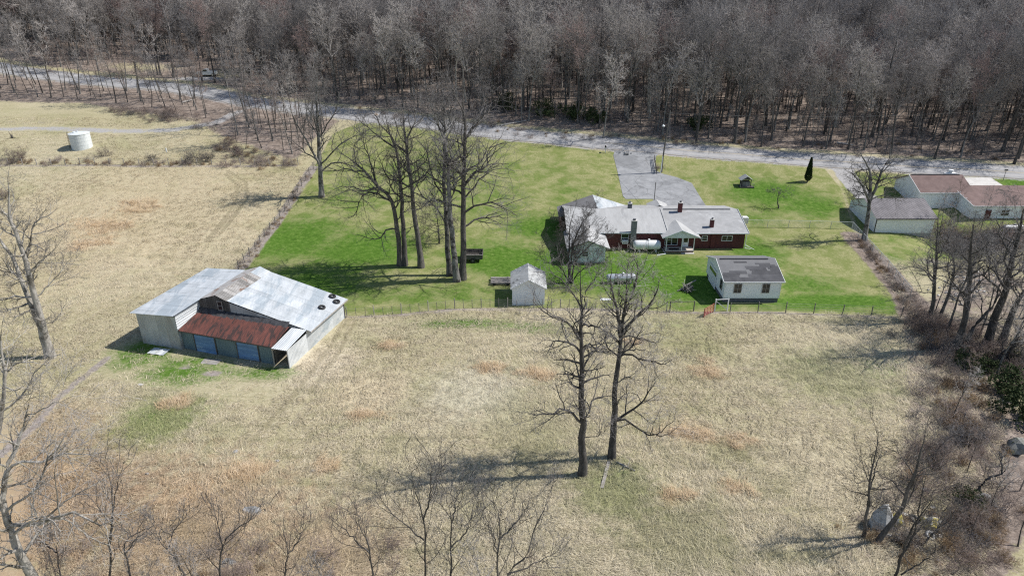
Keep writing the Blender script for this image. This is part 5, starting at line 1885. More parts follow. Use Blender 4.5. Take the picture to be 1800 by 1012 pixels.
c7 = lambda *p: cv(880, 420, 2.3, p)
hero('tall_tree', 'tall dark bare tree in the meadow, left and nearer of two', [
    (c7((330, 952), (331, 850), (330, 750), (326, 600), (328, 450), (325, 350), (330, 280), (328, 190), (322, 100)), 1, 0.6)],
    [(c7((328, 750), (270, 700), (235, 690), (200, 710), (110, 705)), .9, -1.5), (c7((262, 692), (290, 645), (318, 605)), .6, -1), (c7((338, 810), (352, 725), (375, 660), (400, 640), (450, 632)), 1, 1.5),
     (c7((330, 450), (355, 420), (400, 440), (460, 470)), .7, 2), (c7((328, 385), (380, 370), (430, 345)), .7, -2), (c7((326, 490), (280, 430), (225, 420), (180, 440)), .8, 1.5), (c7((326, 420), (260, 340), (200, 320), (130, 250)), .9, -2),
     (c7((330, 300), (350, 220), (392, 150), (400, 100)), .8, 1.5), (c7((328, 270), (290, 200), (225, 140), (190, 110)), .8, 2), (c7((332, 805), (400, 790), (455, 735)), .35, -1.2), (c7((330, 570), (260, 520), (210, 500)), .4, 2)],
    r0=.34, extra=26, first=.42, elen=.17, counts=(9, 7, 5), lens=(.55, .55, .5), seed=3, up=.02, wig=.2, tm='twig_grey', rmin=.008)
hero('tall_tree', 'tall dark meadow tree, right of two, forking into pale upswept tops', [
    (c7((450, 882), (455, 800), (460, 700), (463, 620), (470, 560), (478, 480), (486, 400), (492, 345), (506, 270), (511, 200), (514, 130), (520, 60)), 1, .6), (c7((486, 400), (476, 310), (460, 250), (445, 170), (452, 90)), .5, -1), (c7((486, 390), (520, 345), (572, 290), (625, 228), (640, 150)), .5, 1)],
    [(c7((468, 735), (540, 690), (600, 620), (628, 575)), 1, 1.2), (c7((466, 752), (520, 745), (570, 780), (630, 805), (660, 760), (702, 735)), .8, -1.5), (c7((476, 500), (540, 495), (600, 505), (640, 525), (692, 488)), .8, -1), (c7((480, 470), (540, 440), (610, 460)), .5, 2),
     (c7((486, 412), (550, 405), (610, 420), (660, 390)), .6, 1.5), (c7((478, 430), (430, 380), (400, 372)), .5, 1.5), (c7((500, 300), (540, 200), (560, 110), (530, 70)), .7, 2), (c7((470, 610), (520, 570), (560, 570)), .5, 1.5), (c7((462, 690), (490, 640), (500, 600)), .4, -1)],
    r0=.31, extra=24, first=.5, elen=.19, counts=(9, 7, 5), lens=(.55, .55, .5), seed=5, up=.05, wig=.22, tm='twig_pale', rmin=.008)

c6 = lambda *p: cv(540, 180, 2.976, p)
Y = dict(group='tall trees in the yard', tm='twig_grey', rmin=.008)
hero('yard_tree', 'yard tree whose trunk curves away to the left, leftmost of the tall yard trees', [
    (c6((485, 852), (482, 760), (467, 640), (437, 500), (382, 450), (300, 360), (200, 280), (110, 235)), 1, -2)],
    [(c6((470, 655), (425, 650), (370, 712), (260, 690)), .8, -2), (c6((440, 490), (340, 450), (270, 500), (250, 580), (200, 610)), .9, -2), (c6((460, 620), (520, 560), (600, 560)), .5, 3), (c6((380, 450), (300, 470), (230, 440), (150, 450)), .7, 2), (c6((300, 360), (200, 350), (80, 360)), .7, -2), (c6((360, 430), (330, 330), (290, 200), (300, 120)), .8, 2),
     (c6((250, 320), (240, 220), (330, 150)), .6, 1)],
    r0=.40, extra=16, first=.38, elen=.24, counts=(9, 7, 5), lens=(.6, .56, .52), seed=11, **Y)
hero('yard_tree', 'slender yard tree rising straight beside the curving trunk', [
    (c6((510, 852), (506, 720), (496, 560), (488, 420), (470, 270), (432, 160), (410, 80), (380, 0)), 1, 2)],
    [(c6((490, 420), (430, 400), (380, 320), (370, 260)), .7, -2), (c6((480, 330), (540, 250), (560, 150)), .7, 2), (c6((450, 210), (380, 170), (300, 110), (240, 60)), .8, 2), (c6((495, 540), (560, 530), (620, 590)), .5, -2)],
    r0=.38, extra=18, first=.42, elen=.25, counts=(9, 7, 5), lens=(.6, .56, .52), seed=12, **Y)
hero('yard_tree', 'straight grey yard tree standing between the two clumps of trunks', [
    (c6((596, 862), (582, 740), (561, 600), (546, 450), (526, 300), (511, 170), (500, 60), (470, -60)), 1, 1)],
    [(c6((561, 600), (620, 550), (680, 470)), .5, 2), (c6((540, 400), (620, 300), (640, 200)), .7, 3), (c6((520, 250), (440, 180), (350, 60), (330, 10)), .8, -2), (c6((512, 180), (560, 80), (560, -30)), .7, 1), (c6((570, 650), (520, 690), (480, 680)), .4, -2)],
    r0=.42, extra=20, first=.40, elen=.25, counts=(9, 7, 5), lens=(.6, .56, .52), seed=13, **Y)
hero('yard_tree', 'pale footed yard tree at the left of the right clump', [
    (c6((746, 905), (736, 760), (728, 620), (718, 470), (716, 300), (718, 120), (712, -40), (716, -180)), 1, 2)],
    [(c6((728, 620), (660, 520), (590, 470), (560, 300)), .8, -1), (c6((722, 500), (660, 400), (620, 250), (560, 180)), .8, 2), (c6((716, 300), (780, 200), (790, 80)), .6, 3), (c6((716, 160), (650, 40), (620, -60)), .7, 1)],
    r0=.38, extra=20, first=.42, elen=.25, counts=(9, 7, 5), lens=(.6, .56, .52), seed=14, bm='bark_grey', **Y)
hero('yard_tree', 'pale leaning yard tree in the middle of the right clump', [
    (c6((784, 935), (767, 770), (746, 600), (741, 420), (735, 300), (714, 190), (672, 90), (640, -10), (620, -110)), 1, -1)],
    [(c6((741, 460), (690, 520), (600, 460)), .5, -3), (c6((738, 380), (800, 300), (830, 200)), .6, 2), (c6((714, 190), (740, 60), (730, -60)), .7, 2), (c6((690, 130), (590, 60), (540, 20)), .6, -2), (c6((745, 560), (690, 520), (640, 540)), .5, 3)],
    r0=.42, extra=20, first=.42, elen=.25, counts=(9, 7, 5), lens=(.6, .56, .52), seed=15, bm='bark_grey', **Y)
hero('yard_tree', 'dark upright yard tree with long limbs sweeping right, rightmost of the tall yard trees', [
    (c6((812, 925), (816, 780), (816, 600), (818, 450), (822, 300), (826, 160), (816, 40), (810, -80), (816, -200)), 1, 0)],
    [(c6((820, 440), (880, 370), (945, 320), (950, 240), (1040, 205)), 1, 1), (c6((818, 565), (860, 530), (930, 522), (1000, 530), (1100, 595)), .9, -2), (c6((818, 670), (870, 630), (970, 600), (1060, 585)), .8, 2), (c6((822, 300), (760, 330), (700, 300)), .6, -3), (c6((826, 200), (880, 100), (960, 20), (970, -60)), .9, 1),
     (c6((820, 500), (900, 400), (1000, 340), (1080, 360)), .7, 3), (c6((816, 60), (760, -60), (700, -160)), .7, -2)],
    r0=.45, extra=22, first=.36, elen=.25, counts=(9, 7, 5), lens=(.6, .56, .52), seed=16, **Y)
hero('drooping_tree', 'small dark drooping tree with flat bottomed tangle behind the pale yard trunks', [(cv(0, 0, 1, [(772, 428), (771, 405), (768, 385), (765, 368)]), 1, 0)], [], r0=.14, extra=22, first=.3, elen=.8, counts=(9, 6, 4), lens=(.55, .55, .5),
     seed=21, up=-.06, tm='twig_dark', ang=75)

c4 = lambda *p: cv(0, 280, 2.41, p)
hero('twin_tree', 'pale grey twin stemmed tree leaning left at the edge of the dry field', [
    (c4((217, 838), (185, 720), (150, 590), (115, 450), (80, 340), (40, 240), (38, 100), (42, 20)), 1, 0), (c4((208, 835), (160, 680), (110, 560), (60, 440), (10, 350), (-60, 280), (-90, 200)), .9, 2)],
    [(c4((150, 600), (70, 590), (0, 602), (-60, 590)), .7, -2), (c4((112, 420), (150, 280), (210, 230), (240, 210)), .8, 1), (c4((128, 480), (190, 420), (240, 360)), .5, -3), (c4((60, 300), (20, 230), (-30, 180)), .6, 2), (c4((140, 560), (200, 520), (300, 420)), .5, 2), (c4((170, 660), (110, 660), (50, 690)), .6, -2), (c4((185, 720), (240, 680), (290, 600)), .4, 2)],
    r0=.40, extra=15, first=.35, elen=.2, counts=(9, 7, 5), lens=(.52, .55, .5), seed=31, bm='bark_pale', tm='twig_grey', rmin=.010)
c5 = lambda *p: cv(0, 640, 2.72, p)
hero('sycamore', 'big pale barked tree at the lower left corner with spreading mottled limbs', [
    (c5((250, 1260), (180, 1060), (120, 950), (70, 850), (35, 750), (10, 690), (-40, 560)), 1, 0), (c5((40, 770), (15, 650), (30, 520), (60, 440), (105, 330), (125, 220), (160, 120)), .45, 2)],
    [(c5((30, 720), (110, 660), (190, 580), (235, 460), (300, 380), (340, 280)), .8, 1), (c5((45, 770), (180, 765), (260, 725), (380, 712), (460, 755), (545, 738)), .8, -1), (c5((190, 580), (240, 510), (330, 490), (400, 448), (492, 422)), .7, 2), (c5((90, 340), (150, 290), (230, 240), (270, 200), (350, 150)), .6, -1.5),
     (c5((60, 440), (0, 400), (-80, 380)), .5, -1), (c5((100, 830), (170, 770), (220, 730), (290, 800)), .5, -2), (c5((20, 690), (-60, 640), (-140, 600)), .7, 2), (c5((120, 230), (60, 250), (-20, 290)), .5, 1)],
    r0=.42, extra=12, first=.45, elen=.28, counts=(9, 7, 5), lens=(.52, .55, .5), seed=33, bm='bark_pale', tm='twig_pale', rmin=.009, limb_r=.5)
hero('tall_tree', 'grey tree behind the sycamore at the left picture edge', [
    (cv(0, 0, 1, [(-22, 900), (-10, 800), (4, 720), (8, 660), (2, 600), (12, 540)]), 1, 0)], [(cv(0, 0, 1, [(2, 720), (40, 690), (70, 640), (110, 620)]), .8, 1), (cv(0, 0, 1, [(5, 660), (40, 640), (80, 640)]), .7, -1)],
    r0=.26, extra=14, first=.3, elen=.3, counts=(7, 5, 4), lens=(.5, .5, .5), seed=34, bm='bark_pale', tm='twig_grey', rmin=.009)

# young trees whose crowns rise over the lower edge
YG = dict(r0=.085, extra=12, first=.3, elen=.30, counts=(6, 5, 3), lens=(.58, .55, .5), tm='twig_grey', bm='bark_dark', rmin=.0055, up=.12, ang=38, group='saplings along the lower edge')
c8 = lambda *p: cv(480, 680, 2.903, p)
hero('sapling', 'bare sapling with three upright shoots right of the sycamore', [(c5((535, 1200), (530, 1000), (520, 860), (535, 740), (530, 580), (500, 400)), 1, 0), (c5((525, 860), (550, 620), (612, 405)), .6, 1)], seed=41, **YG)
hero('sapling', 'low dark sapling close under the sycamore limbs', [(c5((300, 1200), (285, 990), (270, 890), (290, 800)), 1, 0), (c5((270, 900), (220, 860), (160, 840)), .6, 1)], seed=42, **YG)
hero('sapling', 'forked sapling in front of the flat grey rock', [(c5((1050, 1180), (1052, 980), (1062, 890), (1110, 800), (1190, 740), (1300, 660)), 1, 0), (c5((1064, 890), (1040, 760), (1000, 680)), .6, 1)], seed=43, **YG)
hero('sapling', 'slender sapling leaning right between two forked ones', [(c5((660, 1180), (620, 990), (600, 850), (700, 790), (820, 740)), 1, 0), (c5((605, 900), (640, 850), (720, 780)), .6, -1)], seed=44, **YG)
hero('sapling', 'sapling with arching stems left of the flat grey rock', [(c5((960, 1200), (870, 980), (800, 880), (740, 810), (710, 760)), 1, 0), (c5((800, 880), (840, 780), (930, 680)), .6, 1)], seed=45, **YG)
hero('sapling', 'dense twiggy sapling with fine reddish crown at the lower edge', [(c8((520, 1180), (505, 950), (490, 820), (440, 700), (410, 570)), 1, 0), (c8((495, 850), (400, 760), (310, 660)), .7, 1)], seed=46, **dict(YG, tm='twig_red', extra=14))
hero('sapling', 'tall sapling with two parallel leaders below the fallen tree shadow', [(c8((790, 1180), (778, 960), (775, 780), (768, 660), (725, 520), (690, 350)), 1, 0), (c8((768, 670), (800, 570), (805, 440), (845, 350)), .7, 0), (c8((770, 780), (700, 720), (600, 640), (545, 560)), .6, 1)], seed=47, **YG)
hero('sapling', 'straight sapling with paired upright shoots in the lower middle', [(c8((915, 1180), (908, 950), (905, 800), (912, 680), (880, 560), (880, 480)), 1, 0), (c8((912, 690), (940, 560), (955, 460)), .7, 1), (c8((908, 820), (980, 740), (1060, 600)), .5, 1)], seed=48, **YG)
hero('sapling', 'sapling with wide forks right of the paired upright shoots', [(c8((1130, 1180), (1140, 960), (1152, 780), (1155, 670), (1120, 560), (1105, 480)), 1, 0), (c8((1155, 780), (1230, 700), (1300, 620)), .7, 1), (c8((1150, 840), (1100, 700), (1060, 600)), .6, -1)], seed=49, **YG)
hero('sapling', 'outermost sapling sweeping far right at the lower middle', [(c8((1180, 1180), (1195, 960), (1290, 860), (1345, 700), (1400, 570), (1440, 470)), 1, 0), (c8((1200, 960), (1350, 890), (1480, 830)), .7, 1)], seed=50, **YG)
hero('sapling', 'thin sapling near the small grey stones at the lower edge', [(c8((60, 1180), (60, 940), (80, 850), (40, 700)), 1, 0), (c8((80, 850), (140, 760), (150, 660)), .6, 1)], seed=51, **dict(YG, tm='twig_red'))

# yard shrub tree by the white wing, forked tree at the right lawn edge, the lone trees left of the lawn
hero('multi_stem_tree', 'bushy many stemmed bare tree in front of the white wing of the brick house', [
    (cv(0, 0, 1, [(1003, 497), (1002, 470), (1008, 430), (1025, 390), (1050, 368)]), 1, -1), (cv(0, 0, 1, [(1002, 497), (996, 460), (975, 430), (955, 415)]), .8, 1), (cv(0, 0, 1, [(1004, 497), (1012, 460), (1040, 430), (1075, 410)]), .8, 1), (cv(0, 0, 1, [(1002, 497), (1000, 450), (1003, 400), (1012, 358)]), .9, 0),
    (cv(0, 0, 1, [(1001, 497), (985, 470), (962, 462), (945, 470)]), .6, -2), (cv(0, 0, 1, [(1004, 497), (1022, 475), (1055, 462)]), .6, -2)],
    [], r0=.17, extra=9, first=.25, elen=.42, counts=(9, 7, 5), lens=(.6, .55, .5), seed=61, up=.08, tm='twig_dark', ang=34, rmin=.011)
c4b = lambda *p: cv(1440, 240, 4.4, p)
hero('forked_tree', 'forked grey tree beside the chain link corner and pale blue outbuilding', [
    (c4b((348, 802), (365, 690), (380, 580), (390, 490), (440, 400), (470, 300), (500, 230), (545, 170), (560, 60)), 1, 1), (c4b((388, 500), (335, 385), (260, 290), (195, 255)), .6, -1), (c4b((385, 500), (396, 350), (386, 250), (330, 150), (300, 60)), .7, 0)],
    [(c4b((400, 500), (480, 455), (560, 480), (640, 500)), .7, 2), (c4b((380, 560), (300, 530), (210, 510)), .5, -2), (c4b((450, 390), (540, 330), (620, 320)), .7, 1), (c4b((375, 470), (300, 430), (230, 420)), .5, 1)],
    r0=.38, extra=11, first=.45, elen=.30, counts=(9, 7, 5), lens=(.56, .55, .5), seed=62, bm='bark_grey', tm='twig_grey', rmin=.012)
hero('lone_tree', 'lone tree with a stout foot at the left lawn corner above the fence', [
    (cv(0, 0, 1, [(565, 346), (563, 308), (561, 276), (560, 240), (556, 180), (560, 120)]), 1, 1), (cv(0, 0, 1, [(562, 290), (540, 250), (520, 215), (505, 180)]), .5, -1)],
    [(cv(0, 0, 1, [(563, 305), (590, 288), (625, 296), (660, 320)]), .8, -1), (cv(0, 0, 1, [(562, 290), (590, 262), (620, 240), (655, 235)]), .8, 1), (cv(0, 0, 1, [(562, 280), (535, 262), (505, 240)]), .7, 2), (cv(0, 0, 1, [(560, 240), (590, 190), (600, 130)]), .7, 1)],
    r0=.45, extra=14, first=.35, elen=.3, counts=(9, 7, 5), lens=(.56, .55, .5), seed=63, bm='bark_grey', tm='twig_grey', rmin=.014)
hero('fruit_tree', 'tiny crooked bare fruit tree on the bright green front lawn', [(cv(0, 0, 1, [(1369, 366), (1367, 352), (1369, 342), (1367, 335)]), 1, 0)], [(cv(0, 0, 1, [(1368, 342), (1380, 336), (1392, 338)]), .7, 0), (cv(0, 0, 1, [(1368, 344), (1356, 338), (1348, 336)]), .7, 1)],
     r0=.13, extra=7, first=.5, elen=.7, counts=(6, 5, 3), lens=(.5, .5, .5), seed=64, ang=65)

# right hand hedge trees
c7b = lambda *p: cv(1560, 380, 2.8125, p)
HR = dict(tm='twig_grey', rmin=.010, counts=(9, 7, 5), lens=(.56, .55, .5), group='trees in the right hedge')
hero('hedge_tree', 'slim dark hedge tree nearest the chain link run at the right', [(c7b((203, 525), (224, 440), (234, 320), (240, 200), (246, 90), (252, -40)), 1, 1)], [(c7b((225, 380), (140, 372), (40, 372)), .6, -2), (c7b((236, 300), (160, 250), (60, 260)), .6, 2), (c7b((240, 200), (300, 120), (310, 20)), .6, 1)], r0=.27, extra=14, first=.35, elen=.28, seed=71, **HR)
hero('hedge_tree', 'thin curved hedge tree behind the slim dark one at the right', [(c7b((250, 520), (290, 420), (320, 320), (330, 250), (300, 100), (310, 10)), 1, 2)], [(c7b((320, 320), (360, 250), (380, 150)), .6, 1)], r0=.20, extra=14, first=.3, elen=.28, seed=72, **HR)
hero('hedge_tree', 'dark double footed hedge tree in the middle of the right clump', [(c7b((338, 670), (368, 560), (396, 430), (405, 330), (410, 200), (420, 80), (440, -30)), 1, 0), (c7b((375, 660), (415, 565), (480, 485), (530, 430), (560, 330), (640, 300)), .6, 1)],
     [(c7b((390, 470), (320, 400), (310, 380)), .5, -1), (c7b((404, 330), (480, 290), (510, 200), (470, 120)), .7, 1), (c7b((400, 400), (330, 330), (290, 200)), .7, -2)], r0=.38, extra=12, first=.35, elen=.28, seed=73, **HR)
hero('hedge_tree', 'thick leaning hedge tree at the right edge, its top bending out of view', [(c7b((490, 645), (530, 500), (575, 400), (602, 280), (640, 130), (668, -10), (690, -120)), 1, 0)], [(c7b((570, 410), (510, 320), (450, 250), (440, 170)), .7, -1), (c7b((585, 360), (650, 330), (740, 250)), .6, 1), (c7b((620, 210), (560, 100), (540, 0)), .7, 1)], r0=.45, extra=12, first=.35, elen=.28, seed=74, **HR)
hero('hedge_tree', 'thick hedge tree low at the right edge slanting right', [(c7b((565, 635), (598, 530), (640, 430), (700, 340), (780, 230)), 1, 1)], [(c7b((640, 430), (600, 330), (610, 220)), .6, -1), (c7b((690, 350), (680, 230), (640, 180)), .5, 1)], r0=.42, extra=12, first=.35, elen=.3, seed=75, **HR)
hero('hedge_tree', 'small twisted hedge tree above the dark evergreen brush', [(c7b((545, 745), (575, 660), (640, 690), (690, 620)), 1, 0), (c7b((560, 720), (640, 610), (660, 540)), .7, 0)], [], r0=.22, extra=12, first=.3, elen=.35, seed=76, **HR)
c9 = lambda *p: cv(1500, 800, 4.773, p)
hero('leaning_tree', 'young tree leaning right across the lichen covered rocks', [(c9((190, 730), (300, 600), (400, 450), (470, 270), (540, 80), (590, -120), (610, -260)), 1, 0)], [(c9((500, 170), (640, 150), (770, 70)), .6, -1), (c9((300, 600), (350, 420), (390, 320)), .4, 1)], r0=.20, extra=13, first=.3, elen=.3, counts=(6, 5, 4), lens=(.5, .5, .5), seed=81, tm='twig_dark', rmin=.008)
hero('leaning_tree', 'upright thin young tree left of the pale pointed rock', [(c9((85, 690), (110, 520), (130, 350), (150, 150), (195, -60), (200, -260)), 1, 0), (c9((120, 450), (170, 150), (260, -100)), .6, 1)], [(c9((110, 520), (20, 420), (-20, 300)), .5, 1)], r0=.13, extra=14, first=.25, elen=.3, counts=(6, 5, 4), lens=(.5, .5, .5), seed=82, tm='twig_dark', rmin=.008)
hero('leaning_tree', 'thin wand like young tree rising from the lower edge right of the lichen rocks', [(c9((330, 1080), (420, 800), (500, 600), (640, 400), (760, 250)), 1, 0), (c9((380, 900), (520, 620), (560, 350), (640, 60)), .8, 1), (c9((400, 1000), (620, 860), (760, 680)), .6, 0)], [], r0=.10, extra=12, first=.25, elen=.25, counts=(6, 4, 3), lens=(.5, .5, .5), seed=83, tm='twig_dark', rmin=.008)
hero('leaning_tree', 'thin dark young tree with crossing shoots beside the rusty fence post', [(c9((560, 760), (700, 620), (800, 540), (880, 400)), 1, 0), (c9((700, 640), (740, 500), (820, 390)), .7, 1)], [], r0=.08, extra=10, first=.3, elen=.3, counts=(5, 4, 3), lens=(.5, .5, .5), seed=84, tm='twig_dark', rmin=.008)
hero('leaning_tree', 'forked dead young tree right of the bramble thicket', [(c9((1030, 300), (1140, 190), (1250, 150), (1320, 50)), 1, 0), (c9((1250, 150), (1240, 60), (1220, -60)), .8, 1)], [], r0=.12, extra=8, first=.4, elen=.3, counts=(5, 4, 3), lens=(.5, .5, .5), seed=85, tm='twig_grey', rmin=.008)

# the conical evergreen on the front lawn
def cone_evergreen():
    g = G(1419, 320)
    rng = np.random.default_rng(5)
    e = empty('conical_evergreen', g, 'narrow dark conical evergreen on the front lawn near the road', 'tree')
    MB().rod(g - Vector((0, 0, .2)), g + Vector((0, 0, .5)), .12, .1, 7).build('trunk', 'bark_dark', e)
    n = 5200
    t = rng.random(n) ** .8
    z = .15 + t * 4.5
    r = (.62 * np.minimum(1, (t + .06) * 5) * (1 - t) ** .75 + .03) * rng.uniform(.6, 1.2, n)
    a = rng.random(n) * 2 * PI
    c = np.stack([r * np.cos(a), r * np.sin(a), z], 1)
    ax = nrm(np.stack([np.cos(a) * .35, np.sin(a) * .35, np.ones(n)], 1) + rng.normal(0, .15, (n, 3)))
    sd = nrm(np.cross(ax, rng.normal(size=(n, 3))))
    L, w = rng.uniform(.16, .3, n)[:, None], rng.uniform(.03, .06, n)[:, None]
    v = np.stack([c, c + ax * L * .5 + sd * w, c + ax * L, c + ax * L * .5 - sd * w], 1).reshape(-1, 3)
    me = raw_mesh('crown', v, np.arange(4 * n).reshape(-1, 4), False)
    me.materials.append(MATS['leaf_cypress'])
    o = bpy.data.objects.new('crown', me)
    COL.objects.link(o)
    o.parent = e


cone_evergreen()


def leafy_shrub(seed, rx, ry, rz, n, size, mat='leaf_dark'):
    rng = np.random.default_rng(seed)
    k = 22
    cc = rng.normal(0, .55, (k, 3)) * np.array([rx, ry, rz * .8]) + np.array([0, 0, rz * .55])
    cr = rng.uniform(.15, .42, k)
    i = rng.integers(0, k, n)
    d = nrm(rng.normal(size=(n, 3)))
    c = cc[i] + d * (cr[i] * rng.uniform(.6, 1.05, n) ** .5)[:, None] * np.array([rx, ry, rz * .8])
    c[:, 2] = np.abs(c[:, 2])
    ax = nrm(d + rng.normal(0, .6, (n, 3)))
    sd = nrm(np.cross(ax, rng.normal(size=(n, 3))))
    L, w = (size * rng.uniform(.6, 1.3, n))[:, None], (size * .22 * rng.uniform(.7, 1.3, n))[:, None]
    v = np.stack([c, c + ax * L * .5 + sd * w, c + ax * L, c + ax * L * .5 - sd * w], 1).reshape(-1, 3)
    me = raw_mesh('crown', v, np.arange(4 * n).reshape(-1, 4), False)
    me.materials.append(MATS[mat])
    return me


def twig_shrub(seed, h, spread, n0, mat, rmin=.009, arch=-.02, counts=(6, 4, 3)):
    """A bare shrub: many shoots from one crown of roots."""
    rng = np.random.default_rng(seed)
    P_ = np.zeros((n0, 7, 3))
    d = np.stack([rng.normal(0, spread, n0), rng.normal(0, spread, n0), np.ones(n0)], 1)
    p = np.stack([rng.normal(0, .25 * h * spread, n0), rng.normal(0, .25 * h * spread, n0), np.full(n0, -.1)], 1)
    P_[:, 0] = p
    L = h * rng.uniform(.6, 1.15, n0)
    d = nrm(d)
    for k in range(1, 7):
        d = nrm(d + rng.normal(0, .14, (n0, 3)) + np.array([0, 0, arch]))
        p = p + d * (L / 6)[:, None]
        P_[:, k] = p
    Rr = np.maximum(.012 * h * (1 - .7 * np.arange(7) / 6)[None] * np.ones((n0, 1)), rmin)
    gr = ramify(rng, P_, Rr, counts, (.5, .55, .5), K=(4, 3, 3), rmin=rmin, sides=(3, 3, 3))
    return [(P_, Rr, 4)], gr


def shrub(name, loc, stems, twigs, label, group=None, rot=0, sc=(1, 1, 1), cat='shrub'):
    e = empty(name, loc, label, cat, group)
    e.rotation_euler = (0, 0, rot)
    e.scale = sc
    for nm, me in (('stem', stems), ('crown', twigs)):
        o = bpy.data.objects.new(nm, me)
        COL.objects.link(o)
        o.parent = e
    return e


SH = []
for i, (h, sp, n, mt) in enumerate([(2.2, .55, 16, 'bramble'), (1.8, .8, 18, 'twig_dark'), (2.6, .4, 14, 'twig_red'), (1.5, .9, 16, 'bramble')]):
    a, b = twig_shrub(200 + i, h, sp, n, mt)
    SH.append((tree_mesh('stem', a, mt), tree_mesh('crown', b, mt), mt))
for i, (px, py, k, s, lb) in enumerate([
    (185, 275, 0, 1.0, 'rounded bare shrub just right of the storage tank at the fence'), (40, 283, 2, 1.2, 'wide pale shrub at the fence near the left edge'), (20, 280, 0, 1.1, 'bare shrub at the far left end of the old fence'),
    (100, 284, 3, 1.0, 'low bramble along the fence left of the tank'), (268, 283, 1, 1.0, 'dark low shrub along the old fence in the middle'), (340, 284, 1, 1.5, 'large dark rounded shrub at the fence near the saplings'), (365, 283, 1, 1.3, 'dark rounded shrub next to the slim stump at the fence'),
    (280, 288, 3, .9, 'little bramble at the foot of the old fence'), (190, 288, 3, .8, 'little bramble below the rounded bare shrub'), (8, 350, 2, 1.0, 'grey shrub in the dry field at the left edge'), (1158, 297, 3, .8, 'small green tinged shrub in the planting strip'),
    (1690, 362, 1, 1.2, 'twiggy shrub before the brown roofed house')]):
    st_, tw, _ = SH[k]
    shrub('bare_shrub', G(px, py), st_, tw, lb, 'bare shrubs', i * 1.3, (s, s, s * .9))
LV = [leafy_shrub(300, 1.6, 1.4, 1.7, 2600, .2), leafy_shrub(301, 1.2, 1.5, 1.3, 2000, .17)]
ev = tree_mesh('stem', twig_shrub(310, 1.6, .5, 8, 'bark_dark')[0], 'bark_dark')
for i, (px, py, k, s, lb) in enumerate([
    (1765, 690, 0, 1.5, 'dark leafy evergreen bush in the right hedge, the large upper one'), (1800, 740, 0, 1.6, 'dark leafy evergreen bush at the right edge beside the grey boulder'), (1725, 655, 1, 1.2, 'dark leafy evergreen bush at the foot of the double footed tree'),
    (1705, 885, 1, .8, 'small dark evergreen bush among brambles above the tyre heap'), (1690, 640, 1, 1.0, 'dark ivy bush against the hedge trunks'), (1780, 640, 1, 1.1, 'dark leafy bush between the thick trunks at the right edge'),
    (1008, 208, 0, 1.9, 'dark evergreen bush under the wood edge above the driveway'), (1048, 216, 0, 1.7, 'dark evergreen bush just right of the larger evergreen above the driveway'), (1228, 226, 0, 1.6, 'dark evergreen bush low in the wood right of the utility pole'), (892, 190, 1, 2.2, 'dark evergreen bush deep in the wood left of the pale broken log'),
    (955, 205, 1, 2.4, 'dark evergreen bush in the wood above the pale broken log')]):
    shrub('evergreen_bush', G(px, py), ev, LV[k], lb, 'evergreen bushes', i * 2.1, (s, s, s), 'bush')


# ---------------------------------------------------------------- rocks and dumped tyres in the lower right corner
c = G(1549, 925)
e = empty('boulder', c, 'pale pointed standing boulder with lichen on its right side', 'boulder')
MB().add([c + Vector(q) for q in [(-.95, -.35, -.3), (-.2, -.75, -.3), (.75, -.5, -.3), (.85, .5, -.3), (-.3, .8, -.3), (-.9, .4, -.3), (-.92, -.3, .9), (-.1, -.62, .75), (.62, -.4, 1.0), (.6, .4, 1.3), (-.3, .6, 1.3), (-.8, .3, 1.2), (-.15, -.2, 2.35), (.15, .15, 2.2), (-.3, .15, 2.1)]],
         [(0, 1, 7, 6), (1, 2, 8, 7), (2, 3, 9, 8), (3, 4, 10, 9), (4, 5, 11, 10), (5, 0, 6, 11), (6, 7, 12), (7, 8, 12), (8, 9, 13), (8, 13, 12), (9, 10, 13), (10, 14, 13), (10, 11, 14), (11, 6, 14), (6, 12, 14), (12, 13, 14)]).build('rock', 'rock_pale', e)
lump('lichen_rock', c + Vector((.95, -.1, .4)), .55, .5, 1.0, 'rock_lichen', seed=5, parent=e, sub=3)
lump('boulder', G(1636, 925) + Vector((0, 0, .35)), .85, .6, .75, 'rock_lichen', 'rounded boulder covered in yellow lichen', 'boulder', 6, sub=3)
lump('boulder', G(1622, 918) + Vector((0, 0, .25)), .35, .4, .6, 'rock_lichen', 'small yellow lichen rock close left of the rounded boulder', 'boulder', 16, sub=3)
lump('boulder', G(1782, 792) + Vector((0, 0, .2)), 1.15, 1.0, 1.2, 'rock_moss', 'large grey boulder beside the evergreen bushes at the right edge', 'boulder', 7, .9, sub=2)
for px, py, s, lb in ((1588, 905, .35, 'pale block between the pointed boulder and the yellow boulder'), (1640, 893, .3, 'small white stone above the yellow boulder'), (1602, 912, .3, 'grey stone close left of the small lichen rock'), (1650, 943, .3, 'pale broken stone below the yellow boulder'), (1562, 942, .3, 'pale shard at the foot of the leaning tree'),
                      (1648, 985, .2, 'single white stone in the brush at the lower right'), (1625, 862, .35, 'grey stone at the upper end of the rubble by the brambles'), (1725, 877, .7, 'dark flat rock in brown brush at the lower right')):
    lump('stone', G(px, py) + Vector((0, 0, s * .3)), s, s * .8, s * .6, 'concrete' if 'white' in lb or 'pale' in lb else 'rock', lb, 'stone', px, group='stones by the lichen rocks')
for px, py, tl, lb in ((1634, 944, .5, 'worn grey tyre leaning below the yellow lichen boulder'), (1606, 915, .3, 'dark tyre half buried left of the yellow boulder')):
    c = G(px, py)
    MB().torus(c + Vector((0, 0, .2)), (.2, -tl, .9), .3, .11, 18, 8).thing('tyre', 'rubber' if tl < .4 else 'block', c, lb, 'tyre', 'dumped tyres', True)
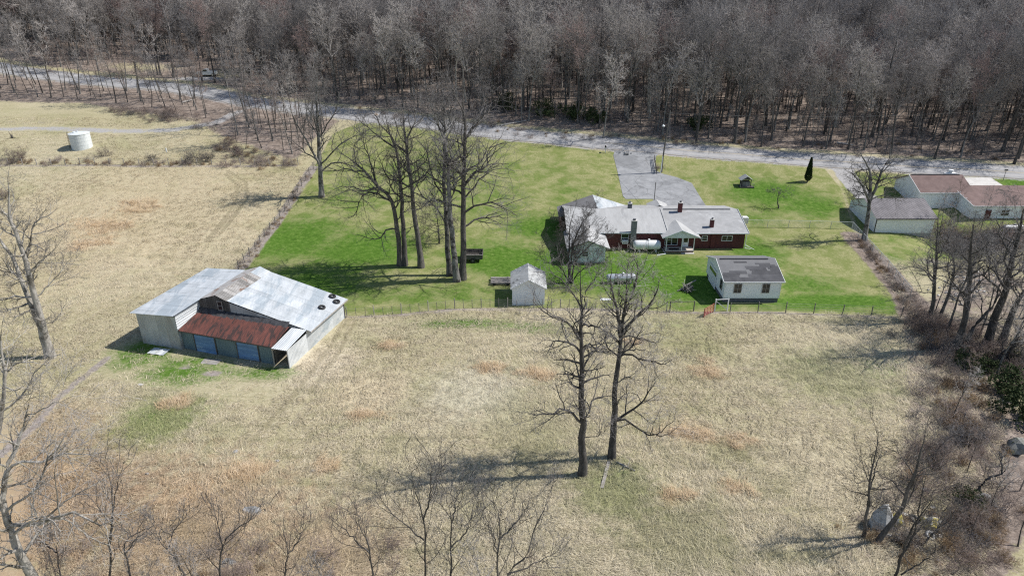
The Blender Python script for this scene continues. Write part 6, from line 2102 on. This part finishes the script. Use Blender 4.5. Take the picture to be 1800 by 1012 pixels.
# rubble beyond the right hedge
rng = np.random.default_rng(9)
for i in range(70):
    px, py = rng.normal(1690, 28), rng.normal(500, 14)
    s = rng.uniform(.14, .38)
    lump('rubble_stone', G(px, py) + Vector((0, 0, s * .2)), s, s * rng.uniform(.6, 1), s * .6, 'concrete' if i % 3 else 'rock', 'broken pale stone in the rubble spread beyond the right hedge', 'stone', 900 + i, group='rubble beyond the right hedge', sub=1)


# ---------------------------------------------------------------- woods
def scatter(name, protos, pts, sc, rot, idx, label_kind='stuff'):
    """One stuff object: many copies of the given meshes at points."""
    me = bpy.data.meshes.new(name)
    me.vertices.add(len(pts))
    me.vertices.foreach_set('co', np.ascontiguousarray(pts, np.float32).ravel())
    for nm, ar, ty in (('sc', sc, 'FLOAT'), ('rot', rot, 'FLOAT'), ('idx', idx, 'INT')):
        a = me.attributes.new(nm, ty, 'POINT')
        a.data.foreach_set('value', np.ascontiguousarray(ar, np.float32 if ty == 'FLOAT' else np.int32))
    o = bpy.data.objects.new(name, me)
    COL.objects.link(o)
    c = bpy.data.collections.new(name + '_kinds')
    for i, p in enumerate(protos):
        q = bpy.data.objects.new('%s_kind.%03d' % (name, i), p)
        c.objects.link(q)
    ng = bpy.data.node_groups.new(name, 'GeometryNodeTree')
    ng.interface.new_socket('Geometry', in_out='INPUT', socket_type='NodeSocketGeometry')
    ng.interface.new_socket('Geometry', in_out='OUTPUT', socket_type='NodeSocketGeometry')
    N, L = ng.nodes, ng.links
    gi, go = N.new('NodeGroupInput'), N.new('NodeGroupOutput')
    ci = N.new('GeometryNodeCollectionInfo')
    ci.inputs[0].default_value = c
    ci.inputs[1].default_value = True
    ci.inputs[2].default_value = True
    ip = N.new('GeometryNodeInstanceOnPoints')
    ip.inputs['Pick Instance'].default_value = True

    def attr(nm, ty):
        a = N.new('GeometryNodeInputNamedAttribute')
        a.data_type = ty
        a.inputs[0].default_value = nm
        return a.outputs[0]
    cx = N.new('ShaderNodeCombineXYZ')
    L.new(attr('rot', 'FLOAT'), cx.inputs[2])
    L.new(gi.outputs[0], ip.inputs['Points'])
    L.new(ci.outputs[0], ip.inputs['Instance'])
    L.new(attr('idx', 'INT'), ip.inputs['Instance Index'])
    L.new(cx.outputs[0], ip.inputs['Rotation'])
    L.new(attr('sc', 'FLOAT'), ip.inputs['Scale'])
    L.new(ip.outputs[0], go.inputs[0])
    md = o.modifiers.new('scatter', 'NODES')
    md.node_group = ng
    return tag(o, kind='stuff')


def joined(trunk, crown, bm, tm):
    v1, f1 = tubes(trunk)
    v2, f2 = tubes(crown)
    me = raw_mesh('tree', np.concatenate([v1, v2]), np.concatenate([f1, f2 + len(v1)]))
    me.materials.append(MATS[bm])
    me.materials.append(MATS[tm])
    me.polygons.foreach_set('material_index', np.concatenate([np.zeros(len(f1)), np.ones(len(f2))]).astype(np.int32))
    return me


KINDS = []
for i, (h, r0, first, sp, n1, cnt, ln, bm, tm) in enumerate([
    (19.0, .26, .45, .24, 22, (8, 6, 3), (.52, .54, .52), 'bark_dark', 'twig_wood'), (17.0, .21, .50, .22, 20, (8, 6, 3), (.52, .54, .52), 'bark_dark', 'twig_wood'), (21.0, .30, .40, .27, 22, (8, 6, 3), (.52, .54, .52), 'bark_dark', 'twig_grey'),
    (16.0, .18, .48, .21, 18, (8, 6, 3), (.52, .54, .52), 'bark_grey', 'twig_wood'), (18.0, .21, .50, .23, 18, (8, 6, 3), (.52, .54, .52), 'bark_dark', 'twig_rose'), (20.0, .24, .46, .24, 20, (8, 6, 3), (.52, .54, .52), 'bark_grey', 'twig_wood'), (20.0, .25, .42, .22, 14, (6, 4, 3), (.46, .5, .5), 'bark_pale', 'twig_pale')]):
    KINDS.append((*wood_tree(400 + i, h, r0, first, sp, n1, cnt, ln, .035, rmin=.019, ang=(44, 40, 50, 38, 44, 48, 46)[i], up=(.10, .14, .06, .15, .1, .08, .08)[i]), bm, tm))
SLIM = []
for i, (h, r0, first, sp, n1, cnt, ln, bm, tm) in enumerate([
    (13.0, .11, .40, .17, 14, (6, 4, 3), (.5, .5, .5), 'bark_dark', 'twig_wood'), (11.0, .09, .35, .18, 12, (6, 4, 3), (.5, .5, .5), 'bark_dark', 'twig_red'), (14.0, .13, .50, .17, 13, (6, 4, 3), (.5, .5, .5), 'bark_grey', 'twig_grey'), (9.0, .08, .30, .2, 12, (6, 4, 3), (.5, .5, .5), 'bark_dark', 'twig_grey')]):
    SLIM.append((*wood_tree(450 + i, h, r0, first, sp, n1, cnt, ln, .09, rmin=.013), bm, tm))
KM = [(tree_mesh('trunk', a, b_), tree_mesh('crown', c_, t_), b_, t_) for a, c_, b_, t_ in KINDS]
SM = [(tree_mesh('trunk', a, b_), tree_mesh('crown', c_, t_), b_, t_) for a, c_, b_, t_ in SLIM]


def wood_points():
    rng = np.random.default_rng(77)
    g = 3.9
    X, Yy = np.meshgrid(np.arange(-330, 330, g), np.arange(132, 352, g))
    X = X.ravel() + rng.uniform(-.48, .48, X.size) * g
    Yy = Yy.ravel() + rng.uniform(-.48, .48, Yy.size) * g
    ry = np.interp(X, ROADC[:, 0], ROADC[:, 1])
    rd = seg_dist(X, Yy, [tuple(p) for p in ROADC[::4]])
    k = (Yy > ry) & (rd > 6.5) & (np.abs(X) < Yy * .78 + 28)
    cl = G(250, 116)
    c2 = G(395, 128)
    k &= ~((((X - cl.x) / 15) ** 2 + ((Yy - cl.y) / 6) ** 2) < 1) & ~((((X - c2.x) / 11) ** 2 + ((Yy - c2.y) / 8) ** 2) < 1)
    k &= rng.random(X.size) < np.where(rd < 12, .70, .97)
    return X[k], Yy[k], rd[k]


WX, WY, WD = wood_points()
rng = np.random.default_rng(78)
order = np.argsort(WY * 1.0 + WD * .35)
inview = np.abs(WX[order]) < WY[order] * .76 + 6
near = order[inview][:225]
far = np.setdiff1d(order, near)
KL = ['tall bare grey tree at the wood front', 'slim bare grey tree at the wood front', 'large spreading dark bare tree at the wood front', 'light grey stemmed bare tree at the wood front',
      'bare tree with reddish twigs at the wood front', 'tall light stemmed bare tree at the wood front', 'pale barked bare tree at the wood front']
pk = np.array([.21, .18, .13, .18, .11, .14, .05])
MARKS = [(150, 'left of the pickup truck'), (300, 'just left of the pickup truck'), (420, 'near the pickup truck'), (560, 'up the road behind the lone tree'), (720, 'behind the left yard trees'), (860, 'behind the right yard trees'), (1010, 'beyond the wide front lawn'), (1130, 'above the driveway'),
         (1230, 'right of the utility pole'), (1340, 'above the well house'), (1450, 'above the conical evergreen'), (1570, 'behind the forked grey tree'), (1680, 'above the neighbouring brown roof'), (9999, 'near the right end of the road')]


def landmark(p):
    dep = p[1] * _ct + (CAM_H - p[2]) * _st
    x = 900 + 1200 * p[0] / dep
    return next(b for a, b in MARKS if x < a)


for i in near:
    k = rng.choice(7, p=pk)
    s = rng.uniform(.62, 1.15)
    tr, cr, b_, t_ = KM[k]
    plant_tree('wood_tree', ground(WX[i], WY[i]), tr, cr, b_, t_, KL[k] + ' ' + landmark(ground(WX[i], WY[i])), 'trees at the wood edge beyond the road', rot=rng.uniform(0, 6.28), sc=s)
fp = np.column_stack([WX[far], WY[far], gz(WX[far], WY[far])])
scatter('far_woods', [joined(*k) for k in KINDS], fp, rng.uniform(.6, 1.2, len(far)) * (1 + .12 * np.sin(fp[:, 0] / 17.0) * np.sin(fp[:, 1] / 13.0)), rng.uniform(0, 6.28, len(far)), rng.choice(7, size=len(far), p=pk))

for px, py, k, s_, lb in ((1291, 252, 2, 1.0, 'stout spreading tree alone on the road verge right of the utility pole'), (1224, 252, 0, .85, 'straight dark tree on the road verge just right of the utility pole'), (1643, 279, 1, 1.0, 'slanting dark tree on the verge above the neighbouring outbuilding'),
                          (1688, 277, 3, .95, 'light stemmed tree on the verge above the brown roof'), (1566, 270, 2, .8, 'dark spreading tree on the verge behind the forked grey tree'), (1782, 288, 0, 1.0, 'big dark tree on the verge at the right picture edge'), (1452, 262, 3, .8, 'slim tree on the verge beyond the conical evergreen'),
                          (1060, 243, 5, .8, 'tall light stemmed tree on the verge beyond the mailbox'), (1338, 258, 1, .8, 'slim dark tree on the verge above the well house')):
    tr, cr, b_, t_ = KM[k]
    plant_tree('wood_tree', G(px, py), tr, cr, b_, t_, lb, 'trees at the wood edge beyond the road', rot=px * .3, sc=s_)
# saplings and slim trees between the track and the road
SL_ = ['slender bare tree in the roadside strip', 'slender reddish twigged tree in the roadside strip', 'taller slim grey tree in the roadside strip', 'low bare sapling in the roadside strip']
strip = W2([(-40, 176), (60, 172), (150, 176), (260, 192), (340, 204), (380, 212), (400, 240), (420, 270), (520, 280), (550, 248), (590, 212), (470, 192), (300, 163), (150, 148), (0, 134), (-40, 130)])
px_ = rng.uniform(-150, -35, 4000)
py_ = rng.uniform(130, 200, 4000)
ok = inside(px_, py_, strip) > .4
ok &= seg_dist(px_, py_, [tuple(p) for p in ROADC[::4]]) > 4.6
px_, py_ = px_[ok], py_[ok]
keep = []
for i in range(len(px_)):
    if all((px_[i] - px_[j]) ** 2 + (py_[i] - py_[j]) ** 2 > 2.6 ** 2 for j in keep):
        keep.append(i)
keep = [i for i in keep if not (-1.6 < (px_[i] - G(364, 134).x * py_[i] / G(364, 134).y) < 4.5 and py_[i] > 150)][:150]
for i in keep:
    k = rng.integers(0, 4)
    tr, cr, b_, t_ = SM[k]
    g_ = ground(px_[i], py_[i])
    sx_ = 900 + 1200 * g_.x / (g_.y * _ct + (CAM_H - g_.z) * _st)
    plant_tree('slender_tree', g_, tr, cr, b_, t_, SL_[k] + ' ' + next(w_ for a_, w_ in ((90, 'at the left picture edge'), (190, 'above the round tank'), (290, 'just right of the round tank'), (370, 'below the pickup truck'), (440, 'where the gravel track ends'), (9999, 'left of the lone lawn tree')) if sx_ < a_), 'slender trees between the field and the road', rot=rng.uniform(0, 6.28), sc=rng.uniform(.8, 1.4))
for i in range(16):
    px, py = [(1668, 470), (1700, 450), (1735, 470), (1775, 460), (1650, 430), (1720, 415), (1790, 430), (1755, 520), (1700, 560), (1790, 560), (1640, 500), (1815, 500), (1830, 610), (1685, 520), (1760, 400), (1670, 395)][i]
    tr, cr, b_, t_ = SM[(0, 2, 3, 1)[i % 4]]
    plant_tree('hedge_tree', G(px, py), tr, cr, b_, t_, ('slim bare grey tree in the tangle between the right hedge and the brown roofed house', 'taller bare tree in the tangle between the right hedge and the brown roofed house', 'low twiggy bare tree in the tangle between the right hedge and the brown roofed house',
               'reddish twigged bare tree in the tangle between the right hedge and the brown roofed house')[i % 4], 'bare trees beyond the right hedge', rot=i * 1.7, sc=(.75, .62, .9, .8)[i % 4] * (.85 + .03 * (i % 7)))
for px, py, k, s_, lb in ((1662, 588, 0, .62, 'bare grey tree rising behind the double footed hedge tree'), (1722, 590, 3, .66, 'tall thin bare tree between the thick leaning hedge trunks'), (1772, 628, 1, .6, 'bare grey tree by the leafy bush at the right edge'),
                          (1640, 560, 3, .5, 'small bare tree just right of the slim dark hedge tree'), (1748, 668, 5, .5, 'light stemmed bare tree standing in the dark leafy bushes'), (1800, 560, 2, .6, 'dark spreading bare tree at the right picture edge beyond the hedge')):
    tr, cr, b_, t_ = KM[k]
    plant_tree('hedge_tree', G(px, py), tr, cr, b_, t_, lb, 'trees in the right hedge', rot=px * .7, sc=s_)
for i, (px, py, s_) in enumerate([(1655, 640, .55), (1690, 700, .5), (1672, 745, .5), (1640, 800, .45), (1700, 830, .5), (1740, 900, .4), (1590, 960, .4), (1700, 960, .45), (1790, 960, .5)]):
    tr, cr, b_, t_ = SM[(3, 1, 0)[i % 3]]
    plant_tree('brush_sapling', G(px, py), tr, cr, b_, t_, ('thin low bare sapling growing out of the right hand brambles', 'thin reddish sapling growing out of the right hand brambles', 'thin grey sapling growing out of the right hand brambles')[i % 3], 'saplings in the right hand brambles', 'sapling', rot=i * 2.2, sc=s_)
for i, (px, s_) in enumerate([(130, .62), (250, .5), (345, .58), (430, .52), (520, .6), (575, .5), (700, .6), (745, .55), (845, .58), (930, .5), (985, .42)]):
    tr, cr, b_, t_ = SM[(1, 3, 0)[i % 3]]
    plant_tree('sapling', G(px, 1085), tr, cr, b_, t_, ('thin reddish twigged sapling topping the lower edge of the picture', 'thin low sapling topping the lower edge of the picture', 'thin grey sapling topping the lower edge of the picture')[i % 3], 'saplings along the lower edge', 'sapling', rot=i * 1.9, sc=s_)
# small growth under the wood edge, brambles along the hedge and ditch
uj = [joined(*k) for k in SLIM]
ux, uy = rng.uniform(-200, 150, 3600), rng.uniform(135, 240, 3600)
ry = np.interp(ux, ROADC[:, 0], ROADC[:, 1])
rd_ = seg_dist(ux, uy, [tuple(p) for p in ROADC[::4]])
ok = (uy > ry) & (rd_ > 6) & (rd_ < 60) & (np.abs(ux) < uy * .78 + 10) & (((ux + 102) / 16) ** 2 + ((uy - 204) / 8) ** 2 > 1)
ux, uy = ux[ok][:1100], uy[ok][:1100]
scatter('undergrowth', uj, np.column_stack([ux, uy, gz(ux, uy)]), rng.uniform(.3, .95, len(ux)), rng.uniform(0, 6.28, len(ux)), rng.integers(0, 4, len(ux)))
bj = []
for i, (h, sp, n, mt) in enumerate([(2.4, .7, 22, 'bramble'), (2.0, .9, 20, 'twig_grey'), (2.6, .5, 18, 'twig_red'), (1.2, .8, 22, 'dead_weed')]):
    a, b = twig_shrub(500 + i, h, sp, n, mt, rmin=.010, counts=(5, 3, 2), arch=-.10)
    bj.append(joined(a, b, mt, mt))
bx, by, bs, bi = [], [], [], []


def bramble_line(pts, n, w, s0, s1, kinds):
    P_ = dense(W2(pts), .1)
    for _ in range(n):
        p = P_[rng.integers(0, len(P_))] + rng.normal(0, w, 2)
        bx.append(p[0])
        by.append(p[1])
        bs.append(rng.uniform(s0, s1))
        bi.append(rng.choice(kinds))


bramble_line([(1510, 425), (1560, 485), (1610, 545)], 70, .6, .2, .5, [0, 2, 3, 3])
bramble_line([(1600, 540), (1650, 620), (1690, 700), (1680, 760)], 55, 1.6, .4, .95, [0, 1, 2, 3, 3])
bramble_line([(1690, 740), (1670, 800), (1640, 850)], 42, 1.7, .45, 1.1, [0, 1, 0, 2, 3])
bramble_line([(1560, 960), (1640, 970), (1720, 900), (1790, 930)], 85, 1.6, .25, .8, [0, 1, 3, 3, 2])
bramble_line([(1640, 560), (1720, 620), (1790, 660)], 50, 1.6, .5, 1.0, [0, 1, 2])
bramble_line([(1650, 420), (1720, 440), (1800, 420)], 60, 1.6, .6, 1.2, [0, 1, 2])
bramble_line([(424, 472), (470, 412), (520, 343), (549, 300)], 70, .5, .15, .34, [0, 2, 3, 3])
bramble_line([(210, 195), (280, 205), (340, 215), (390, 225)], 45, 2.0, .3, .8, [0, 1, 2])
bramble_line([(390, 250), (430, 284), (520, 287)], 50, 1.8, .3, .8, [0, 2, 3])
bramble_line([(0, 287), (200, 288), (520, 288)], 80, .6, .25, .55, [0, 3, 3])
bramble_line([(0, 1000), (200, 1010), (400, 1000), (600, 1010)], 22, 2.2, .3, .7, [2, 0, 3])
bramble_line([(640, 200), (800, 212), (950, 235), (1100, 245), (1300, 250), (1500, 262), (1780, 275)], 120, 1.6, .25, .6, [0, 1, 2, 3])
bx, by = np.array(bx), np.array(by)
scatter('bramble_thicket', bj, np.column_stack([bx, by, gz(bx, by)]), np.array(bs), rng.uniform(0, 6.28, len(bx)), np.array(bi))


# ---------------------------------------------------------------- dead grass standing and lying in the meadow
def tuft(seed, n, h, w, lean):
    """A tussock combed over by the snow: long blades lying much the same way."""
    rng = np.random.default_rng(seed)
    b = np.column_stack([rng.normal(0, .2, n), rng.normal(0, .2, n), np.full(n, -.02)])
    a = rng.normal(0, .45, n)
    d = nrm(np.column_stack([np.cos(a) * lean, np.sin(a) * lean, np.ones(n) * rng.uniform(.5, 1.2, n)]))
    L = h * rng.uniform(.5, 1.3, n)
    s = nrm(np.cross(d, np.array([0, 0, 1.0]) + rng.normal(0, .35, (n, 3)))) * w
    m_ = b + d * (L * .5)[:, None]
    d2 = nrm(d * np.array([1, 1, 0]) + np.array([0, 0, -.05]))
    t_ = m_ + d2 * (L * .5)[:, None]
    v = np.stack([b - s, b + s, m_ + s * .8, m_ - s * .8, t_ + s * .25, t_ - s * .25], 1).reshape(-1, 3)
    k = (np.arange(n) * 6)[:, None]
    f = np.concatenate([k + np.array([[0, 1, 2, 3]]), k + np.array([[3, 2, 4, 5]])])
    me = raw_mesh('tuft', v, f, False)
    me.materials.append(MATS['straw'])
    return me


tf = [tuft(600, 8, .70, .012, 1.6), tuft(601, 8, .55, .011, 2.2), tuft(602, 7, .90, .013, 1.4), tuft(603, 9, .42, .011, 1.9)]
n = 300000
gy = 33 + (164 - 33) * rng.random(n) ** 1.35
gx = rng.uniform(-1, 1, n) * (gy * .78 + 6)
mw = inside(gx, gy, LAWN)
hedge_side = gx > np.interp(gy, [36, 50, 70, 81, 104, 140], [29, 43, 50, 53, 56, 57])
barn_l = (gx + 43.39) * .9627 - (gy - 70.11) * .2706
barn_u = (gx + 43.39) * .2706 + (gy - 70.11) * .9627
inb = (barn_l > -.3) & (barn_l < 19.9) & (barn_u > -.2) & (barn_u < 12.9)
front = (barn_l > -3) & (barn_l < 21) & (barn_u > -7.5) & (barn_u < 0)
ok = (mw < -.15) & (~hedge_side | (rng.random(n) < .5) & (gy < 78)) & ~inb & (~front | (rng.random(n) < .12)) & ((gy < 134) | ((gx < -42) & (inside(gx, gy, W2([(-40, 176), (60, 172), (150, 176), (260, 192), (340, 204), (380, 212), (400, 240), (420, 270), (520, 280), (550, 248), (590, 212), (470, 192), (300, 163), (150, 148), (0, 134), (-40, 130)])) < -1)) & (gy < np.interp(gx, ROADC[:, 0], ROADC[:, 1]) - 8) & (seg_dist(gx, gy, W2([(-80, 232), (60, 226), (210, 231), (300, 229), (380, 216)])) > 2.2))
ok &= seg_dist(gx, gy, W2([(140, 668), (100, 700), (60, 750), (0, 800)])) > .5
for pts in ([(395, 306), (418, 325), (416, 350), (395, 385), (360, 425), (330, 465)], [(400, 300), (432, 320), (436, 345), (412, 380), (385, 412), (352, 465)], [(612, 565), (580, 610), (520, 690), (440, 780), (400, 850)], [(628, 562), (600, 612), (545, 690), (470, 790)]):
    ok &= (seg_dist(gx, gy, W2(pts)) > .32) | (rng.random(n) < .25)
gx, gy = gx[ok], gy[ok]
# clumping: thin the sward in some places
cl = np.sin(gx * 1.7 + np.sin(gy * .9) * 2) * np.sin(gy * 1.3 + np.sin(gx * .7) * 2)
ok = rng.random(len(gx)) < .72 + .28 * cl
gx, gy = gx[ok], gy[ok]
scatter('dry_grass', tf, np.column_stack([gx, gy, gz(gx, gy)]), rng.uniform(.5, 1.1, len(gx)), .5 + 1.3 * np.sin(gx / 6.0 + 1.5 * np.sin(gy / 8.0)) + rng.normal(0, .55, len(gx)), rng.integers(0, 4, len(gx)))

# russet sedge standing in patches
rm, rn, rl, rb = nodes_of('russet_blades')
ro = rn.new('ShaderNodeObjectInfo')
rl.new(ramp(rn, rl, ro.outputs['Random'], [(0.0, (0.50, 0.35, 0.20)), (0.5, (0.62, 0.46, 0.28)), (1.0, (0.76, 0.62, 0.44))]), rb.inputs['Base Color'])
rb.inputs['Roughness'].default_value = 0.85
MATS['russet'] = rm
rt = []
for k, (n_, h_, w_, l_) in enumerate([(9, .85, .012, .9), (8, .70, .012, 1.3), (9, 1.0, .013, .7)]):
    me = tuft(650 + k, n_, h_, w_, l_)
    me.materials[0] = rm
    rt.append(me)
rx, ry_ = [], []
for x, y, q in RUSSET:
    m_ = int(46 * q * q ** .35)
    # broken into tongues and strays rather than a round patch
    for _ in range(5):
        cx_, cy_ = x + rng.normal(0, q * .42), y + rng.normal(0, q * .3)
        sx, sy = q * rng.uniform(.12, .4), q * rng.uniform(.08, .25)
        rx += list(cx_ + rng.normal(0, sx, m_ // 5))
        ry_ += list(cy_ + rng.normal(0, sy, m_ // 5))
rx, ry_ = np.array(rx), np.array(ry_)
k = ~(((rx + 43.39) * .9627 - (ry_ - 70.11) * .2706 > -.5) & ((rx + 43.39) * .9627 - (ry_ - 70.11) * .2706 < 20) & ((rx + 43.39) * .2706 + (ry_ - 70.11) * .9627 > -.5) & ((rx + 43.39) * .2706 + (ry_ - 70.11) * .9627 < 13))
rx, ry_ = rx[k], ry_[k]
scatter('russet_grass', rt, np.column_stack([rx, ry_, gz(rx, ry_)]), rng.uniform(.5, 1.1, len(rx)), .5 + 1.3 * np.sin(rx / 6.0 + 1.5 * np.sin(ry_ / 8.0)) + rng.normal(0, .6, len(rx)), rng.integers(0, 3, len(rx)))
